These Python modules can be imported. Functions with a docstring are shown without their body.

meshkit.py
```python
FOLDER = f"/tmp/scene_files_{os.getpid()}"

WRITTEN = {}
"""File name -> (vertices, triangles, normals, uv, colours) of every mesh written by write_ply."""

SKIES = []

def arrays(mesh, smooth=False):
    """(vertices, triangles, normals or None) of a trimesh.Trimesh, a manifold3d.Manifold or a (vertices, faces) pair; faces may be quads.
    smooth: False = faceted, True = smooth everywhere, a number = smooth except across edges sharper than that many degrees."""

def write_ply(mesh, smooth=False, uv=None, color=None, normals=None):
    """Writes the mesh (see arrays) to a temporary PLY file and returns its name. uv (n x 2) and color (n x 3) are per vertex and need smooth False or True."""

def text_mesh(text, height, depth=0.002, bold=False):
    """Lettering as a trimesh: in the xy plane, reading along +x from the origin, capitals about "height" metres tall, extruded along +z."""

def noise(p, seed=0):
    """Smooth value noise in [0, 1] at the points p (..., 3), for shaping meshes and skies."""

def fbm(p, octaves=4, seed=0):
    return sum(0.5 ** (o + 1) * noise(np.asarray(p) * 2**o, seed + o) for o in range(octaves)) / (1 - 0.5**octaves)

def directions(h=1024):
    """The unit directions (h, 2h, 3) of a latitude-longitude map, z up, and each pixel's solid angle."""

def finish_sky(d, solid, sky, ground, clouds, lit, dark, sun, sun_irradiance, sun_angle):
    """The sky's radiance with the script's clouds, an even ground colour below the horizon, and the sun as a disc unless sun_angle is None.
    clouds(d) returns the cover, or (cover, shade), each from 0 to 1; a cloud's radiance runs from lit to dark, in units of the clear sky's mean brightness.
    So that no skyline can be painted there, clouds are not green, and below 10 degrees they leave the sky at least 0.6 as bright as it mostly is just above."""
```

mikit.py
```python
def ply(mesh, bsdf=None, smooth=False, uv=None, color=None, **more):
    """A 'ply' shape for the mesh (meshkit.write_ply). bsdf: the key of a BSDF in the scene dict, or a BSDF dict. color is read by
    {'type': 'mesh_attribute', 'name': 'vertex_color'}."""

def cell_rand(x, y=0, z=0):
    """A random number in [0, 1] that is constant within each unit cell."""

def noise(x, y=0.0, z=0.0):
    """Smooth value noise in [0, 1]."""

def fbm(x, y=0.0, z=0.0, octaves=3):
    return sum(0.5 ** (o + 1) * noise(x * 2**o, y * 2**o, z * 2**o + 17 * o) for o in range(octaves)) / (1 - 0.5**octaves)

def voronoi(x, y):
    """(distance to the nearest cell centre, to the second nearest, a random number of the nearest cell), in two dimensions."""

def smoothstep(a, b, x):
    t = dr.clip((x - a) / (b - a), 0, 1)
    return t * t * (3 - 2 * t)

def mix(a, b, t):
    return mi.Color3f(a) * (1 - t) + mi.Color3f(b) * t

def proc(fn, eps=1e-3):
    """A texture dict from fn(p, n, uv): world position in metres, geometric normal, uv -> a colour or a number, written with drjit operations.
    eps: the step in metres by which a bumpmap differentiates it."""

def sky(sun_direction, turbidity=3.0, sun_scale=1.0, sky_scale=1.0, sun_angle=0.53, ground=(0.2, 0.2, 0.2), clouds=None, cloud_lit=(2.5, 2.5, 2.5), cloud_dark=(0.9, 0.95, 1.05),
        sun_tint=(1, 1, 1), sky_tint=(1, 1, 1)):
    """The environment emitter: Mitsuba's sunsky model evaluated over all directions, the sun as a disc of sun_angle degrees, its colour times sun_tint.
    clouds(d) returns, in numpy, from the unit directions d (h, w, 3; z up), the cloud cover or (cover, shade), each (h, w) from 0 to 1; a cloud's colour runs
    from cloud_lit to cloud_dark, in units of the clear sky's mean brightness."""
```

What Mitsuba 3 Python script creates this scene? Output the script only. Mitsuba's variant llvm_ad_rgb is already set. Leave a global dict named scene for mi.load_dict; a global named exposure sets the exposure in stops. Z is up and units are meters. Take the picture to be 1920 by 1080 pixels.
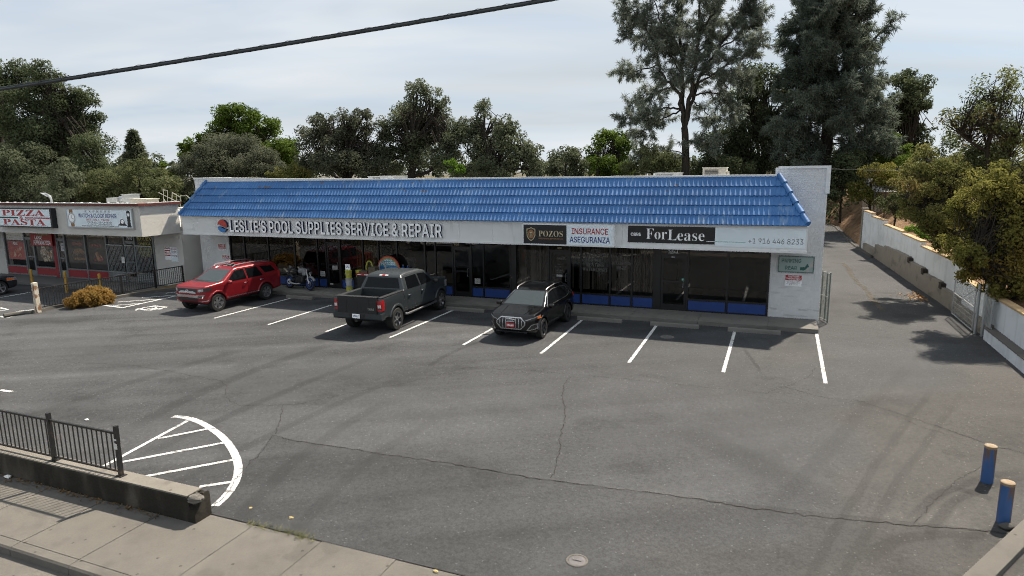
import math, random, json
import numpy as np, trimesh, drjit as dr, mitsuba as mi
import manifold3d as m3
from shapely.geometry import Polygon, LineString, box as sbox, Point
from shapely.ops import unary_union
from shapely import affinity
import mikit, meshkit
from mikit import proc, noise, fbm, voronoi, cell_rand, smoothstep, mix

T = mi.ScalarTransform4f
scene, labels = {}, {}

# ---------------------------------------------------------------- camera
F, YAW, PITCH, ROLL, CAMH = 1219.63, *np.radians([22.343, 10.193, -0.833]), 5.3
_fwd = np.array([-math.sin(YAW) * math.cos(PITCH), math.cos(YAW) * math.cos(PITCH), -math.sin(PITCH)])
_r0 = np.array([math.cos(YAW), math.sin(YAW), 0.0])
_u0 = np.cross(_r0, _fwd)
_r = _r0 * math.cos(ROLL) + _u0 * math.sin(ROLL)
_u = -_r0 * math.sin(ROLL) + _u0 * math.cos(ROLL)
EYE = np.array([0, 0, CAMH])
scene['camera'] = {'type': 'perspective', 'fov': math.degrees(2 * math.atan(960 / F)), 'fov_axis': 'x', 'near_clip': 0.1, 'far_clip': 3000.0,
                   'to_world': T().look_at(origin=EYE.tolist(), target=(EYE + _fwd).tolist(), up=_u.tolist())}

# ---------------------------------------------------------------- daylight: sun behind the shops through thin high cloud
SUN = np.array([0.27, 0.66, 1.0])


def clouds(d):
    z = np.maximum(d[..., 2], 0.02)
    ca, sa = math.cos(0.35), math.sin(0.35)
    x, y = d[..., 0] / (z + 0.12), d[..., 1] / (z + 0.12)
    u, v = x * ca + y * sa, -x * sa + y * ca
    p = np.stack([u * 0.55, v * 1.5, z * 0], -1)
    warp = meshkit.fbm(p * 0.7 + 3.1, 3, 5)
    a = meshkit.fbm(p + warp[..., None] * 1.2, 5, 1)
    b = meshkit.fbm(np.stack([u * 1.6, v * 7.0 + warp * 3, z * 0], -1), 4, 9)
    cover = np.clip(0.86 + 1.0 * (a - 0.5) + 0.35 * (b - 0.5), 0.55, 1)
    shade = np.clip(0.38 + 1.9 * (meshkit.fbm(p * 0.6 + 11 + warp[..., None], 4, 3) - 0.5) + 0.3 * (b - 0.5), 0, 1)
    return cover, shade


scene['sky'] = mikit.sky(SUN, turbidity=4.0, sun_scale=2.15, sky_scale=1.0, sun_angle=1.2, ground=(0.13, 0.13, 0.12), clouds=clouds,
                         cloud_lit=(2.5, 2.63, 2.74), cloud_dark=(1.80, 1.99, 2.14), sun_tint=(0.89, 0.95, 1.03), sky_tint=(0.9, 1.0, 1.0))
exposure = 1.7


# ---------------------------------------------------------------- helpers
def ray(x, y):
    return _r * (x - 960) / F - _u * (y - 540) / F + _fwd


def gz(x, y, z=0.0):
    d = ray(x, y)
    return EYE + d * (z - CAMH) / d[2]


def atY(x, y, Y):
    d = ray(x, y)
    return EYE + d * Y / d[1]


def atX(x, y, X):
    d = ray(x, y)
    return EYE + d * X / d[0]


def numbered(key):
    if key not in _used:
        _used.add(key)
        return key
    k = 1
    while f'{key}_{k:03d}' in _used:
        k += 1
    _used.add(f'{key}_{k:03d}')
    return f'{key}_{k:03d}'


_used = set()


def thing(name, label, cat, group=None):
    key = numbered(name)
    labels[key] = {'label': label, 'category': cat}
    if group:
        labels[key]['group'] = group
    return key


def obj(name, mesh, m, parent=None, smooth=False, M=None, kind=None, label=None):
    key = numbered(f'{parent}__{name}' if parent else name)
    if isinstance(mesh, MB):
        mesh = mesh.mesh()
    d = mesh if isinstance(mesh, dict) else mikit.ply(mesh, m, smooth=smooth)
    if M is not None:
        d = {**d, 'to_world': M}
    scene[key] = d
    if kind:
        labels.setdefault(key, {})['kind'] = kind
    if label:
        labels.setdefault(key, {})['label'] = label
    return key


def tag(key, label, cat, group=None):
    labels.setdefault(key, {}).update({'label': label, 'category': cat})
    if group:
        labels[key]['group'] = group
    return key


def struct(name, mesh, m, smooth=False, kind='structure'):
    return obj(name, mesh, m, None, smooth, kind=kind)


class MB:
    """collects vertices and triangles"""
    def __init__(self):
        self.v, self.f, self.n = [], [], 0

    def add(self, v, f):
        v, f = np.asarray(v, float), np.asarray(f, int)
        if f.shape[1] == 4:
            f = np.vstack([f[:, [0, 1, 2]], f[:, [0, 2, 3]]])
        self.v.append(v)
        self.f.append(f + self.n)
        self.n += len(v)
        return self

    def m(self, mesh):
        if hasattr(mesh, 'to_mesh'):
            q = mesh.to_mesh()
            return self.add(np.array(q.vert_properties)[:, :3], np.array(q.tri_verts))
        if isinstance(mesh, MB):
            mesh = mesh.mesh()
        if isinstance(mesh, tuple):
            return self.add(*mesh)
        return self.add(mesh.vertices, mesh.faces)

    def box(self, x0, x1, y0, y1, z0, z1):
        v = [(x, y, z) for x in (x0, x1) for y in (y0, y1) for z in (z0, z1)]
        return self.add(v, [[0, 1, 3, 2], [4, 6, 7, 5], [0, 4, 5, 1], [2, 3, 7, 6], [0, 2, 6, 4], [1, 5, 7, 3]])

    def beam(self, a, b, w, h, up=(0, 0, 1)):
        """box of section w x h along the segment a-b"""
        a, b = np.asarray(a, float), np.asarray(b, float)
        t = (b - a) / np.linalg.norm(b - a)
        s = np.cross(t, up)
        if np.linalg.norm(s) < 1e-6:
            s = np.cross(t, (1, 0, 0))
        s /= np.linalg.norm(s)
        q = np.cross(s, t)
        v = [p + s * i * w / 2 + q * j * h / 2 for p in (a, b) for i, j in ((-1, -1), (1, -1), (1, 1), (-1, 1))]
        return self.add(v, [[0, 3, 2, 1], [4, 5, 6, 7], [0, 1, 5, 4], [1, 2, 6, 5], [2, 3, 7, 6], [3, 0, 4, 7]])

    def tube(self, pts, rad, sides=8, cap=True):
        p = np.asarray(pts, float)
        rad = np.broadcast_to(np.asarray(rad, float), (len(p),))
        t = np.gradient(p, axis=0)
        t /= np.linalg.norm(t, axis=1, keepdims=True) + 1e-12
        ref = np.array([0, 0, 1.0]) if np.abs(t[:, 2]).mean() < 0.8 else np.array([1.0, 0.13, 0])
        a = np.cross(t, ref)
        a /= np.linalg.norm(a, axis=1, keepdims=True) + 1e-12
        b = np.cross(t, a)
        ang = np.arange(sides) * 2 * math.pi / sides
        v = p[:, None] + rad[:, None, None] * (np.cos(ang)[None, :, None] * a[:, None] + np.sin(ang)[None, :, None] * b[:, None])
        i, j = np.meshgrid(np.arange(len(p) - 1), np.arange(sides), indexing='ij')
        f = np.stack([i * sides + j, i * sides + (j + 1) % sides, (i + 1) * sides + (j + 1) % sides, (i + 1) * sides + j], -1).reshape(-1, 4)
        self.add(v.reshape(-1, 3), f)
        if cap:
            for k, e in ((0, p[0]), (len(p) - 1, p[-1])):
                ring = v[k]
                fs = [[sides, (q + 1) % sides, q] if k else [sides, q, (q + 1) % sides] for q in range(sides)]
                self.add(np.vstack([ring, e]), fs)
        return self

    def lathe(self, prof, c=(0, 0, 0), sides=16, axis='z'):
        """prof: [(r, h)...] turned about an axis through c"""
        pr = np.array(prof, float)
        ang = np.arange(sides) * 2 * math.pi / sides
        x, y, z = np.outer(pr[:, 0], np.cos(ang)), np.outer(pr[:, 0], np.sin(ang)), np.repeat(pr[:, 1:2], sides, 1)
        v = np.stack({'z': [x, y, z], 'y': [x, z, y], 'x': [z, x, y]}[axis], -1).reshape(-1, 3) + np.asarray(c, float)
        i, j = np.meshgrid(np.arange(len(pr) - 1), np.arange(sides), indexing='ij')
        f = np.stack([i * sides + j, i * sides + (j + 1) % sides, (i + 1) * sides + (j + 1) % sides, (i + 1) * sides + j], -1).reshape(-1, 4)
        if axis == 'y':
            f = f[:, ::-1]
        return self.add(v, f)

    def poly(self, shape, h0, h1, A=None):
        """extruded shapely polygon(s) between heights h0 and h1; A maps (x, y, z) -> world, 4x4"""
        for g in getattr(shape, 'geoms', [shape]):
            if g.geom_type != 'Polygon' or g.is_empty:
                continue
            e = trimesh.creation.extrude_polygon(g, h1 - h0, engine='earcut')
            v = np.array(e.vertices) + [0, 0, h0]
            if A is not None:
                v = v @ A[:3, :3].T + A[:3, 3]
            self.add(v, e.faces)
        return self

    def mesh(self):
        return np.vstack(self.v), np.vstack(self.f)


def moved(mesh, A):
    v, f = mesh.mesh() if isinstance(mesh, MB) else mesh
    return np.asarray(v) @ A[:3, :3].T + A[:3, 3], f


def frame(o, ex, ey):
    """4x4 with the origin o and axes ex, ey, ex x ey"""
    A = np.eye(4)
    A[:3, 0], A[:3, 1], A[:3, 2], A[:3, 3] = ex, ey, np.cross(ex, ey), o
    return A


def front(x, y, z):
    """a sheet that faces -y (towards the street): sheet x -> world x, sheet y -> world z, sheet normal -> -y"""
    return frame((x, y, z), (1, 0, 0), (0, 0, 1))


def pquad(a, b, c, d):
    return np.array([a, b, c, d], float), np.array([[0, 1, 2, 3]])


def flat_poly(pts, z):
    """horizontal sheet, facing up, from a shapely polygon or a list of points"""
    g = pts if hasattr(pts, 'geom_type') else Polygon(pts)
    mb = MB()
    for q in getattr(g, 'geoms', [g]):
        v, f = trimesh.creation.triangulate_polygon(q, engine='earcut')
        v3 = np.column_stack([v, np.full(len(v), z)])
        nn = np.cross(v3[f[:, 1]] - v3[f[:, 0]], v3[f[:, 2]] - v3[f[:, 0]])[:, 2]
        f = np.where(nn[:, None] < 0, f[:, ::-1], f)
        mb.add(v3, f)
    return mb


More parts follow.
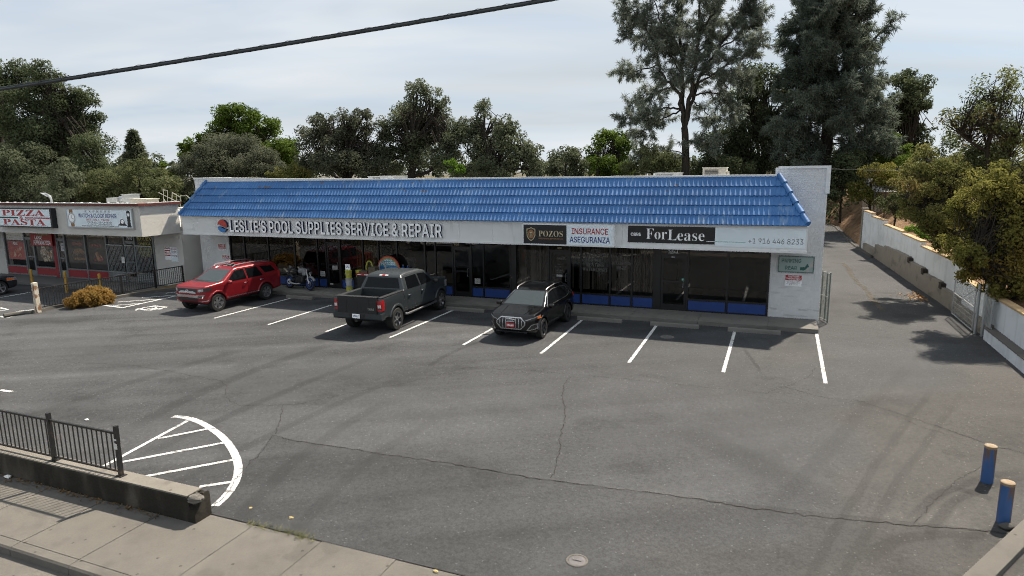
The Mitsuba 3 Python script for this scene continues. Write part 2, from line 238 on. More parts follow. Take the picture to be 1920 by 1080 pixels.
# ---------------------------------------------------------------- lettering
GLYPHS = json.loads('''{"A":[96,[[[-2,4,1,4,4,6,8,10,45,102,49,102,85,17,91,7,93,5,97,4,97,0,50,0,50,4,59,5,61,7,62,9,60,17,55,29,22,29,17,16,16,10,17,7,19,6,23,4,28,4,28,0,-2,0],[39,69,25,35,53,35]]]],"B":[97,[[[3,96,3,100,56,100,72,97,78,94,82,90,85,85,87,80,87,74,85,67,83,64,77,59,71,56,64,54,74,51,81,48,87,43,90,39,92,32,91,22,87,14,83,8,74,3,61,0,4,0,4,4,9,4,12,6,15,9,16,13,16,86,15,90,12,94,7,96],[40,50,40,9,43,6,49,5,58,7,62,11,64,14,66,23,65,37,62,44,59,47,55,49,49,50],[40,90,40,55,45,55,53,57,57,58,59,61,61,65,63,77,61,87,58,92,54,94,44,95,41,93]]]],"C":[103,[[[6,43,6,60,10,72,13,78,18,85,28,94,37,99,51,102,66,101,82,96,86,95,90,97,92,102,96,102,96,68,92,68,90,72,85,82,75,92,65,96,55,97,47,94,40,89,35,79,32,66,32,41,32,34,36,21,41,13,46,9,53,6,58,5,67,6,73,7,80,10,86,15,94,23,98,20,97,18,90,10,83,4,71,-1,62,-2,45,-1,37,1,30,4,22,10,14,19,8,31]]]],"D":[108,[[[3,96,3,100,60,99,71,97,78,94,88,88,93,82,98,75,101,65,103,54,102,41,100,30,97,22,91,14,85,9,78,5,63,1,56,0,4,0,4,4,13,6,15,8,16,13,16,86,15,91,12,94,9,96],[40,89,40,9,44,6,48,5,54,6,61,8,66,11,70,17,73,23,76,33,77,55,76,67,74,76,69,84,64,90,59,93,55,94,46,95,43,94,41,92]]]],"E":[97,[[[3,0,3,4,10,4,14,7,16,10,17,15,16,87,15,90,13,94,9,96,4,96,4,100,87,100,87,70,84,70,82,80,79,85,75,89,71,91,58,94,45,94,42,93,41,92,40,89,40,54,49,54,56,58,61,65,63,75,67,76,67,26,63,26,61,36,57,44,50,48,40,49,40,12,42,7,49,6,61,7,70,9,77,13,82,17,87,24,90,31,94,31,88,0]]]],"F":[89,[[[3,96,3,100,86,100,86,70,83,70,81,78,77,86,73,89,69,92,59,94,47,94,42,93,40,91,40,54,50,55,55,58,59,64,61,70,62,76,66,76,66,26,62,26,60,38,55,45,52,47,48,49,40,49,40,16,41,10,45,5,56,4,56,0,3,0,3,4,8,4,13,7,15,9,16,13,16,87,14,92,13,93,9,95]]]],"G":[111,[[[6,48,7,64,11,75,18,86,28,94,39,99,51,102,64,101,75,99,83,96,88,96,90,99,92,102,96,102,96,67,92,67,87,78,84,83,77,90,72,94,64,97,56,97,51,96,45,93,39,86,35,76,32,59,32,42,33,30,35,23,39,15,42,11,45,8,51,4,56,3,65,3,72,6,74,10,75,13,75,31,74,34,72,37,67,39,60,40,60,43,110,43,110,40,102,39,99,37,98,34,98,6,84,1,64,-2,50,-2,41,0,34,3,23,10,18,14,13,21,8,34]]]],"H":[115,[[[3,0,3,4,11,5,14,7,16,13,16,87,15,90,13,93,9,95,4,96,4,100,53,100,53,96,45,95,42,93,40,90,40,84,40,55,40,55,75,55,75,84,74,90,73,93,70,95,62,96,62,100,111,100,111,96,105,95,101,93,99,87,99,13,100,8,102,6,106,4,111,4,111,0,62,0,62,4,69,5,71,6,74,9,75,16,75,48,74,49,40,48,40,16,40,11,43,6,47,4,53,4,53,0]]]],"I":[57,[[[3,0,3,4,10,5,14,8,17,15,16,90,15,93,12,95,3,96,3,100,54,100,53,96,46,95,42,93,40,88,40,13,41,9,44,6,49,4,54,4,54,0]]]],"J":[72,[[[-1,3,-1,7,1,12,6,16,13,16,16,15,19,12,20,8,20,2,17,-3,17,-6,18,-8,21,-9,27,-8,30,-7,32,-1,32,87,30,92,28,94,24,95,17,96,17,100,69,100,69,96,64,96,59,94,58,92,56,88,56,15,54,6,50,-4,44,-10,37,-12,31,-14,21,-14,13,-12,6,-8,1,-4]]]],"K":[112,[[[4,0,4,4,11,5,15,8,17,15,16,88,15,92,12,94,9,96,4,96,4,100,53,100,53,96,43,94,40,90,40,52,73,85,76,89,76,92,75,94,69,96,64,96,64,100,106,100,106,96,101,96,96,94,85,88,59,62,101,11,106,6,109,4,114,4,114,0,61,0,61,4,69,4,72,5,73,7,72,10,44,46,40,44,40,11,42,7,44,6,49,4,53,4,53,0]]]],"L":[93,[[[3,0,3,4,11,5,14,7,16,13,16,87,15,92,12,94,9,96,4,96,4,100,55,100,55,96,47,96,43,94,42,92,40,88,40,16,40,10,42,7,49,6,61,7,70,9,77,13,82,18,87,27,89,34,93,34,88,0]]]],"M":[139,[[[3,0,3,4,11,5,15,8,17,15,16,89,13,94,9,96,3,96,3,100,41,99,69,32,98,100,135,100,135,96,127,94,124,91,123,87,123,13,124,9,126,6,129,4,135,4,135,0,87,0,87,4,92,4,96,6,98,8,99,12,99,86,63,0,59,0,58,2,23,84,23,13,24,9,26,6,32,4,37,4,37,0]]]],"N":[108,[[[4,0,4,4,10,4,15,7,17,13,17,85,8,95,4,96,4,100,35,100,85,37,85,88,84,92,82,94,72,96,72,100,105,100,105,96,100,96,96,94,94,92,93,88,92,-2,88,-2,24,76,24,12,25,8,27,6,32,4,36,4,36,0]]]],"O":[115,[[[6,48,7,61,10,70,14,78,19,86,28,93,36,98,45,101,57,102,69,101,78,99,86,94,93,89,100,81,104,73,108,64,109,53,109,42,107,35,103,24,98,16,91,9,85,5,73,0,63,-2,51,-2,43,-1,31,4,23,10,16,18,11,27,7,38],[32,53,32,36,35,23,40,13,45,7,52,3,60,3,68,5,73,9,79,18,81,27,83,42,83,57,82,70,79,78,76,86,71,92,63,96,54,97,46,94,40,89,36,81,33,70]]]],"P":[92,[[[3,0,3,4,11,5,14,7,16,13,16,87,15,90,13,93,9,95,4,96,4,100,61,99,73,97,82,92,85,88,88,83,90,74,88,63,85,57,78,50,69,47,61,45,40,45,40,16,40,11,43,6,47,4,53,4,53,0],[40,51,48,50,55,52,60,56,62,59,64,68,63,82,60,90,55,93,45,94,42,93,40,91]]]],"Q":[115,[[[6,48,7,63,12,76,17,83,22,89,32,96,45,101,60,102,72,100,78,99,87,93,98,84,103,76,106,71,109,57,109,46,108,40,105,28,97,15,89,8,81,3,73,0,73,-1,78,-9,85,-15,94,-18,100,-18,108,-16,108,-20,95,-24,79,-25,66,-23,55,-18,47,-10,41,0,37,1,27,7,15,18,10,28,8,35],[32,53,32,36,35,25,38,16,44,8,50,4,56,3,60,3,69,5,74,10,79,18,82,28,83,40,83,59,82,70,79,80,75,88,70,93,63,96,54,97,46,94,40,89,36,81,33,70]]]],"R":[104,[[[3,0,3,4,11,5,14,7,16,13,16,87,15,90,13,93,9,95,4,96,4,100,60,99,69,98,76,96,84,91,88,86,91,80,91,69,90,65,87,60,84,56,76,51,70,49,69,48,97,8,102,4,105,4,105,0,74,0,44,46,40,46,40,12,41,9,43,6,47,4,53,4,53,0],[40,51,48,51,56,53,59,55,62,58,65,63,67,70,65,83,63,89,60,92,55,94,51,94,45,94,42,93,40,91,40,86]]]],"S":[85,[[[10,35,14,34,17,24,20,16,24,11,29,7,37,4,46,3,54,6,58,9,60,13,61,17,61,22,59,27,54,33,29,45,22,50,17,54,14,58,11,66,11,80,13,85,18,93,23,97,30,101,39,102,46,102,64,97,67,97,69,99,70,102,74,102,74,70,71,70,68,77,62,88,54,94,48,97,40,97,33,95,28,91,26,85,27,78,28,75,32,71,38,68,63,56,68,53,75,45,78,36,79,26,76,17,73,10,64,3,52,-1,47,-2,35,-2,20,3,17,3,14,1,14,-2,10,-2]]]],"T":[93,[[[2,100,90,100,90,69,86,69,86,74,83,81,81,86,76,90,72,93,67,94,58,95,58,13,59,9,61,6,65,4,72,4,72,0,20,0,20,4,25,4,30,6,32,8,34,12,34,95,29,95,23,94,15,89,11,85,8,80,6,69,3,69]]]],"U":[108,[[[3,96,3,100,53,100,53,96,43,94,41,92,40,88,40,24,42,16,44,11,48,8,55,5,63,5,72,7,77,10,80,13,83,19,86,28,86,87,84,91,82,94,77,96,72,96,72,100,104,100,104,96,101,96,96,93,93,89,93,37,92,25,90,19,87,12,80,4,73,0,64,-2,57,-3,46,-3,37,-1,32,1,27,4,23,8,19,16,16,27,16,88,15,91,12,94,8,96]]]],"V":[94,[[[-3,96,-3,100,46,100,46,96,41,96,36,94,33,91,33,88,56,32,78,87,78,91,77,93,73,95,65,96,65,100,97,100,97,96,93,96,90,94,86,90,84,86,50,-3,47,-3,45,0,7,88,3,94]]]],"W":[134,[[[-3,96,-3,100,40,100,39,96,35,96,32,94,31,92,31,87,49,34,66,77,62,89,60,93,57,95,50,96,50,100,96,100,96,96,91,96,87,94,86,91,86,89,104,37,120,88,119,93,116,95,110,96,110,100,137,100,137,96,134,96,131,93,126,85,98,-2,93,-2,69,67,42,-2,37,-2,7,88,2,94]]]],"X":[103,[[[3,4,9,5,16,10,42,45,15,88,9,94,7,96,3,96,3,100,53,100,53,96,45,96,42,94,42,90,44,85,58,64,71,83,74,89,73,93,69,96,64,96,64,100,100,100,100,96,92,95,88,93,82,87,62,58,92,10,96,5,101,4,101,0,52,0,52,4,58,4,61,5,63,7,64,10,61,17,46,40,31,19,27,12,28,7,31,5,38,4,38,0,3,0]]]],"Y":[93,[[[-3,96,-3,100,45,100,45,96,37,95,34,93,34,90,55,50,74,82,76,87,76,90,75,93,72,95,65,96,65,100,96,100,96,96,90,93,85,88,59,45,59,13,60,10,61,7,64,5,71,4,72,0,22,0,22,4,29,5,32,6,34,9,35,16,35,39,7,91,3,94]]]],"Z":[97,[[[4,0,5,4,60,94,42,94,30,92,24,89,20,84,16,76,14,69,10,69,13,100,89,100,89,97,34,6,60,7,65,8,73,11,78,14,84,22,87,29,89,36,93,36,89,0]]]],"a":[75,[[[4,11,4,17,6,21,11,28,16,31,25,36,43,42,43,56,43,59,40,63,35,65,27,64,23,62,23,59,27,53,27,49,24,44,20,42,14,42,11,43,8,47,7,55,9,59,13,63,22,68,29,69,37,70,46,69,53,67,57,65,60,61,62,58,64,51,64,9,67,7,70,9,72,6,68,2,62,-1,53,-2,48,0,45,3,44,7,38,3,32,0,25,-2,17,-2,12,0,8,3,6,7],[26,24,26,14,28,10,31,7,34,7,38,9,43,13,43,37,38,36,30,30]]]],"e":[66,[[[4,28,4,40,7,50,13,60,21,67,30,69,36,70,42,69,51,65,57,58,61,49,62,36,26,36,26,27,28,20,31,14,35,11,40,10,45,9,53,12,57,16,59,19,62,16,62,15,57,8,48,1,40,-2,31,-2,25,-1,19,1,13,7,10,12,6,19],[26,42,44,42,43,58,40,64,37,65,34,65,32,64,29,62,26,55]]]],"o":[74,[[[4,31,5,43,7,50,10,56,17,64,24,67,29,69,36,70,42,69,48,68,55,65,63,56,67,49,68,44,69,37,69,27,67,19,65,14,62,9,56,3,50,0,43,-2,33,-2,29,-1,20,2,16,5,10,11,7,18,5,23],[26,21,28,9,31,4,35,3,39,3,43,4,44,6,47,11,48,19,48,48,47,56,45,60,42,64,39,65,35,65,31,64,28,58,26,46]]]],"r":[63,[[[4,0,4,4,9,5,11,9,11,59,9,63,4,64,4,68,32,68,32,56,39,64,46,69,52,70,59,68,62,65,63,61,63,54,60,50,55,49,50,49,47,52,44,56,41,57,36,54,33,48,33,9,35,5,40,4,43,4,43,0]]]],"s":[63,[[[8,23,12,23,14,16,17,11,20,7,25,4,28,3,35,4,40,7,42,10,42,15,40,19,35,23,19,31,11,38,8,46,8,54,13,62,16,65,22,69,28,70,33,70,43,67,48,67,50,70,53,70,53,49,50,49,47,57,44,60,37,64,30,65,27,64,24,61,23,57,24,52,27,49,46,40,49,37,54,32,56,25,56,17,55,12,52,6,46,1,39,-2,28,-2,18,2,13,1,11,-2,8,-2]]]],"0":[82,[[[5,43,5,62,7,76,11,89,18,99,23,102,30,105,43,107,51,106,56,104,62,100,66,96,72,87,75,75,77,60,77,46,76,33,73,21,69,14,62,6,55,1,45,-1,32,-1,24,2,15,10,10,18,7,29],[28,39,30,22,33,13,35,10,40,8,43,8,47,10,50,14,53,25,54,42,54,63,53,78,51,88,48,94,44,97,41,97,36,96,33,92,31,86,28,66]]]],"1":[82,[[[6,84,6,87,13,89,22,93,39,106,56,106,56,13,57,10,60,8,75,8,75,0,14,0,14,8,29,8,33,11,33,13,34,90,22,79,17,76,13,76,10,77,8,79]]]],"2":[82,[[[5,0,5,15,31,42,41,54,47,66,50,78,49,89,46,94,41,97,35,97,31,96,27,91,25,82,25,72,18,72,13,74,8,77,6,82,6,90,8,94,12,99,16,102,28,106,36,107,46,106,55,104,61,102,67,97,71,89,72,78,70,71,64,62,57,53,20,16,57,17,61,19,64,22,67,31,75,31,75,0]]]],"3":[82,[[[4,15,4,20,7,24,12,27,17,28,18,20,20,15,23,13,26,10,32,9,41,10,46,12,50,16,52,21,53,29,51,38,50,41,44,46,40,49,34,50,21,50,21,59,33,59,37,60,42,62,46,66,49,74,49,84,48,89,46,94,40,97,34,97,30,96,26,89,24,75,21,75,13,76,9,79,7,81,6,84,5,89,8,96,12,100,17,103,30,106,40,107,50,106,57,103,63,100,68,96,71,88,72,79,71,75,68,69,64,64,58,60,50,56,60,53,66,50,71,45,74,40,75,34,75,26,74,19,70,12,62,5,52,0,41,-1,30,-1,19,0,11,4,6,9]]]],"4":[82,[[[2,28,2,36,3,38,43,105,64,105,64,37,79,37,79,27,64,27,64,15,65,11,68,9,72,8,78,8,78,0,26,0,26,8,37,8,39,10,42,12,43,16,43,27],[43,89,13,37,43,37]]]],"5":[82,[[[6,14,6,19,7,22,11,25,18,26,19,18,24,12,26,10,31,9,38,9,43,11,48,15,50,19,52,27,52,37,51,42,48,48,44,51,35,54,26,54,15,51,9,54,14,105,69,105,70,78,61,78,60,86,56,89,23,89,21,63,21,62,35,64,49,63,56,61,61,58,68,52,72,45,74,38,74,23,72,17,69,13,62,6,54,1,43,-1,31,-1,20,0,14,3,9,7]]]],"6":[82,[[[7,42,7,60,10,75,13,83,17,90,25,99,29,101,37,105,51,107,64,104,69,101,72,99,75,92,74,87,71,82,63,79,57,79,56,91,52,96,49,98,45,98,39,95,35,91,32,84,29,77,28,65,28,60,33,62,42,64,52,64,58,63,66,59,72,53,75,47,77,40,77,32,76,25,72,14,65,5,58,1,47,-1,35,-1,24,4,17,10,12,18,9,27],[27,48,29,29,31,19,33,16,40,9,44,8,48,9,51,12,54,16,56,25,56,40,53,50,49,54,45,55,41,56,36,54,30,51]]]],"7":[82,[[[7,74,7,105,77,105,77,96,37,0,24,0,63,89,21,89,17,85,15,74]]]],"8":[82,[[[4,24,5,34,8,40,15,47,25,53,18,58,14,63,11,67,8,73,8,77,8,85,10,90,13,96,18,100,24,104,35,106,44,107,51,106,59,104,64,100,69,95,72,90,73,85,73,75,70,69,65,64,54,57,68,48,72,44,76,37,78,29,78,22,75,15,72,10,65,4,53,0,45,-1,29,-1,21,2,12,7,8,12,6,16],[24,30,26,17,31,10,36,7,44,7,50,10,55,14,57,20,57,28,55,33,51,39,43,44,35,47,30,43,26,37],[29,78,31,72,35,67,42,63,45,62,51,67,54,74,55,83,52,91,48,96,44,98,38,98,35,96,31,92,29,87]]]],"9":[82,[[[5,67,6,78,8,87,13,96,18,100,23,103,33,106,40,107,47,106,57,102,65,95,70,88,74,75,76,60,75,47,74,35,71,26,66,16,60,8,50,1,37,-1,29,-1,22,0,17,2,13,5,10,11,9,17,11,21,16,24,17,24,17,21,21,14,25,10,28,8,32,8,38,8,41,10,45,13,49,18,52,26,54,35,55,49,47,43,40,41,30,40,23,42,15,46,10,52,7,59],[27,80,27,63,29,57,32,53,35,52,38,51,45,51,49,53,53,58,55,60,55,68,53,82,50,90,45,95,41,97,37,96,34,95,30,91,28,86]]]],"&":[108,[[[8,25,8,35,13,44,21,53,30,58,22,69,18,76,18,87,21,96,26,101,34,106,40,107,53,106,60,103,67,97,70,89,70,82,69,76,66,70,59,63,50,57,50,56,77,29,78,30,83,37,88,53,101,53,99,46,95,35,92,28,86,21,107,0,90,0,77,12,67,5,57,0,46,-1,31,-1,20,3,14,9,10,16],[22,25,24,18,28,14,33,11,39,10,48,10,56,13,62,15,68,20,38,50,32,46,24,39,22,33],[31,87,31,80,33,74,38,67,42,64,50,70,54,74,57,80,57,86,56,90,52,94,47,96,41,96,36,94,32,91]]]]}''')


def serif(text, h, squeeze=1.0, weight=0.0, spacing=0.0):
    """shapely shape of serif lettering, capitals h tall, from (0, 0); weight in per cent of the height"""
    x, out = 0.0, []
    for ch in text:
        if ch == ' ':
            x += 32
            continue
        if ch in "'-.":
            g = {"'": Polygon([(4, 66), (20, 102), (2, 102), (0, 66)]), '-': sbox(4, 28, 34, 40), '.': Point(12, 8).buffer(9)}[ch]
            out.append(affinity.translate(g, x, 0))
            x += {"'": 24, '-': 40, '.': 26}[ch] + spacing
            continue
        adv, polys = GLYPHS[ch]
        for rings in polys:
            rs = [[(r[i] + x, r[i + 1]) for i in range(0, len(r), 2)] for r in rings]
            out.append(Polygon(rs[0], rs[1:]).buffer(0))
        x += adv + spacing
    g = unary_union(out)
    if weight:
        g = g.buffer(weight)
    return affinity.scale(g, h / 100 * squeeze, h / 100, origin=(0, 0)), (x - spacing) * h / 100 * squeeze


_sans = {}


def sans(text, h, squeeze=1.0, bold=False, depth=0.003):
    """trimesh of sans lettering in the xy plane, squeezed in x; returns (vertices, faces), width"""
    k = (text, bold)
    if k not in _sans:
        m = meshkit.text_mesh(text, 1.0, 1.0, bold)
        _sans[k] = np.array(m.vertices), np.array(m.faces)
    v, f = _sans[k]
    return (v * [h * squeeze, h, depth], f), v[:, 0].max() * h * squeeze


def text_on(mb, text, A, cx, y, h, style='sans', squeeze=1.0, bold=False, width=None, depth=0.003, weight=0.0, slant=0.0, spacing=0.0):
    """lettering centred on cx (sheet coordinates of A), base line at y; width squeezes it to fit"""
    if style == 'sans':
        (v, f), w = sans(text, h, squeeze, bold, depth)
        v = v.copy()
    else:
        g, w = serif(text, h, squeeze, weight, spacing)
        q = MB().poly(g, 0, depth).mesh()
        v, f = q[0].copy(), q[1]
    k = width / w if width else 1.0
    v[:, 0] = v[:, 0] * k + cx - w * k / 2 + slant * v[:, 1]
    v[:, 1] += y
    mb.add(v @ A[:3, :3].T + A[:3, 3], f)
    return mb


# ---------------------------------------------------------------- materials
def tex(fn, eps=1e-3):
    return proc(fn, eps)


def mat(key, color, rough=0.6, metallic=0.0, spec=0.5, bump=None, bump_scale=1.0, **kw):
    c = {'type': 'rgb', 'value': list(color)} if isinstance(color, (tuple, list)) else tex(color)
    r = rough if isinstance(rough, (int, float)) else tex(rough)
    b = {'type': 'principled', 'base_color': c, 'roughness': r, 'metallic': metallic, 'specular': spec, **kw}
    if bump is not None:
        b = {'type': 'bumpmap', 'arbitrary': tex(bump, 2e-3), 'scale': bump_scale, 'bsdf': b}
    scene[key] = {'type': 'twosided', 'bsdf': b}
    return key


def plain(key, color, rough=0.6, var=0.12, sc=3.0, **kw):
    """a colour with some uneven wear"""
    c0 = np.array(color, float)

    def fn(p, n, uv):
        t = fbm(p.x * sc, p.y * sc, p.z * sc, 3)
        return mi.Color3f(*[float(x) for x in c0]) * (1 - var + 2 * var * t)
    return mat(key, fn, rough, **kw)


def _circle(a, b, c):
    """circle through three ground points, with the middle one and the half length of the arc"""
    (ax, ay), (bx, by), (cx, cy) = (gz(*q)[:2] for q in (a, b, c))
    d = 2 * (ax * (by - cy) + bx * (cy - ay) + cx * (ay - by))
    ux = ((ax * ax + ay * ay) * (by - cy) + (bx * bx + by * by) * (cy - ay) + (cx * cx + cy * cy) * (ay - by)) / d
    uy = ((ax * ax + ay * ay) * (cx - bx) + (bx * bx + by * by) * (ax - cx) + (cx * cx + cy * cy) * (bx - ax)) / d
    return float(ux), float(uy), float(math.hypot(ax - ux, ay - uy)), float(bx), float(by), float(math.hypot(cx - ax, cy - ay) / 2)


TYRES = [(_circle(*t), w, k) for t, w, k in [
    (((1560, 1010), (1650, 860), (1790, 690)), 0.08, 0.22), (((1620, 1010), (1700, 880), (1830, 710)), 0.08, 0.20), (((1450, 960), (1590, 800), (1740, 660)), 0.16, 0.14),
    (((1700, 985), (1790, 915), (1915, 885)), 0.10, 0.34), (((1735, 1030), (1800, 935), (1900, 900)), 0.09, 0.34), (((1760, 960), (1830, 925), (1850, 985)), 0.10, 0.30), (((1620, 1060), (1720, 1005), (1870, 1010)), 0.12, 0.26), (((1800, 1040), (1840, 1000), (1900, 990)), 0.10, 0.26),
    (((1270, 800), (1400, 862), (1540, 930)), 0.42, 0.20), (((250, 800), (450, 705), (640, 640)), 0.22, 0.30), (((300, 840), (520, 740), (740, 655)), 0.16, 0.26), (((380, 880), (560, 790), (800, 690)), 0.14, 0.24), (((60, 780), (300, 700), (520, 640)), 0.2, 0.22),
    (((430, 1000), (560, 860), (760, 740)), 0.16, 0.20), (((520, 1040), (660, 890), (880, 760)), 0.14, 0.16), (((800, 690), (850, 660), (900, 640)), 0.10, 0.30), (((1395, 655), (1410, 675), (1430, 705)), 0.06, 0.35)]]


def asphalt(apron):
    def fn(p, n, uv):
        x, y = p.x, p.y
        big = fbm(x * 0.22, y * 0.22, 0, 4)
        mid = fbm(x * 1.1 + 7, y * 1.1, 0, 3)
        a1 = 0.55
        st1 = fbm((x * math.cos(a1) + y * math.sin(a1)) * 0.10 + big * 0.5, (-x * math.sin(a1) + y * math.cos(a1)) * 1.6, 0, 4)
        fine = noise(x * 62, y * 62)
        fine2 = noise(x * 21, y * 21)
        left = smoothstep(2, -8, x)
        v = 0.050 + 0.021 * (big - 0.5) + 0.013 * (mid - 0.5)
        v = v * (1 + (st1 - 0.5) * 0.85 * (0.3 + 0.7 * left))
        v = v * (0.70 + 0.34 * fine + 0.26 * fine2)
        for (cx, cy, r, bx, by, half), w, k in TYRES:
            e = dr.abs(dr.sqrt(dr.square(x - cx) + dr.square(y - cy)) - r + 0.10 * (mid - 0.5))
            v = v * (1 - k * smoothstep(w * 1.3, w * 0.5, e) * smoothstep(half * 1.25, half * 0.6, dr.sqrt(dr.square(x - bx) + dr.square(y - by))) * (0.35 + 1.0 * fine2))
        speck = smoothstep(0.985, 0.999, cell_rand(dr.floor(x * 42), dr.floor(y * 42), 4))
        v = v + speck * 0.05
        stain = smoothstep(0.56, 0.82, fbm(x * 0.9 + 31, y * 1.1 + 5, 0, 4))
        v = v * (1 - 0.20 * stain) * (1 - 0.30 * smoothstep(19.6, 21.4, y) * smoothstep(24.5, 22.5, y) * smoothstep(0.3, 0.6, mid) * smoothstep(1.6, 0.8, x))  # stall colour darkened in blotches to deepen the shop row's shade, also oil stains
        brown = smoothstep(-3, 3, x) * smoothstep(0.42, 0.66, fbm(x * 0.35 + 3, y * 0.30 + 9, 0, 3)) * smoothstep(26, 18, y)
        c = mi.Color3f(v * 0.985, v * 1.03, v * 1.11)
        if apron:
            c = c * 0.80
        return c * (1 + mi.Color3f(0.13, 0.06, -0.03) * brown)
    return fn


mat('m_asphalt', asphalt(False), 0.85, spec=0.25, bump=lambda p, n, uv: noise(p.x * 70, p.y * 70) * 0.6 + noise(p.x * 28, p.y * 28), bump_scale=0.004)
mat('m_apron', asphalt(True), 0.85, spec=0.25, bump=lambda p, n, uv: noise(p.x * 70, p.y * 70) * 0.6 + noise(p.x * 28, p.y * 28), bump_scale=0.004)


def concrete(base, warm=1.0, dirt=0.5):
    def fn(p, n, uv):
        a = fbm(p.x * 0.8, p.y * 0.8, p.z * 0.8, 4)
        b = fbm(p.x * 5, p.y * 5, p.z * 5, 3)
        f = noise(p.x * 55, p.y * 55, p.z * 55)
        spot = smoothstep(0.60, 0.72, fbm(p.x * 2.3 + 9, p.y * 2.3, p.z * 2.3, 3))
        vd, _, vr = voronoi(p.x * 2.3, p.y * 2.3)
        gum = smoothstep(0.055, 0.02, vd / (0.4 + vr)) * smoothstep(0.6, 0.7, n.z) * smoothstep(0.45, 0.6, vr)
        v = base * (0.72 + 0.36 * a + 0.18 * b + 0.12 * (f - 0.5)) * (1 - 0.25 * dirt * spot) * (1 - 0.5 * gum)
        return mi.Color3f(v, v * (1 - 0.05 * warm), v * (1 - 0.13 * warm))
    return fn


mat('m_concrete', concrete(0.118), 0.9, spec=0.2, bump=lambda p, n, uv: fbm(p.x * 25, p.y * 25, p.z * 25, 3), bump_scale=0.003)
mat('m_concrete_cap', concrete(0.17, 1.3, 0.8), 0.9, spec=0.2)


def wall_face(p, n, uv):
    run = fbm(p.x * 3.5, p.y * 3.5, p.z * 0.8, 4)
    big = fbm(p.x * 0.7, p.y, p.z * 0.6 + 3, 3)
    return mix((0.026, 0.024, 0.020), (0.105, 0.095, 0.080), smoothstep(0.42, 0.78, 0.6 * run + 0.4 * big)) * (0.85 + 0.3 * noise(p.x * 40, p.y * 40, p.z * 40))


mat('m_wall_side', wall_face, 0.95, spec=0.15, bump=lambda p, n, uv: fbm(p.x * 16, p.y * 16, p.z * 16, 3), bump_scale=0.008)
mat('m_concrete_dark', concrete(0.075, 0.9, 1.6), 0.9, spec=0.2, bump=lambda p, n, uv: fbm(p.x * 14, p.y * 14, p.z * 14, 4), bump_scale=0.01)
mat('m_concrete_tan', concrete(0.20, 1.5, 1.0), 0.9, spec=0.2, bump=lambda p, n, uv: fbm(p.x * 14, p.y * 14, p.z * 14, 4), bump_scale=0.01)


def white_paint(p, n, uv):
    w = fbm(p.x * 9, p.y * 9, 0, 4)
    scr = fbm(p.x * 3.0, p.y * 26, 2, 3)
    worn = smoothstep(0.54, 0.70, w * 0.55 + scr * 0.45)
    return mix((0.46, 0.47, 0.47), (0.11, 0.11, 0.11), worn * 0.8)


mat('m_marking', white_paint, 0.8, spec=0.2)
mat('m_crack', lambda p, n, uv: mi.Color3f(0.022, 0.021, 0.02) * (0.7 + 0.8 * fbm(p.x * 6, p.y * 6, 0, 2)), 0.95, spec=0.1)
plain('m_sand', (0.072, 0.067, 0.058), 0.95, 0.3, 4, spec=0.1)


def dry_soil(p, n, uv):
    a = fbm(p.x * 0.5, p.y * 0.5, p.z * 0.5, 4)
    b = fbm(p.x * 3, p.y * 3, p.z * 3, 4)
    return mix((0.10, 0.060, 0.036), (0.25, 0.165, 0.10), smoothstep(0.25, 0.8, a * 0.5 + b * 0.5))


mat('m_soil', dry_soil, 0.95, spec=0.1, bump=lambda p, n, uv: fbm(p.x * 4, p.y * 4, p.z * 4, 4), bump_scale=0.10)
mat('m_earth', lambda p, n, uv: mix((0.05, 0.05, 0.03), (0.12, 0.10, 0.06), fbm(p.x * 0.3, p.y * 0.3, 0, 4)), 0.95, spec=0.1)


# ---------------------------------------------------------------- the ground
struct('ground', flat_poly([(-500, -120), (500, -120), (500, 900), (-500, 900)], -0.55), 'm_earth')


def lot_z(x, y):
    """the neighbour's lot lies a quarter of a metre lower and ramps up to this one along the street"""
    k = np.clip((-x - 27.4) / 5.0, 0, 1)
    k = k * k * (3 - 2 * k)
    s = np.clip((y - 14.5) / 1.8, 0, 1)
    s = s * s * (3 - 2 * s)
    return -0.25 * (k * (1 - s) + s)


APRON = [(-8.12, 7.0), (-9.42, 9.80), (-7.0, 9.84), (-3.71, 9.90), (0.0, 10.34), (3.45, 10.80), (7.5, 11.4), (9.0, 11.6), (9.0, 7.0)]
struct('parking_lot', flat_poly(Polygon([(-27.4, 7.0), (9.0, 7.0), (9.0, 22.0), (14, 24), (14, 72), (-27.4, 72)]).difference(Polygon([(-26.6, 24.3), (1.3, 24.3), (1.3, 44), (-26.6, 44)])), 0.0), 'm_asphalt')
struct('driveway_apron', flat_poly(APRON, 0.004), 'm_apron')
gx, gy = np.linspace(-75, -27.4, 70), np.linspace(7.0, 23.0, 50)
X, Y = np.meshgrid(gx, gy, indexing='ij')
V = np.stack([X, Y, lot_z(X, Y)], -1).reshape(-1, 3)
i, j = np.meshgrid(np.arange(69), np.arange(49), indexing='ij')
q = np.stack([i * 50 + j, (i + 1) * 50 + j, (i + 1) * 50 + j + 1, i * 50 + j + 1], -1).reshape(-1, 4)
struct('neighbour_lot', MB().add(V, q), 'm_asphalt', smooth=True)

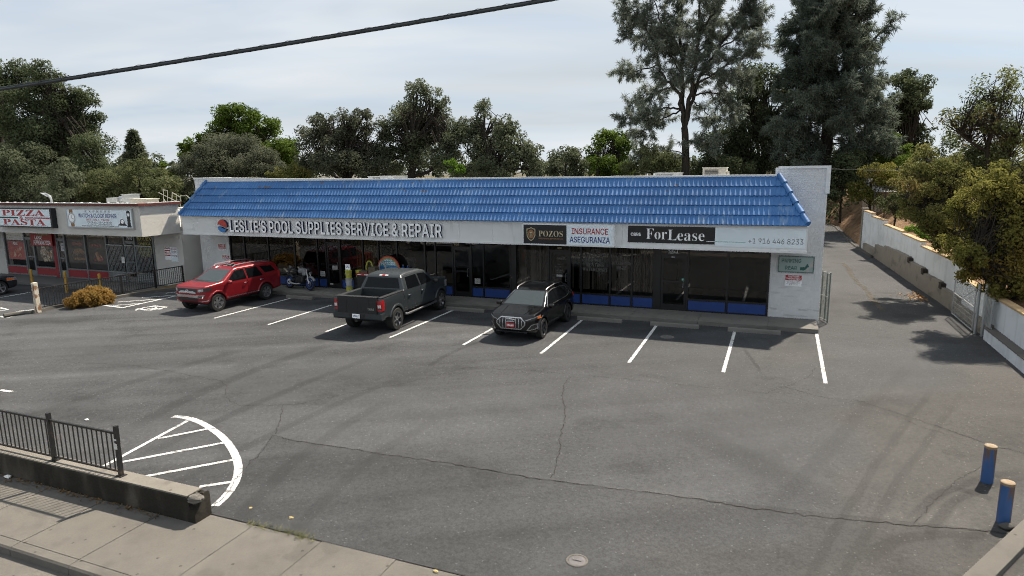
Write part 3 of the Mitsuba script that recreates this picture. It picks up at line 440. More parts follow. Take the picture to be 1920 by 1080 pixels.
# street, gutter, kerb, pavement
st = MB().box(-90, 60, -30, 4.85, -0.5, -0.155)
struct('street', st, 'm_asphalt')
obj('gutter', MB().box(-90, 60, 4.85, 5.24, -0.5, -0.148), 'm_concrete', 'street')
for x0 in np.arange(-60, 40, 7.3):
    obj('centre_line', MB().box(x0, x0 + 7.3, -3.2, -3.1, -0.3, -0.151), 'm_marking', 'street')
walk = struct('sidewalk', MB().box(-90, 60, 5.39, 6.99, -0.5, -0.014), 'm_concrete')
joints = [-60, -45, -32, -25] + [-19.0 - 1.32 * k for k in range(2, -1, -1)] + [-17.68, -16.36, -15.04, -13.72, -12.6, -11.48, -10.15, -8.88, -7.22, -5.95, -4.68, -3.4, -2.1, -0.8, 0.5, 1.8, 3.1, 4.4, 5.7, 7, 8.3, 9.6, 20, 40]
rs = random.Random(4)
for a, b in zip(joints[:-1], joints[1:]):
    dz = rs.uniform(-0.004, 0.002)
    obj('slab', MB().box(a + 0.008, b - 0.008, 5.40, 6.985 + rs.uniform(0, 0.02), -0.2, -0.003 + dz), 'm_concrete', walk)
    obj('kerb_stone', MB().poly(Polygon([(5.225, -0.4), (5.235, -0.04), (5.26, -0.012), (5.39, -0.004 + dz), (5.39, -0.4)]), a + 0.006, b - 0.006, frame((0, 0, 0), (0, 1, 0), (0, 0, 1))), 'm_concrete', walk)


# ---------------------------------------------------------------- painted markings and cracks
def strip(pts, w, z, wob=0.0, seed=0):
    """flat ribbon along a polyline"""
    r = np.random.default_rng(seed)
    p = np.asarray(pts, float)[:, :2]
    if wob:
        n = max(2, int(np.linalg.norm(np.diff(p, axis=0), axis=1).sum() / 0.09))
        s = np.r_[0, np.cumsum(np.linalg.norm(np.diff(p, axis=0), axis=1))]
        t = np.linspace(0, s[-1], n)
        p = np.stack([np.interp(t, s, p[:, 0]), np.interp(t, s, p[:, 1])], 1)
        j = r.normal(0, wob, p.shape)
        j[[0, -1]] = 0
        p = p + j + np.stack([meshkit.noise(np.stack([t * 1.3, t * 0 + seed, t * 0], -1)) - 0.5, meshkit.noise(np.stack([t * 1.3, t * 0 + seed + 7, t * 0], -1)) - 0.5], 1) * wob * 5
    t = np.gradient(p, axis=0)
    t /= np.linalg.norm(t, axis=1, keepdims=True) + 1e-9
    nrm = np.stack([-t[:, 1], t[:, 0]], 1)
    ww = w / 2 * (r.uniform(0.35, 1.3, (len(p), 1)) if wob else 1)
    L, R = p + nrm * ww, p - nrm * ww
    v = np.vstack([np.column_stack([L, np.full(len(p), z)]), np.column_stack([R, np.full(len(p), z)])])
    n = len(p)
    return v, np.array([[n + k, n + k + 1, k + 1, k] for k in range(n - 1)])


stall = []
for k, (a, b) in enumerate([((1531, 625), (1548, 719)), ((1380, 613), (1356, 698)), ((1237, 602), (1179, 680)), ((1099, 594), (1014, 663)), (None, (868, 647)), ((856, 579), (731, 633)), (None, (611, 622)), ((622, 572), (502, 609)), ((554, 557), (401, 597))]):
    B = gz(*b)
    A = gz(*a) if a else np.array([B[0], 22.3, 0])
    key = obj('stall_line', MB().add(*strip([A, B], 0.095, 0.0045)), 'm_marking', 'parking_lot')
strp = lambda pts, w=0.10: obj('painted_line', MB().add(*strip([gz(*p) for p in pts], w, 0.0045)), 'm_marking', 'parking_lot')
# hatched no-parking wedge and wheelchair box by the bush
strp([(190, 572), (230, 577)], 0.11)
strp([(230, 577), (330, 555)], 0.11)
for pts in ([(212, 573), (262, 569)], [(221, 566.5), (304, 560.5)], [(266, 558.5), (330, 553.5)], [(311, 550), (335, 547)]):
    strp(pts, 0.09)
box_ = [(255, 580), (289, 573.5), (313, 576), (281, 582)]
for k in range(4):
    strp([box_[k], box_[(k + 1) % 4]], 0.09)
wc = gz(284, 578)
A = frame(wc + [0, 0, 0.0045], (0, -1, 0), (1, 0, 0))
wheel = Point(0.02, -0.12).buffer(0.30).difference(Point(0.02, -0.12).buffer(0.22)).difference(sbox(0.05, -0.05, 0.6, 0.6))
man = unary_union([wheel, Point(0, 0.50).buffer(0.09), LineString([(0, 0.38), (0, 0), (0.25, 0), (0.36, -0.3), (0.48, -0.26)]).buffer(0.045), LineString([(0, 0.22), (0.24, 0.2)]).buffer(0.04)])
obj('wheelchair_symbol', MB().poly(man, 0, 0.001, A), 'm_marking', 'parking_lot')
# fan-shaped island by the street
arc = [(324, 781.5), (341, 782), (360, 786), (378, 793), (397, 804), (413, 816), (427, 830), (437, 845), (444, 860), (447, 875), (446, 890), (441, 905), (431, 921), (419, 935), (403, 949)]
ap = np.array([gz(*p) for p in arc])
obj('painted_arc', MB().add(*strip(ap, 0.145, 0.0045)), 'm_marking', 'parking_lot')
for pts in ([(352, 789), (190, 877)], [(296, 823), (392, 804)], [(222, 868), (422, 830)], [(270, 894), (440, 862)], [(374, 913), (441, 903)]):
    g = np.array([gz(*p) for p in pts])
    obj('painted_line', MB().add(*strip(g, 0.088, 0.0085 if pts[0][0] == 296 else 0.0065)), 'm_marking', 'parking_lot')
obj('stall_line', MB().add(*strip([gz(0, 731.5), gz(22, 734.5)], 0.10, 0.0045)), 'm_marking', 'parking_lot')
# marks of the neighbour's stalls
for pts in ([(0, 558), (57, 548)], [(0, 583), (15, 580.5), (0, 577)], [(30, 584), (70, 580)]):
    g = np.array([gz(*p, -0.246) for p in pts])
    g[:, 2] = 0
    v, f = strip(g, 0.10, 0)
    v[:, 2] = lot_z(v[:, 0], v[:, 1]) + 0.0055
    obj('stall_line', MB().add(v, f), 'm_marking', 'neighbour_lot')
v, f = strip([gz(10, 590, -0.2), gz(47, 594, -0.2)], 0.55, 0)
v[:, 2] = lot_z(v[:, 0], v[:, 1]) + 0.006
obj('painted_word', MB().add(v, f), 'm_marking', 'neighbour_lot')

cr = MB()
for k, (pts, w) in enumerate([
        ([(510, 818), (600, 833), (700, 850), (820, 868), (900, 881), (1005, 897), (1100, 910), (1250, 930), (1400, 951), (1520, 966), (1640, 977), (1760, 988), (1890, 1000)], 0.030),
        ([(510, 818), (480, 855), (450, 890), (425, 925), (398, 960)], 0.020),
        ([(140, 680), (240, 684), (320, 697), (360, 705), (415, 714), (425, 725), (424, 742), (440, 757), (455, 762), (530, 760), (565, 757), (640, 740), (760, 718), (870, 690), (960, 692), (1080, 702), (1250, 718), (1400, 733)], 0.022),
        ([(530, 760), (522, 785), (514, 815)], 0.022),
        ([(1068, 706), (1060, 725), (1057, 750), (1056, 780), (1057, 810), (1050, 840), (1040, 870), (1032, 896)], 0.022),
        ([(1040, 660), (1030, 680), (1015, 700)], 0.012),
        ([(1400, 735), (1440, 738), (1475, 722), (1520, 706), (1533, 690)], 0.016),
        ([(1470, 726), (1560, 748), (1620, 754), (1680, 775), (1740, 795), (1840, 830), (1920, 850)], 0.024),
        ([(1660, 770), (1720, 800), (1790, 815)], 0.015), ([(1700, 776), (1735, 778), (1748, 772)], 0.014),
        ([(1840, 872), (1790, 900), (1740, 945), (1715, 985)], 0.016),
        ([(1545, 630), (1620, 642), (1700, 652)], 0.02), ([(1550, 606), (1610, 612), (1680, 625)], 0.02), ([(1690, 672), (1780, 680), (1880, 688)], 0.014),
        ([(500, 690), (620, 665), (760, 640), (850, 648)], 0.014), ([(250, 640), (300, 634), (340, 640)], 0.012), ([(60, 598), (80, 604)], 0.02)]):
    cr.add(*strip([gz(*p) for p in pts], w * 0.65, 0.0085 if k < 2 else 0.0042, 0.018, k))
obj('crack', cr, 'm_crack', 'parking_lot', kind='stuff')
sd = MB()
for k, (pts, w) in enumerate([([(1548, 490), (1580, 495), (1590, 503), (1610, 530), (1640, 560), (1652, 583)], 0.20)]):
    sd.add(*strip([gz(*p) for p in pts], w, 0.0042, 0.04, k + 40))
obj('silt_streak', sd, 'm_sand', 'parking_lot')

# manhole cover in the apron and a smaller one in the stall
mh = struct('manhole_cover', MB().lathe([(0, 0.014), (0.115, 0.014), (0.122, 0.010), (0.1225, 0.0)], gz(1082, 1052), 32), plain('m_iron', (0.10, 0.095, 0.10), 0.6, 0.3, 12, spec=0.4, bump=lambda p, n, uv: noise(p.x * 40, p.y * 40), bump_scale=0.004))
labels[mh] = {'label': 'round iron cover set in the dark apron near the street', 'category': 'manhole cover'}
obj('rim', MB().lathe([(0.125, 0.004), (0.127, 0.016), (0.150, 0.014), (0.153, 0.004)], gz(1082, 1052), 32), 'm_concrete', mh)
obj('lug', MB().box(*(gz(1082, 1052)[0] + np.array([-.06, .06])), *(gz(1082, 1052)[1] + np.array([-.016, .016])), 0.01, 0.024), 'm_iron', mh)
ch = thing('cleanout_cover', 'small round cover in the shaded empty parking stall', 'manhole cover')
obj('lid', MB().lathe([(0, 0.010), (0.12, 0.010), (0.13, 0.002)], gz(1251, 632), 24), 'm_iron', ch)
obj('rim', MB().lathe([(0.13, 0.003), (0.132, 0.012), (0.21, 0.010), (0.22, 0.002)], gz(1251, 632), 24), 'm_concrete', ch)

# ---------------------------------------------------------------- low wall with railing along the pavement
PR = Polygon([(6.70, -0.3), (6.70, 0.38), (6.73, 0.42), (6.98, 0.42), (7.01, 0.38), (7.01, -0.3)])
wl = thing('retaining_wall', 'low stained concrete wall between the lot and the pavement, broken at its right end', 'wall')
mw = m3.Manifold.extrude(m3.CrossSection([[(y, z) for y, z in list(PR.exterior.coords)[:-1]][::-1]]), 37.9).transform(np.array([[0, 0, 1, -46.0], [1, 0, 0, 0], [0, 1, 0, 0]], float))
chip = m3.Manifold.sphere(0.16, 12).translate((-8.08, 6.74, 0.44)) + m3.Manifold.sphere(0.11, 10).translate((-8.2, 6.95, 0.46)) + m3.Manifold.sphere(0.09, 9).translate((-8.13, 6.72, 0.29))
obj('wall_body', MB().m(mw - chip), 'm_wall_side' if 'm_wall_side' in scene else 'm_concrete_dark', wl)
cap = MB().box(-46.0, -8.25, 6.715, 6.995, 0.4, 0.424)
obj('worn_top', cap, 'm_concrete_cap', wl)
obj('broken_edge', MB().m(trimesh.Trimesh(*(lambda s: (np.array(s.vertices) * [0.13, 0.10, 0.07] * (0.8 + 0.5 * meshkit.noise(np.array(s.vertices) * 3))[:, None] + [-8.17, 6.80, 0.36], s.faces))(trimesh.creation.icosphere(2)))), 'm_concrete', wl)

mat('m_black_iron', lambda p, n, uv: mix((0.012, 0.012, 0.012), (0.05, 0.035, 0.025), smoothstep(0.6, 0.75, fbm(p.x * 8, p.y * 8, p.z * 8, 3))), 0.45, spec=0.5)


def railing(label, P, zt, zb, post_at, post_h, post_z0, n, mname='m_black_iron', name='railing', rail=0.035, bal=0.018):
    """iron railing along P[0] -> P[1]; returns its key"""
    P = np.array(P, float)
    k = thing(name, label, 'railing')
    d = P[1] - P[0]
    at = lambda t, z: np.array([P[0][0] + d[0] * t, P[0][1] + d[1] * t, (P[0][2] + d[2] * t) + z])
    obj('top_rail', MB().beam(at(0, zt), at(1, zt), rail, rail), mname, k)
    obj('bottom_rail', MB().beam(at(0, zb), at(1, zb), rail * 0.8, rail * 0.8), mname, k)
    for t in np.linspace(0, 1, n + 2)[1:-1]:
        obj('baluster', MB().beam(at(t, zb), at(t, zt), bal, bal), mname, k)
    for t in post_at:
        lean = rs.uniform(-0.02, 0.02)
        p = obj('post', MB().beam(at(t, post_z0), at(t, post_h) + [lean, 0, 0], 0.06, 0.06, (0, 1, 0)), mname, k)
        obj('foot_plate', MB().box(*(at(t, 0)[0] + np.array([-.07, .07])), *(at(t, 0)[1] + np.array([-.06, .06])), at(t, post_z0)[2], at(t, post_z0)[2] + 0.012), mname, p)
    return k


ra = railing('black iron railing standing on the low wall by the street', [(-16.7, 6.84, 0), (-9.86, 6.84, 0)], 1.17, 0.50, [0.0, 0.255, 0.50, 0.757, 1.0], 1.30, 0.424, 57, bal=0.016)
# taped reflector on the end post
obj('reflector_tape', MB().box(-9.895, -9.825, 6.805, 6.875, 0.90, 1.0).box(-9.895, -9.825, 6.805, 6.875, 1.05, 1.08), plain('m_white_tape', (0.55, 0.55, 0.52), 0.5), ra, label='strips of white tape wound round the end post')

# dead leaves caught in the gutter of the wall, litter, weeds in the joint
mat('m_leaf_litter', lambda p, n, uv: mix((0.05, 0.03, 0.015), (0.22, 0.14, 0.06), cell_rand(dr.floor(p.x * 18), dr.floor(p.y * 18))), 0.9, spec=0.1)
grng = np.random.default_rng(3)


def flakes(P, size, tilt=0.5, rng=grng):
    """small bent leaves lying about the points P"""
    n = len(P)
    a, s = rng.uniform(0, 6.283, n), size * rng.uniform(0.6, 1.4, n)
    u = np.stack([np.cos(a), np.sin(a), rng.normal(0, tilt, n)], 1) * s[:, None]
    w = np.stack([-np.sin(a), np.cos(a), rng.normal(0, tilt, n)], 1) * s[:, None] * 0.55
    v = np.stack([P - u, P - w, P + u, P + w], 1).reshape(-1, 3)
    k = np.arange(n)[:, None] * 4
    return v, k + np.array([[0, 1, 2, 3]])


n = 420
struct('leaf_litter', MB().add(*flakes(np.column_stack([grng.uniform(-16, -8.6, n), 6.69 - np.abs(grng.normal(0, 0.07, n)), np.full(n, 0.022)]), 0.022)), 'm_leaf_litter', kind='stuff')
labels['leaf_litter']['label'] = 'dry leaves and dirt caught along the foot of the wall'
mat('m_weed', (0.20, 0.20, 0.09), 0.9, spec=0.1)
wd = MB()
for q in range(240):
    x = -7.35 + 1.25 * grng.uniform() + grng.normal(0, 0.05)
    p = np.array([x, 7.0 + grng.normal(0, 0.035), 0])
    e = p + [grng.normal(0, 0.05), grng.normal(0, 0.05), grng.uniform(0.02, 0.07)]
    wd.add([p + [-.006, 0, 0], p + [.006, 0, 0], e], [[0, 1, 2]])
struct('weeds', wd, 'm_weed', kind='stuff')
labels['weeds']['label'] = 'tuft of pale weeds in the joint between pavement and apron'
plain('m_paper', (0.7, 0.7, 0.68), 0.7)
plain('m_leaf_yellow', (0.36, 0.29, 0.14), 0.8)
for px_, py_, s, mm, lab in [(163, 788, 0.05, 'm_paper', 'scrap of white paper lying on the asphalt behind the street railing'), (74, 900, 0.06, 'm_blue_scrap', 'crumpled blue wrapper at the foot of the low wall'), (15, 896, 0.07, 'm_paper', 'white litter at the foot of the low wall at the picture edge'),
                             (546, 972, 0.04, 'm_leaf_yellow', 'fallen yellow leaf on the dark apron'), (470, 953, 0.03, 'm_leaf_yellow', 'tiny pale leaf on the apron near the end of the painted arc'), (817, 1072, 0.035, 'm_leaf_yellow', 'yellow leaf on the pavement edge')]:
    if mm not in scene:
        plain(mm, (0.08, 0.18, 0.42), 0.6)
    p = gz(px_, py_)
    s_ = trimesh.creation.icosphere(1)
    v = np.array(s_.vertices) * [s, s * 0.7, s * 0.35] * (0.6 + 0.8 * meshkit.noise(np.array(s_.vertices) * 2.5 + px_))[:, None] + p + [0, 0, s * 0.3]
    tag(obj('leaf' if 'leaf' in mm else 'litter', MB().add(v, s_.faces), mm), lab, 'leaf' if 'leaf' in mm else 'litter')

# ---------------------------------------------------------------- two blue bollards and the kerb at the right
def rusty_blue(p, n, uv):
    run = smoothstep(0.50, 0.72, fbm(p.x * 22, p.y * 22, p.z * 1.6, 4) + 0.16 * smoothstep(0.25, 0.66, p.z) + 0.10 * smoothstep(-0.2, 0.8, n.x))
    base = mix((0.018, 0.060, 0.18), (0.040, 0.105, 0.26), fbm(p.x * 5, p.y * 5, p.z * 3, 3))
    return mix(base, (0.13, 0.075, 0.035), run * 0.85)


mat('m_bollard_blue', rusty_blue, 0.6)
mat('m_rust_cap', lambda p, n, uv: mix((0.20, 0.12, 0.05), (0.27, 0.23, 0.18), fbm(p.x * 25, p.y * 25, p.z * 9, 3)), 0.8)
for (bx, by), lab in (((3.50, 12.52), 'farther blue bollard of the pair, with rusty orange cap'), ((3.36, 11.08), 'nearer blue bollard of the pair, a grey stone at its foot')):
    b = thing('bollard', lab, 'bollard', 'blue bollards at the driveway')
    obj('post', MB().lathe([(0.090, -0.05), (0.090, 0.62)], (bx, by, 0), 28), 'm_bollard_blue', b, smooth=40)
    obj('cap', MB().lathe([(0.092, 0.612), (0.092, 0.650), (0.085, 0.658), (0.05, 0.664), (0, 0.666)], (bx, by, 0), 28), 'm_rust_cap', b, smooth=40)
s_ = trimesh.creation.icosphere(2)
sv = np.array(s_.vertices)
tag(obj('stone', MB().add(sv * [0.10, 0.07, 0.055] * (0.75 + 0.5 * meshkit.noise(sv * 2))[:, None] + [3.36, 10.90, 0.03], s_.faces), 'm_concrete_dark', smooth=True), 'grey stone lying at the foot of the nearer blue bollard', 'stone')
kb = Polygon([gz(1795, 1100)[:2], gz(1918, 985)[:2], gz(1990, 915)[:2], gz(2010, 940)[:2], gz(1935, 1020)[:2], gz(1858, 1100)[:2]])
struct('kerb', MB().poly(kb, -0.1, 0.10), 'm_concrete')

# ---------------------------------------------------------------- kerbed strip between the two lots
mat('m_mulch', lambda p, n, uv: mix((0.05, 0.035, 0.022), (0.20, 0.135, 0.07), fbm(p.x * 5, p.y * 5, 0, 4)), 0.95, spec=0.1)
bedline = [gz(x, y)[:2] for x, y in [(62, 588), (100, 579), (170, 566), (215, 561), (262, 552), (300, 546.5), (338, 543)]]
bed_in = [(-27.45, 16.1), (-27.45, 24.0)]
bed = Polygon(list(map(tuple, bedline)) + [(-26.4, 23.9), (-27.42, 23.9), (-27.42, 16.1)])
struct('planting_bed', MB().poly(bed.buffer(-0.12), -0.3, 0.06), 'm_mulch')
kl = LineString(list(map(tuple, bedline)))
pts_ = [kl.interpolate(t, normalized=True) for t in np.linspace(0, 1, 7)]
kt = thing('kerb_edging', 'pale concrete kerb curving round the planted strip below the black fence', 'kerb')
for a, b in zip(pts_[:-1], pts_[1:]):
    a_, b_ = np.array([a.x, a.y, 0.06]), np.array([b.x, b.y, 0.06])
    obj('kerb_piece', MB().beam(a_ + (b_ - a_) * 0.012, b_ - (b_ - a_) * 0.012, 0.15, 0.13), 'm_concrete', kt)
e0 = np.array([*bedline[0], 0])
ar = [e0 + [-0.05 - 0.5 * math.sin(t), -0.0 - 0.9 * (1 - math.cos(t)), 0] for t in np.linspace(0, 1.4, 7)]
obj('kerb_end', MB().tube([p + [0, 0, 0.03] for p in ar], 0.085, 8), 'm_concrete', kt)


# ---------------------------------------------------------------- the row of shops with the blue mansard roof
YS = 24.05
XL, XR = -26.65, 1.44


def painted_brick(p, n, uv):
    a = fbm(p.x * 1.3, p.y * 1.3, p.z * 1.3, 4)
    b = fbm(p.x * 9, p.y * 9, p.z * 20, 3)
    low = smoothstep(0.62, 0.75, fbm(p.x * 2.2, p.y, p.z * 9 + 4, 3))
    v = (0.62 + 0.10 * (a - 0.5) + 0.05 * (b - 0.5)) * (0.97 + 0.06 * cell_rand(dr.floor(p.x / 0.203 + 0.5 * dr.floor(p.z / 0.0745)), dr.floor((p.z + 0.004) / 0.0745)))
    return mi.Color3f(v * 0.96, v * 0.985, v) * (1 - 0.25 * low * smoothstep(2.0, 0.2, p.z))


mat('m_white_brick', painted_brick, 0.7, spec=0.25)


def white_board(p, n, uv):
    a = fbm(p.x * 0.7, p.y * 0.7, p.z * 2, 4)
    drip = smoothstep(0.60, 0.78, fbm(p.x * 7, p.y * 7, p.z * 0.9, 3))
    v = 0.68 + 0.10 * (a - 0.5)
    return mi.Color3f(v * 0.96, v * 0.99, v) * (1 - 0.12 * drip)


mat('m_fascia', white_board, 0.65, spec=0.25)
plain('m_white_trim', (0.62, 0.64, 0.65), 0.6)
plain('m_dark_frame', (0.010, 0.010, 0.011), 0.35, 0.2)
plain('m_soffit', (0.28, 0.28, 0.27), 0.9)
plain('m_bulkhead_blue', (0.009, 0.04, 0.19), 0.5, 0.2, 2)
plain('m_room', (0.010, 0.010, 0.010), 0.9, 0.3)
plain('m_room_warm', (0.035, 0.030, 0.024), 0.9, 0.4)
plain('m_roof_deck', (0.42, 0.42, 0.41), 0.9)
plain('m_galvanised', (0.42, 0.44, 0.45), 0.38, 0.2, 4, metallic=0.7)
plain('m_beige_metal', (0.42, 0.40, 0.35), 0.6)
plain('m_grille', (0.06, 0.06, 0.06), 0.8)
scene['m_glass'] = {'type': 'thindielectric', 'int_ior': 1.52, 'specular_reflectance': 0.62, 'specular_transmittance': 0.62}
scene['m_tinted'] = {'type': 'twosided', 'bsdf': {'type': 'principled', 'base_color': {'type': 'rgb', 'value': [0.006, 0.007, 0.008]}, 'roughness': 0.06, 'specular': 0.55}}


def blue_tile(p, n, uv):
    s = fbm(p.x * 6.5, p.y * 1.2, p.z * 1.2, 3)
    w = fbm(p.x * 0.8, p.z * 2.0, 3, 4)
    fine = fbm(p.x * 24, p.y * 5, p.z * 5, 2)
    peel = smoothstep(0.58, 0.70, s * 0.55 + w * 0.45) * smoothstep(0.40, 0.62, fine)
    chip = smoothstep(0.77, 0.82, fbm(p.x * 3.3, p.z * 5.5, 8, 3)) * smoothstep(4.1, 4.8, p.z)
    c = mix((0.030, 0.115, 0.305), (0.052, 0.168, 0.395), fbm(p.x * 1.7, p.z * 4, 1, 3))
    c = c * (0.82 + 0.36 * fbm(p.x * 0.35, p.z * 0.8, 5, 3))
    c = mix(c, (0.20, 0.30, 0.42), peel * 0.5)
    return mix(c, (0.10, 0.075, 0.06), chip * 0.8)


mat('m_blue_tile', blue_tile, 0.55, spec=0.4)

shops = thing('shop_row', 'long single-storey white brick shop row with blue tiled mansard roof', 'building')
# body: end walls with brick faces, rear, roof deck
YB = 43.5
body = MB()
body.box(XL, XL + 0.3, YS + 0.02, YB, -0.1, 4.95)
body.box(XR - 0.3, XR, YS + 0.02, YB, -0.1, 5.1)
body.box(XL + 0.3, XR - 0.3, YB - 0.3, YB, -0.1, 4.7)
obj('wall', body, 'm_white_brick', shops)
obj('roof_deck', MB().box(XL + 0.3, XR - 0.3, YS + 0.41, YB - 0.3, 4.55, 4.62), 'm_roof_deck', shops)
# right fin with courses of painted brick
fin = obj('wall', MB().box(-0.19, XR - 0.002, YS + 0.01, YS + 0.40, -0.1, 5.21).box(-0.05, XR - 0.004, YS + 0.01, YS + 0.4, 5.21, 5.25), 'm_white_brick', shops)
obj('coping', MB().box(-0.10, XR + 0.06, YS - 0.035, YS + 0.45, 5.25, 5.33).box(XR - 0.07, XR + 0.06, YS - 0.036, YS + 0.45, 4.42, 5.249), 'm_white_trim', fin)
bricks = []
rb = random.Random(11)
z, row = 0.145, 0
while z < 5.22:
    x = -0.19 - (0.1 if row % 2 else 0.0)
    while x < XR - 0.01:
        a, b = max(x, -0.19), min(x + 0.195, XR - 0.003)
        if b - a > 0.03 and not (z > 4.40 and b > XR - 0.07) and not (b < -0.19):
            d = 0.005 + rb.random() * 0.002
            bricks.append((a, b, z, z + 0.066, d))
        x += 0.203
    z += 0.0745
    row += 1


def brick_mesh(mb, t):
    a, b, z0, z1, d = t
    y0, c = YS + 0.0105, 0.004
    v = [(a, y0, z0), (b, y0, z0), (b, y0, z1), (a, y0, z1), (a + c, y0 - d, z0 + c), (b - c, y0 - d, z0 + c), (b - c, y0 - d, z1 - c), (a + c, y0 - d, z1 - c)]
    return mb.add(v, [[4, 5, 6, 7], [0, 1, 5, 4], [1, 2, 6, 5], [2, 3, 7, 6], [3, 0, 4, 7]])


for t in bricks[:290]:
    obj('brick', brick_mesh(MB(), t), 'm_white_brick', fin)
rest = MB()
for t in bricks[290:]:
    brick_mesh(rest, t)
obj('upper_bricks', rest, 'm_white_brick', fin, kind='stuff')
# left fin and left pier
lf = obj('wall', MB().box(XL, -24.74, YS + 0.01, YS + 0.4, -0.1, 5.12).box(-25.62, -25.60, YS - 0.012, YS + 0.01, 0.15, 2.9), 'm_white_brick', shops)
lb = MB()
z, row = 0.145, 0
while z < 5.1:
    x = XL + (0.1 if row % 2 else 0)
    while x < -25.65:
        brick_mesh(lb, (x, min(x + 0.195, -25.64), z, z + 0.066, 0.005))
        x += 0.203
    z += 0.0745
    row += 1
obj('bricks', lb, 'm_white_brick', lf, kind='stuff')
obj('coping', MB().box(XL - 0.04, -24.70, YS - 0.03, YS + 0.45, 5.12, 5.20), 'm_white_trim', lf)
obj('pilaster', MB().box(-25.60, -24.74, YS - 0.05, YS + 0.0, 0.145, 2.9), 'm_white_trim', lf)

# concrete walk in front of the shops, in slabs
wk = struct('shop_walk', MB().box(-26.62, 1.36, 22.62, YS + 0.05, -0.1, 0.125), 'm_concrete')
sx = [-26.65, -24.0, -21.6, -19.2, -16.8, -14.4, -12.0, -9.6, -7.2, -4.75, -2.4, -0.15, 1.38]
for a, b in zip(sx[:-1], sx[1:]):
    obj('slab', MB().box(a + 0.006, b - 0.006, 22.55, YS + 0.03, -0.08, 0.14 - rb.random() * 0.003), 'm_walk_concrete' if 'm_walk_concrete' in scene else mat('m_walk_concrete', concrete(0.15, 0.8), 0.9, spec=0.2), wk)

# interior
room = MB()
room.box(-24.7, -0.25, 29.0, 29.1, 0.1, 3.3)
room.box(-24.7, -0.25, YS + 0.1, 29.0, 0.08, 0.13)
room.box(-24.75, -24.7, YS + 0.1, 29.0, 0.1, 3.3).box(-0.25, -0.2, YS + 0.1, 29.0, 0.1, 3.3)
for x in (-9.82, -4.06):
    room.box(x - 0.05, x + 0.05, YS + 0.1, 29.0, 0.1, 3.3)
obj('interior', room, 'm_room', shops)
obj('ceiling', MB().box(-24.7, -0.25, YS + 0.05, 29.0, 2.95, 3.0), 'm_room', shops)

# storefront: uprights, sills, bulkheads, panes, doors
ups = [-24.70, -23.82, -22.35, -20.79, -19.5, -19.02, -18.24, -17.02, -16.2, -15.25, -13.87, -13.37, -12.55, -11.69, -11.13, -9.94, -9.71, -8.31, -7.43, -6.98, -5.84, -5.0, -4.17, -3.96, -2.96, -1.58, -0.22]
doors = {(-19.02, -18.24), (-12.55, -11.69), (-8.31, -7.43), (-3.96, -2.96)}
solid = {(-9.94, -9.71), (-4.17, -3.96)}
H0, HB, HR, HT = 0.145, 0.56, 2.19, 3.0
for x in ups:
    obj('mullion', MB().box(x - 0.03, x + 0.03, YS - 0.03, YS + 0.09, H0, HT), 'm_dark_frame', shops)
pane_mat = lambda: 'm_glass'
for a, b in zip(ups[:-1], ups[1:]):
    a, b = a + 0.03, b - 0.03
    if (round(a - 0.03, 2), round(b + 0.03, 2)) in solid:
        obj('infill_panel', MB().box(a, b, YS - 0.01, YS + 0.05, H0, HT), 'm_dark_frame', shops)
        continue
    if (round(a - 0.03, 2), round(b + 0.03, 2)) in doors:
        dk = obj('door', MB().box(a + 0.01, a + 0.09, YS + 0.0, YS + 0.045, H0 + 0.01, HR).box(b - 0.09, b - 0.01, YS + 0.0, YS + 0.045, H0 + 0.01, HR)
                 .box(a + 0.09, b - 0.09, YS, YS + 0.045, H0 + 0.01, H0 + 0.22).box(a + 0.09, b - 0.09, YS, YS + 0.045, HR - 0.1, HR).box(a + 0.09, b - 0.09, YS, YS + 0.045, 1.18, 1.24), 'm_dark_frame', shops)
        obj('pane', MB().add(*pquad((a + .09, YS + .02, H0 + .2), (b - .09, YS + .02, H0 + .2), (b - .09, YS + .02, HR - .1), (a + .09, YS + .02, HR - .1))), 'm_glass', dk)
        obj('handle', MB().tube([(b - .12, YS - .0, 1.0), (b - .12, YS - .06, 1.02), (b - .12, YS - .06, 1.33), (b - .12, YS, 1.35)], 0.012, 6), 'm_galvanised', dk)
        obj('transom', MB().box(a, b, YS - 0.02, YS + 0.06, HR + 0.005, HR + 0.06), 'm_dark_frame', shops)
        obj('window', MB().add(*pquad((a, YS + .02, HR + .06), (b, YS + .02, HR + .06), (b, YS + .02, HT), (a, YS + .02, HT))), 'm_glass', shops)
        continue
    obj('bulkhead_panel', MB().box(a + 0.015, b - 0.015, YS - 0.022, YS + 0.03, H0 + 0.05, HB - 0.02), 'm_bulkhead_blue', shops)
    obj('sill', MB().box(a, b, YS - 0.02, YS + 0.08, HB - 0.015, HB + 0.05).box(a, b, YS - 0.018, YS + 0.03, H0, H0 + 0.045), 'm_dark_frame', shops)
    obj('window', MB().add(*pquad((a, YS + .02, HB + .05), (b, YS + .02, HB + .05), (b, YS + .02, HT), (a, YS + .02, HT))), 'm_glass', shops)
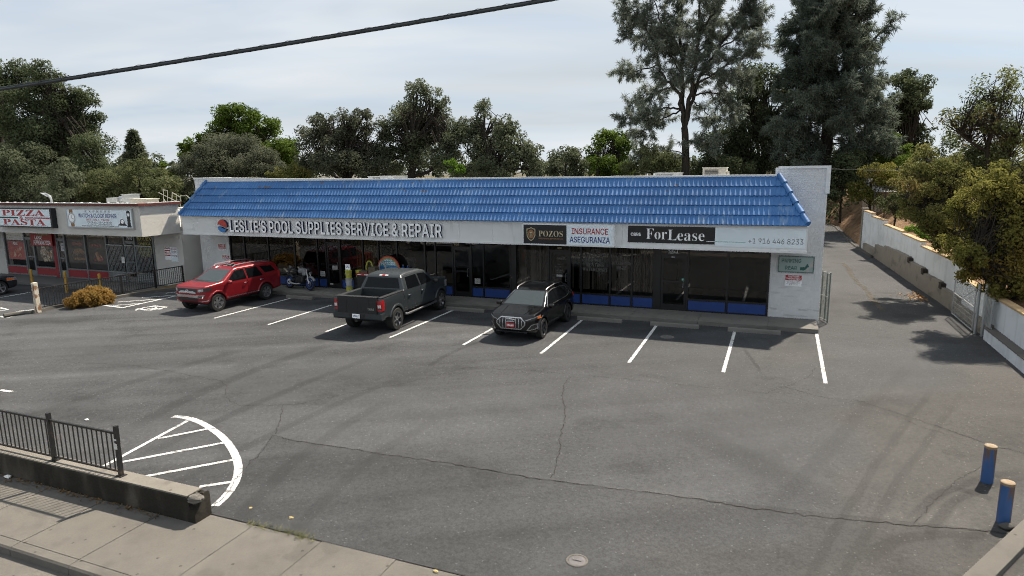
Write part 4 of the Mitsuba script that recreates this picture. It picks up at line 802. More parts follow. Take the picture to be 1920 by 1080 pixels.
# vertical blinds behind the insurance office's panes and paper-lined walls further left
plain('m_blind', (0.10, 0.092, 0.075), 0.8, 0.15)
for a, b, z1, seed in ((-9.66, -8.36, 2.9, 1), (-7.40, -7.01, 2.9, 2), (-6.95, -5.87, 2.9, 3), (-5.81, -5.03, 2.9, 4), (-4.97, -4.2, 2.9, 5)):
    r_ = random.Random(seed)
    bl = MB()
    x = a + 0.04
    while x < b - 0.03:
        if r_.random() > 0.13:
            t = r_.uniform(0.15, 1.15)
            w = 0.044
            bl.add(*pquad((x - w * math.cos(t), YS + 0.2 - w * math.sin(t), 0.72), (x + w * math.cos(t), YS + 0.2 + w * math.sin(t), 0.72), (x + w * math.cos(t), YS + 0.2 + w * math.sin(t), z1), (x - w * math.cos(t), YS + 0.2 - w * math.sin(t), z1)))
        x += 0.088
    obj('vertical_blind', bl, 'm_blind', shops)
plain('m_yellow_wall', (0.13, 0.095, 0.03), 0.9)
plain('m_red_goods', (0.07, 0.010, 0.008), 0.7)
plain('m_box_goods', (0.10, 0.085, 0.06), 0.8, 0.5, 1.5)
cur = MB()
for k in range(16):
    x = -17.9 + 0.085 * k
    cur.box(x, x + 0.06, YS + 0.75 + 0.03 * (k % 2), YS + 0.77 + 0.03 * (k % 2), 0.9, 2.75)
obj('yellow_curtain', cur, 'm_yellow_wall', shops)
rg = random.Random(8)
for a, b, z0, mm in ((-20.5, -19.6, 0.62, 'm_red_goods'), (-16.1, -15.35, 1.25, 'm_red_goods'), (-14.9, -13.95, 0.6, 'm_box_goods'), (-13.3, -12.65, 0.6, 'm_box_goods'), (-22.2, -20.9, 0.62, 'm_box_goods')):
    sh = MB()
    x = a
    while x < b:
        w = rg.uniform(0.18, 0.4)
        sh.box(x, min(x + w, b), YS + 0.35, YS + 0.8, z0, z0 + rg.uniform(0.2, 0.55))
        x += w + 0.01
    obj('shelf_goods', sh, mm, shops)

# fascia boards, trims, soffit
FY, FX0, FX1 = 22.50, -25.95, 0.87
seams = [FX0, -25.0, -23.9, -22.68, -20.24, -17.8, -15.36, -12.92, -11.4, -10.0, -8.7, -7.0, -5.05, -2.6, -0.2, FX1]
for a, b in zip(seams[:-1], seams[1:]):
    obj('fascia_board', MB().box(a + 0.003, b - 0.003, FY, FY + 0.05, 2.66, 3.40), 'm_fascia', shops)
obj('fascia_return', MB().box(FX0, FX0 + 0.04, FY + 0.05, YS, 2.6, 3.42).box(FX1 - 0.04, FX1, FY + 0.05, YS, 2.6, 3.42), 'm_fascia', shops)
obj('fascia_trim', MB().box(FX0 - 0.01, FX1 + 0.01, FY - 0.025, FY + 0.06, 2.59, 2.66).box(FX0 - 0.01, FX1 + 0.01, FY - 0.02, FY + 0.06, 3.40, 3.45), 'm_white_trim', shops)
obj('soffit', MB().box(FX0 + 0.04, FX1 - 0.04, FY + 0.06, YS + 0.05, 2.62, 2.66), 'm_soffit', shops)
obj('cover_plate', MB().box(-25.72, -25.25, FY - 0.02, FY, 2.82, 3.12), 'm_fascia', shops)

# mansard: five courses of blue tiles, hip tiles on both rakes, ridge coping
E0, E1 = np.array([22.40, 3.47]), np.array([23.50, 4.99])   # eave and ridge (y, z)
EL, ER, RL, RR = -25.97, 0.86, -25.25, -0.07
SL = float(np.linalg.norm(E1 - E0))
su = (E1 - E0) / SL
sn = np.array([-su[1], su[0]])
obj('mansard_deck', MB().add([(EL, E0[0] + .03, E0[1]), (ER, E0[0] + .03, E0[1]), (RR, E1[0] + .03, E1[1] - 0.02), (RL, E1[0] + .03, E1[1] - 0.02), (EL, YS, E0[1]), (ER, YS, E0[1]), (RR, YS, E1[1] - .02), (RL, YS, E1[1] - .02)],
                             [[0, 1, 2, 3], [0, 3, 7, 4], [1, 5, 6, 2], [3, 2, 6, 7], [0, 4, 5, 1]]), 'm_blue_tile', shops)
PITCH_T, NC = 0.154, 5
CH = SL / NC
tiles = []
for r_ in range(NC):
    n_ = int((ER - EL) / PITCH_T) + 1
    for c_ in range(n_):
        x0 = EL + c_ * PITCH_T
        t = (r_ + 0.5) / NC
        if x0 + PITCH_T * 0.5 < EL + (RL - EL) * t - 0.02 or x0 + PITCH_T * 0.6 > ER + (RR - ER) * t + 0.03:
            continue
        tiles.append((r_, x0))
rt = np.random.default_rng(5)


def tile_mesh(r_, x0):
    K = 7
    u = np.linspace(0, 1, K)
    wave = 0.015 * np.cos(2 * math.pi * (u - 0.5)) + 0.006 * np.cos(4 * math.pi * u)
    jit = rt.normal(0, 0.0025)
    rows = []
    for s, lift in ((r_ * CH - 0.03, 0.048), (r_ * CH - 0.03, 0.066 + jit), ((r_ + 1) * CH, 0.026)):
        w = wave if lift != 0.048 else wave - 0.012
        yz = E0[None] + su[None] * s + sn[None] * (w + lift)[:, None]
        rows.append(np.column_stack([x0 + u * PITCH_T, yz]))
    v = np.vstack(rows)
    f = [[k + K * q, k + 1 + K * q, k + 1 + K * (q + 1), k + K * (q + 1)] for q in range(2) for k in range(K - 1)]
    return v, np.array(f)


tiles.sort(key=lambda t: -t[1])
big, rest = tiles[:295], MB()
ro = obj('mansard_roof', MB().box(RL, RR, E1[0] - 0.06, E1[0] + 0.02, E1[1] - 0.05, E1[1] + 0.012), 'm_blue_tile', shops)
for t in big:
    obj('tile', MB().add(*tile_mesh(*t)), 'm_blue_tile', ro, smooth=50)
for t in tiles[295:]:
    rest.add(*tile_mesh(*t))
obj('far_tiles', rest, 'm_blue_tile', ro, smooth=50, kind='stuff')
for (xe, xr, n_) in ((ER, RR, 5), (EL, RL, 5)):
    a, b = np.array([xe, E0[0], E0[1] + 0.03]), np.array([xr, E1[0], E1[1] + 0.05])
    for k in range(n_):
        p0, p1 = a + (b - a) * (k / n_), a + (b - a) * ((k + 1.08) / n_)
        hp = MB().tube([p0 + [0, 0, 0.035], p0 + (p1 - p0) * .04 + [0, 0, 0.03], p1], [0.10, 0.105, 0.078], 10)
        obj('hip_tile', hp, 'm_blue_tile', ro, smooth=40)
# light metal coping along the ridge and the tapering parapet at its left end
cp = MB()
xs = [RL - 0.05, -21.0, -16.5, -12.0, -8.0, -4.0, RR + 0.03]
zt = [5.20, 5.135, 5.07, 5.07, 5.07, 5.07, 5.07]
for a, b, za, zb in zip(xs[:-1], xs[1:], zt[:-1], zt[1:]):
    a += 0.003
    v = [(a, y, z) for y in (E1[0] - 0.03, E1[0] + 0.22) for z in (4.985, za)] + [(b, y, z) for y in (E1[0] - 0.03, E1[0] + 0.22) for z in (4.985, zb)]
    obj('ridge_coping', MB().add(v, [[0, 2, 3, 1], [4, 5, 7, 6], [0, 1, 5, 4], [2, 6, 7, 3], [1, 3, 7, 5], [0, 4, 6, 2]]), 'm_white_trim', shops)

# air conditioners on the roof
def hvac(label, x0, x1, y0, y1, z1, grille, mm):
    k = thing('air_conditioner', label, 'air conditioner')
    obj('cabinet', MB().box(x0, x1, y0, y1, 4.60, z1).box(x0 - .03, x1 + .03, y0 - .03, y1 + .03, z1, z1 + 0.035), mm, k)
    gx0, gx1, gz0, gz1 = grille
    g_ = obj('grille', MB().box(gx0, gx1, y0 - 0.004, y0 + 0.0, gz0, gz1), 'm_grille', k)
    fins = MB()
    for z in np.arange(gz0 + 0.03, gz1 - 0.01, 0.05):
        fins.box(gx0, gx1, y0 - 0.022, y0 - 0.004, z, z + 0.012)
    obj('fins', fins, mm, g_)
    return k


a = hvac('tall beige rooftop air conditioner with a dark louvred grille', -3.1, -2.16, 29, 30.1, 5.30, (-3.02, -2.46, 4.9, 5.24), 'm_beige_metal')
obj('pipe_box', MB().box(-2.15, -2.06, 29.2, 29.5, 4.6, 5.16), 'm_beige_metal', a)
a = hvac('low grey rooftop unit left of the tall beige air conditioner', -5.28, -4.20, 30, 31, 5.09, (-5.2, -4.5, 4.9, 5.06), 'm_galvanised')
for x in (-5.6, -5.3):
    obj('vent_pipe', MB().tube([(x, 29.9, 4.6), (x, 29.9, 5.10)], 0.03, 8), 'm_white_trim', a)
hvac('low grey rooftop unit near the left half of the blue roof', -22.0, -20.3, 32, 33.5, 5.09, (-21.7, -21.2, 4.9, 5.06), 'm_galvanised')


# ---------------------------------------------------------------- signs and lettering on the shop row
def flatc(key, c, rough=0.5, **kw):
    return mat(key, tuple(c), rough, **kw)


plain('m_letter_white', (0.84, 0.86, 0.88), 0.5)
flatc('m_letter_navy', (0.010, 0.018, 0.055))
flatc('m_red', (0.33, 0.028, 0.03))
flatc('m_logo_red', (0.42, 0.045, 0.035))
flatc('m_logo_blue', (0.03, 0.17, 0.45))
flatc('m_navy', (0.018, 0.03, 0.17))
plain('m_sign_black', (0.008, 0.010, 0.014), 0.25, 0.1)
plain('m_sign_white', (0.66, 0.75, 0.81), 0.35, 0.06, 1.5)
flatc('m_gold', (0.50, 0.42, 0.26), 0.4)
flatc('m_bronze', (0.26, 0.13, 0.06), 0.4)
flatc('m_teal', (0.16, 0.42, 0.38))
flatc('m_grey_text', (0.10, 0.10, 0.11))
flatc('m_green_text', (0.02, 0.09, 0.075))
flatc('m_frost', (0.16, 0.16, 0.15), 0.8)

# channel letters, each letter a part
chl = thing('shop_sign', 'raised white channel letters LESLIE\'S POOL SUPPLIES SERVICE & REPAIR with red and blue ball', 'sign')
LX0, LX1, LZ0, LH = -22.98, -12.12, 2.79, 0.50
words = "LESLIE'S POOL SUPPLIES SERVICE & REPAIR"
tot, pos = 0.0, []
for ch in words:
    w_ = 0.34 if ch == ' ' else sans(ch, 1.0, 1.0, True)[1] * (1.0 if ch != "'" else 0.9) + 0.07
    pos.append((ch, tot, w_))
    tot += w_
ks = (LX1 - LX0) / tot
for ch, x, w_ in pos:
    if ch == ' ':
        continue
    (v, f), w = sans(ch, 1.0, 1.0, True, 1.0)
    q = v * [ks, LH, 0.085] + [LX0 + x * ks, LZ0, 0.015]
    S0 = front(0, FY, 0)
    lk = obj('letter', MB().add(q @ S0[:3, :3].T + S0[:3, 3], f), 'm_letter_navy', chl)
    q = v * [ks, LH, 0.008] + [LX0 + x * ks, LZ0, 0.10]
    obj('face', MB().add(q @ S0[:3, :3].T + S0[:3, 3], f), 'm_letter_white', lk)
obj('raceway', MB().box(LX0, LX1, FY - 0.02, FY, LZ0 + 0.02, LZ0 + 0.07), 'm_white_trim', chl)
cb = (-23.38, 3.035)
ball = Point(*cb).buffer(0.285, 24)
wave = [(cb[0] - 0.4, cb[1] - 0.01)] + [(cb[0] - 0.4 + 0.8 * t, cb[1] + 0.055 * math.sin(2 * math.pi * t)) for t in np.linspace(0, 1, 16)]
top = Polygon(wave + [(cb[0] + 0.4, cb[1] + 0.5), (cb[0] - 0.4, cb[1] + 0.5)])
bot = Polygon([(x, z - 0.085) for x, z in wave] + [(cb[0] + 0.4, cb[1] - 0.5), (cb[0] - 0.4, cb[1] - 0.5)])
for g, m_, nm in ((ball.intersection(top), 'm_logo_red', 'red_half'), (ball.intersection(bot), 'm_logo_blue', 'blue_half')):
    kx = obj(nm, MB().poly(g, 0.02, 0.115, front(0, FY, 0)), 'm_letter_navy', chl)
    obj('face', MB().poly(g.buffer(-0.008), 0.115, 0.121, front(0, FY, 0)), m_, kx)


def rrect(x0, x1, z0, z1, r):
    return sbox(x0 + r, z0 + r, x1 - r, z1 - r).buffer(r, 6)


# insurance cabinet: black half with shield, white half
S = front(0, FY, 0)
ins = thing('shop_sign', 'cabinet sign, black half reading POZOS and white half reading INSURANCE ASEGURANZA', 'sign')
obj('cabinet', MB().poly(rrect(-8.72, -5.28, 2.62, 3.41, 0.05), 0, 0.20, S), 'm_white_trim', ins)
bk = obj('black_panel', MB().poly(sbox(-8.67, 2.67, -7.02, 3.36), 0.20, 0.205, S), 'm_sign_black', ins)
wt = obj('white_panel', MB().poly(rrect(-7.01, -5.33, 2.665, 3.365, 0.03), 0.20, 0.205, S), 'm_sign_white', ins)
A = front(0, FY - 0.205, 0)
obj('red_lettering', text_on(MB(), 'INSURANCE', A, -6.17, 3.06, 0.20, bold=True, width=1.34), 'm_red', wt)
obj('blue_lettering', text_on(MB(), 'ASEGURANZA', A, -6.17, 2.76, 0.20, bold=True, width=1.48), 'm_navy', wt)
obj('gold_lettering', text_on(MB(), 'POZOS', A, -7.62, 2.94, 0.21, 'serif', width=0.95, weight=-1.5), 'm_gold', bk)
obj('small_lettering', text_on(MB(), 'INSURANCE SERVICES LLC', A, -7.62, 2.845, 0.045, width=0.94, bold=True), 'm_bronze', bk)
cx, cz = -8.38, 3.02
sh = Polygon([(cx - .165, cz + .19), (cx - .08, cz + .20), (cx, cz + .25), (cx + .08, cz + .20), (cx + .165, cz + .19), (cx + .165, cz - .05), (cx + .11, cz - .17), (cx, cz - .26), (cx - .11, cz - .17), (cx - .165, cz - .05)])
emb = obj('shield', MB().poly(sh.difference(sh.buffer(-0.022)), 0.205, 0.212, S), 'm_gold', bk)
obj('lion_mane', MB().poly(affinity.scale(Point(cx, cz).buffer(0.12, 10), 0.95, 1.35).difference(affinity.scale(Point(cx, cz).buffer(0.055, 10), 1, 1.6)), 0.205, 0.210, S), 'm_bronze', emb)
face_ = unary_union([Polygon([(cx - .05, cz + .06), (cx - .012, cz + .03), (cx - .02, cz - .06), (cx, cz - .10), (cx + .02, cz - .06), (cx + .012, cz + .03), (cx + .05, cz + .06), (cx + .03, cz + .085), (cx, cz + .07), (cx - .03, cz + .085)])])
obj('lion_face', MB().poly(face_, 0.205, 0.214, S), 'm_gold', emb)

# letting banner
bn = thing('lease_banner', 'banner sign, black part with For Lease and white part with a telephone number', 'sign')
bb = obj('black_part', MB().poly(sbox(-4.84, 2.80, -1.935, 3.37), 0.0, 0.022, S), 'm_sign_black', bn)
bw = obj('white_part', MB().poly(sbox(-1.93, 2.74, 0.82, 3.36), 0.0, 0.018, S), 'm_sign_white', bn)
A = front(0, FY - 0.022, 0)
obj('lettering', text_on(MB(), 'For', A, -3.86, 2.93, 0.36, 'serif', width=0.72, weight=-1.3), 'm_letter_white', bb)
obj('lettering', text_on(MB(), 'Lease', A, -2.87, 2.905, 0.36, 'serif', width=1.24, weight=-1.3), 'm_letter_white', bb)
obj('small_lettering', text_on(MB(), 'CBRE', A, -4.57, 3.03, 0.10, bold=True, width=0.36), 'm_letter_white', bb)
obj('green_rule', MB().poly(sbox(-2.20, 2.885, -1.935, 2.905), 0.022, 0.026, S), 'm_letter_white', bb)
obj('green_rule', MB().poly(sbox(-1.93, 2.885, -0.97, 2.905), 0.018, 0.022, S), 'm_teal', bw)
obj('phone_number', text_on(MB(), '+1 916 446 8233', front(0, FY - 0.018, 0), -0.07, 2.87, 0.17, width=1.66), 'm_grey_text', bw)

# plates on the right-hand brickwork
W = front(0, YS, 0)
pk = thing('wall_sign', 'weathered green framed sign PARKING REAR with a curved arrow', 'sign')
obj('frame', MB().poly(sbox(0.06, 1.74, 1.19, 2.31).difference(sbox(0.09, 1.77, 1.16, 2.28)), 0.01, 0.05, W), flatc('m_green_frame', (0.09, 0.14, 0.13)), pk)
obj('panel', MB().poly(sbox(0.08, 1.76, 1.17, 2.29), 0.008, 0.035, W), mat('m_green_panel', lambda p, n, uv: mix((0.28, 0.36, 0.35), (0.40, 0.38, 0.36), smoothstep(0.55, 0.7, fbm(p.x * 4, p.z * 4, 1, 3)) * smoothstep(0.7, 1.1, p.x)), 0.6), pk)
A = front(0, YS - 0.035, 0)
obj('lettering', text_on(MB(), 'PARKING', A, 0.47, 2.085, 0.125, bold=True, width=0.62), 'm_green_text', pk)
obj('lettering', text_on(MB(), 'REAR', A, 0.47, 1.835, 0.125, bold=True, width=0.38), 'm_green_text', pk)
arrow = Polygon([(0.76, 1.83), (0.86, 1.83), (0.94, 1.86), (0.99, 1.94), (1.03, 1.93), (0.995, 2.06), (0.91, 1.98), (0.945, 1.965), (0.91, 1.945), (0.85, 1.935), (0.76, 1.94)])
obj('arrow', MB().poly(arrow, 0.035, 0.039, W), 'm_green_text', pk)


def parking_plate(label, x0, x1, z0, z1, y, lines=3, split=0.5):
    k = thing('parking_plate', label, 'sign')
    A0 = front(0, y, 0)
    obj('plate', MB().poly(sbox(x0, z0, x1, z1), 0, 0.012, A0), 'm_letter_white', k)
    zs = z0 + (z1 - z0) * split
    rd = obj('red_field', MB().poly(sbox(x0 + .006, zs, x1 - .006, z1 - .006), 0.012, 0.0145, A0), 'm_red', k)
    Af = front(0, y - 0.0145, 0)
    c, w, h = (x0 + x1) / 2, (x1 - x0) * 0.84, z1 - zs
    obj('lettering', text_on(text_on(MB(), 'CUSTOMER', Af, c, zs + h * 0.58, h * 0.27, bold=True, width=w * 0.8), 'PARKING ONLY', Af, c, zs + h * 0.18, h * 0.27, bold=True, width=w), 'm_letter_white', rd)
    Af = front(0, y - 0.012, 0)
    t = MB()
    for q in range(lines):
        z = zs - (zs - z0) * (0.8 * q + 0.95) / (lines + 0.3)
        text_on(t, ['UNAUTHORIZED VEHICLES', 'WILL BE TOWED AWAY', 'AT OWNERS EXPENSE', 'CVC 22658'][q % 4], Af, c, z, (zs - z0) / (lines + 1) * 0.55, bold=True, width=w * (1, 0.9, 0.95, 0.6)[q % 4])
    obj('small_lettering', t, 'm_grey_text', k)
    return k


parking_plate('red and white CUSTOMER PARKING ONLY plate under the green parking sign', 0.31, 0.84, 1.26, 1.65, YS, 4, 0.53)
parking_plate('upper red warning plate on the left white pillar', -25.42, -24.96, 1.66, 1.99, YS - 0.05, 1, 0.30)
parking_plate('lower red and white plate on the left white pillar beside the red car', -25.22, -24.78, 1.0, 1.44, YS - 0.05, 4, 0.62)

# house numbers and window lettering
def glass_text(name, label, lines, m_, y=YS + 0.012):
    k = thing(name, label, 'lettering')
    for t, c, z, h, w, st in lines:
        obj('line', text_on(MB(), t, front(0, y, 0), c, z, h, st, width=w, depth=0.003, bold=(st == 'sans')), m_, k)
    return k


glass_text('house_number', 'pale house number over the door left of the grey pickup roof', [('7656', -12.75 + 0.35, 2.29, 0.12, 0.34, 'sans')], 'm_gold')
glass_text('house_number', 'pale house number over the insurance office door', [('7654', -7.83, 2.40, 0.11, 0.30, 'sans'), ('OPEN', -7.86, 2.28, 0.07, 0.18, 'sans')], 'm_gold')
glass_text('house_number', 'white house number over the rightmost shop door', [('7654 A', -3.50, 2.25, 0.115, 0.36, 'sans'), ('OFFICE', -3.50, 2.10, 0.045, 0.13, 'sans')], 'm_letter_white', YS - 0.004)
glass_text('window_lettering', 'white serif window lettering from AUTO down to WATERCRAFT', [('AUTO', -6.43, 2.19, 0.125, 0.42, 'serif'), ('MOTORCYCLE', -6.43, 2.01, 0.125, 1.06, 'serif'), ('HOME', -6.43, 1.83, 0.125, 0.46, 'serif'), ('RENTERS', -6.43, 1.65, 0.125, 0.70, 'serif'), ('WATERCRAFT', -6.43, 1.47, 0.125, 1.0, 'serif')], 'm_frost')
glass_text('window_lettering', 'white serif window lettering D.U.I. ACCIDENTS SR-22', [('D.U.I.', -5.42, 1.93, 0.125, 0.34, 'serif'), ('ACCIDENTS', -5.42, 1.76, 0.125, 0.76, 'serif'), ('SR-22', -5.42, 1.58, 0.125, 0.38, 'serif')], 'm_frost')
glass_text('door_lettering', 'faint POZOS lettering and opening hours on the insurance office door', [('POZOS', -7.80, 1.86, 0.10, 0.36, 'serif'), ('Hours', -7.87, 1.66, 0.05, 0.16, 'sans'), ('MON - FRI 9-6', -7.87, 1.56, 0.05, 0.34, 'sans'), ('SE HABLA', -7.87, 1.42, 0.05, 0.26, 'sans'), ('ESPANOL', -7.87, 1.34, 0.05, 0.24, 'sans')], 'm_frost')


def sheet(name, label, cat, x0, x1, z0, z1, y, mm, txt=None, tm='m_grey_text'):
    k = thing(name, label, cat)
    obj('paper', MB().box(x0, x1, y - 0.004, y, z0, z1), mm, k)
    if txt:
        t = MB()
        n_ = len(txt)
        for q, s in enumerate(txt):
            h = (z1 - z0) / (n_ + 0.6)
            text_on(t, s, front(0, y - 0.004, 0), (x0 + x1) / 2, z1 - h * (q + 1.0), h * 0.62, bold=True, width=(x1 - x0) * 0.8, depth=0.002)
        obj('print', t, tm, k)
    return k


plain('m_notice', (0.36, 0.36, 0.35), 0.7)
sheet('notice', 'white notice on the dark door right of the motorcycle', 'notice', -18.72, -18.45, 1.0, 1.22, YS + 0.006, 'm_notice', ['STORE', 'HOURS'])
sheet('notice', 'square white notice low on the pane right behind the motorcycle', 'notice', -19.42, -19.15, 0.66, 0.90, YS + 0.006, 'm_notice', ['NO', 'SMOKING'])
sheet('notice', 'pale notice on the pane right of the grey pickup', 'notice', -11.55, -11.30, 0.72, 0.94, YS + 0.006, 'm_notice', ['PLEASE', 'CALL'])
sheet('notice', 'small white mail plate low on the insurance office door', 'notice', -7.98, -7.74, 1.19, 1.27, YS - 0.004, 'm_notice', None)
sheet('notice', 'dim cardboard notice low on the left dark door', 'notice', -19.0 + .1, -18.72, 0.30, 0.36, YS - 0.004, 'm_notice', None)
dk = thing('door_sticker', 'round green sticker by the handle of the rightmost shop door', 'sticker')
obj('disc', MB().poly(Point(-3.13, 1.31).buffer(0.055), 0, 0.004, front(0, YS - 0.001, 0)), flatc('m_sticker', (0.05, 0.30, 0.22)), dk)
obj('centre', MB().poly(Point(-3.13, 1.31).buffer(0.025), 0.004, 0.006, front(0, YS - 0.001, 0)), 'm_letter_white', dk)


# ---------------------------------------------------------------- the neighbouring shop building at the left
LZ = -0.25            # its lot
LY, LF = 23.4, 21.30  # shop front and fascia planes
LR = -27.15           # its right-hand side
plain('m_stucco', (0.50, 0.49, 0.465), 0.85, 0.10, 1.2)
plain('m_stucco_dim', (0.34, 0.32, 0.29), 0.9, 0.12, 1.2)
plain('m_red_trim', (0.10, 0.022, 0.016), 0.6)
plain('m_red_panel', (0.24, 0.012, 0.018), 0.5)
plain('m_alu', (0.20, 0.215, 0.22), 0.4, 0.1, metallic=0.5)
plain('m_grey_walk', (0.10, 0.10, 0.10), 0.9)
scene['m_glass_clear'] = {'type': 'thindielectric', 'int_ior': 1.5, 'specular_reflectance': 0.7}
piz = thing('pizza_building', 'low cream stucco shop building with dark red eaves at the left', 'building')
obj('wall', MB().box(-29.12, LR, LY, LY + 0.3, LZ, 2.62).box(LR - 0.3, LR, LY + 0.3, LY + 13.7, LZ, 3.7), 'm_stucco', piz)
obj('wall', MB().box(-43.2, -41.0, LY, LY + 0.3, LZ, 2.58), 'm_stucco', piz)
fb = MB().box(-60, -27.17, LF, LF + 0.12, 2.55, 3.96).box(-27.29, -27.17, LF + 0.12, LY + 0.02, 2.55, 3.96)
obj('fascia', fb, 'm_stucco', piz)
obj('soffit', MB().box(-60, -27.29, LF + 0.12, LY + 0.4, 2.58, 2.62), 'm_soffit', piz)
obj('red_eave', MB().box(-60, -27.05, LF - 0.12, LF + 0.3, 3.96, 4.07).box(-27.5, -27.05, LF + 0.3, LY + 0.1, 3.96, 4.07), 'm_red_trim', piz)
for k in range(52):
    x = -27.22 - 0.62 * k
    obj('eave_flashing', MB().box(x - 0.60, x - 0.015, LF - 0.13, LF - 0.03, 4.07, 4.095).box(x - 0.61, x - 0.575, LF - 0.14, LF - 0.02, 4.095, 4.125), 'm_white_trim', piz)
for k in range(4):
    y = LF + 0.36 + 0.45 * k
    obj('eave_flashing', MB().box(-27.16, -27.05, y, y + 0.435, 4.07, 4.095), 'm_white_trim', piz)
obj('roof_deck', MB().box(-70, LR - 0.31, LF + 0.3, LY + 14, 2.75, 2.8), 'm_roof_deck', piz)
obj('side_coping', MB().box(LR - 0.32, LR + 0.06, LY + 0.12, LY + 14, 3.7, 3.78), 'm_white_trim', piz)
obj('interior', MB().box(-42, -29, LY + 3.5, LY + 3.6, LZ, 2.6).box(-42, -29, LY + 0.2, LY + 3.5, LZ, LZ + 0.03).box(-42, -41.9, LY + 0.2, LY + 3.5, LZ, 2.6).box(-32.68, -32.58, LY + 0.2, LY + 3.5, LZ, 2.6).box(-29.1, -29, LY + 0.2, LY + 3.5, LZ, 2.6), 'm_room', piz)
nw = struct('neighbour_walk', MB().box(-60, LR - 0.0, LY - 1.75, LY + 0.3, -0.5, -0.135), 'm_grey_walk')

# shop front: frames, red panels, panes, doors
B0, B1 = -0.12, 2.58
ups_l = [(-41.0, 0), (-39.22, 1), (-38.46, 0), (-36.78, 0), (-36.5, 2), (-35.84, 0), (-34.22, 0), (-32.58, 3), (-31.2, 4), (-30.45, 3), (-29.12, 0)]
for x, _ in ups_l:
    obj('mullion', MB().box(x - 0.045, x + 0.045, LY - 0.04, LY + 0.08, B0, B1), 'm_alu' if x != -36.78 else 'm_red_panel', piz)


def pane(x0, x1, z0, z1, y=LY + 0.02, parent=piz):
    return obj('window', MB().add(*pquad((x0, y, z0), (x1, y, z0), (x1, y, z1), (x0, y, z1))), 'm_glass_clear', parent)


def ldoor(x0, x1, mm='m_alu', kick=0.30):
    d = obj('door', MB().box(x0, x0 + .07, LY - .01, LY + .04, B0, 1.98).box(x1 - .07, x1, LY - .01, LY + .04, B0, 1.98).box(x0 + .07, x1 - .07, LY - .01, LY + .04, B0, B0 + kick).box(x0 + .07, x1 - .07, LY - .01, LY + .04, 1.9, 1.98).box(x0 + .07, x1 - .07, LY - .009, LY + .03, 0.92, 0.98), mm, piz)
    obj('pane', MB().add(*pquad((x0 + .07, LY + .02, B0 + kick), (x1 - .07, LY + .02, B0 + kick), (x1 - .07, LY + .02, 1.9), (x0 + .07, LY + .02, 1.9))), 'm_glass_clear', d)
    obj('handle', MB().tube([(x1 - .1, LY - .01, 0.85), (x1 - .1, LY - .06, 0.87), (x1 - .1, LY - .06, 1.13), (x1 - .1, LY - .01, 1.15)], 0.012, 6), 'm_alu', d)
    obj('transom', MB().box(x0, x1, LY - .03, LY + .06, 1.985, 2.05), mm, piz)
    pane(x0, x1, 2.05, B1)
    return d


def lbay(x0, x1, red=True):
    obj('red_panel' if red else 'base_panel', MB().box(x0, x1, LY - .03, LY + .05, B0 + 0.08, 0.36), 'm_red_panel' if red else 'm_alu', piz)
    obj('sill', MB().box(x0, x1, LY - .045, LY + .07, 0.36, 0.42).box(x0, x1, LY - .02, LY + .05, B0, B0 + .08), 'm_alu', piz)
    pane(x0, x1, 0.42, B1)


lbay(-40.95, -39.27)
ldoor(-39.17, -38.51)
lbay(-38.41, -36.83)
ldoor(-36.45, -35.89, kick=0.42)
obj('red_pilaster', MB().box(-36.735, -36.545, LY - .05, LY + .05, B0, B1), 'm_red_panel', piz)
lbay(-35.79, -34.27)
lbay(-34.17, -32.63)
lbay(-32.53, -31.25, False)
dbar = ldoor(-31.15, -30.5)
lbay(-30.4, -29.17, False)
# security bars over the watch repairer's panes
for x0, x1 in ((-32.5, -31.27), (-31.12, -30.53), (-30.38, -29.2)):
    gk = obj('security_grille', MB().box(x0, x1, LY - .10, LY - .075, 1.80, 1.84), 'm_galvanised', piz)
    obj('lower_rail', MB().box(x0, x1, LY - .10, LY - .075, 0.38, 0.42), 'm_galvanised', gk)
    n_ = int((x1 - x0) / 0.095)
    for q in range(n_ + 1):
        x = x0 + 0.02 + (x1 - x0 - 0.04) * q / n_
        obj('bar', MB().beam((x, LY - .0875, 0.42), (x, LY - .0875, 1.80), 0.018, 0.018), 'm_galvanised', gk)
    if x1 - x0 > 0.7:
        for q in range(4):
            obj('louvre', MB().box(x0 + 0.30 * (x0 < -32), x1, LY - .10, LY - .07, 0.0 + 0.085 * q, 0.045 + 0.085 * q), 'm_galvanised', gk)

# posters and lettering in the panes
def poster(name, label, x0, x1, z0, z1, mm, y=LY + 0.05):
    k = thing(name, label, 'poster')
    obj('sheet', MB().box(x0, x1, y, y + 0.006, z0, z1), mm, k)
    return k


plain('m_poster_dark', (0.022, 0.016, 0.014), 0.6)
flatc('m_poster_red', (0.34, 0.022, 0.020))
plain('m_poster_food', (0.30, 0.20, 0.10), 0.7, 0.9, 14)
flatc('m_bun', (0.45, 0.22, 0.08))
flatc('m_patty', (0.05, 0.018, 0.012))
flatc('m_tomato', (0.42, 0.05, 0.03))
flatc('m_cheese', (0.62, 0.50, 0.34))
flatc('m_poster_white', (0.66, 0.66, 0.63))
flatc('m_poster_yellow', (0.36, 0.27, 0.05))
Wp = front(0, LY + 0.05, 0)
bnr = thing('banner', 'red banner LARGE PEPPERONI PIZZA hanging under the cream fascia', 'banner')
obj('cloth', MB().box(-38.42, -36.62, LY - 0.16, LY - 0.15, 1.62, 2.52), 'm_poster_red', bnr)
A = front(0, LY - 0.16, 0)
obj('lettering', text_on(text_on(MB(), 'LARGE', A, -37.75, 1.97, 0.19, bold=True, width=0.62), 'PEPPERONI PIZZA', A, -37.5, 1.68, 0.22, bold=True, width=1.42, slant=0.2), 'm_letter_white', bnr)
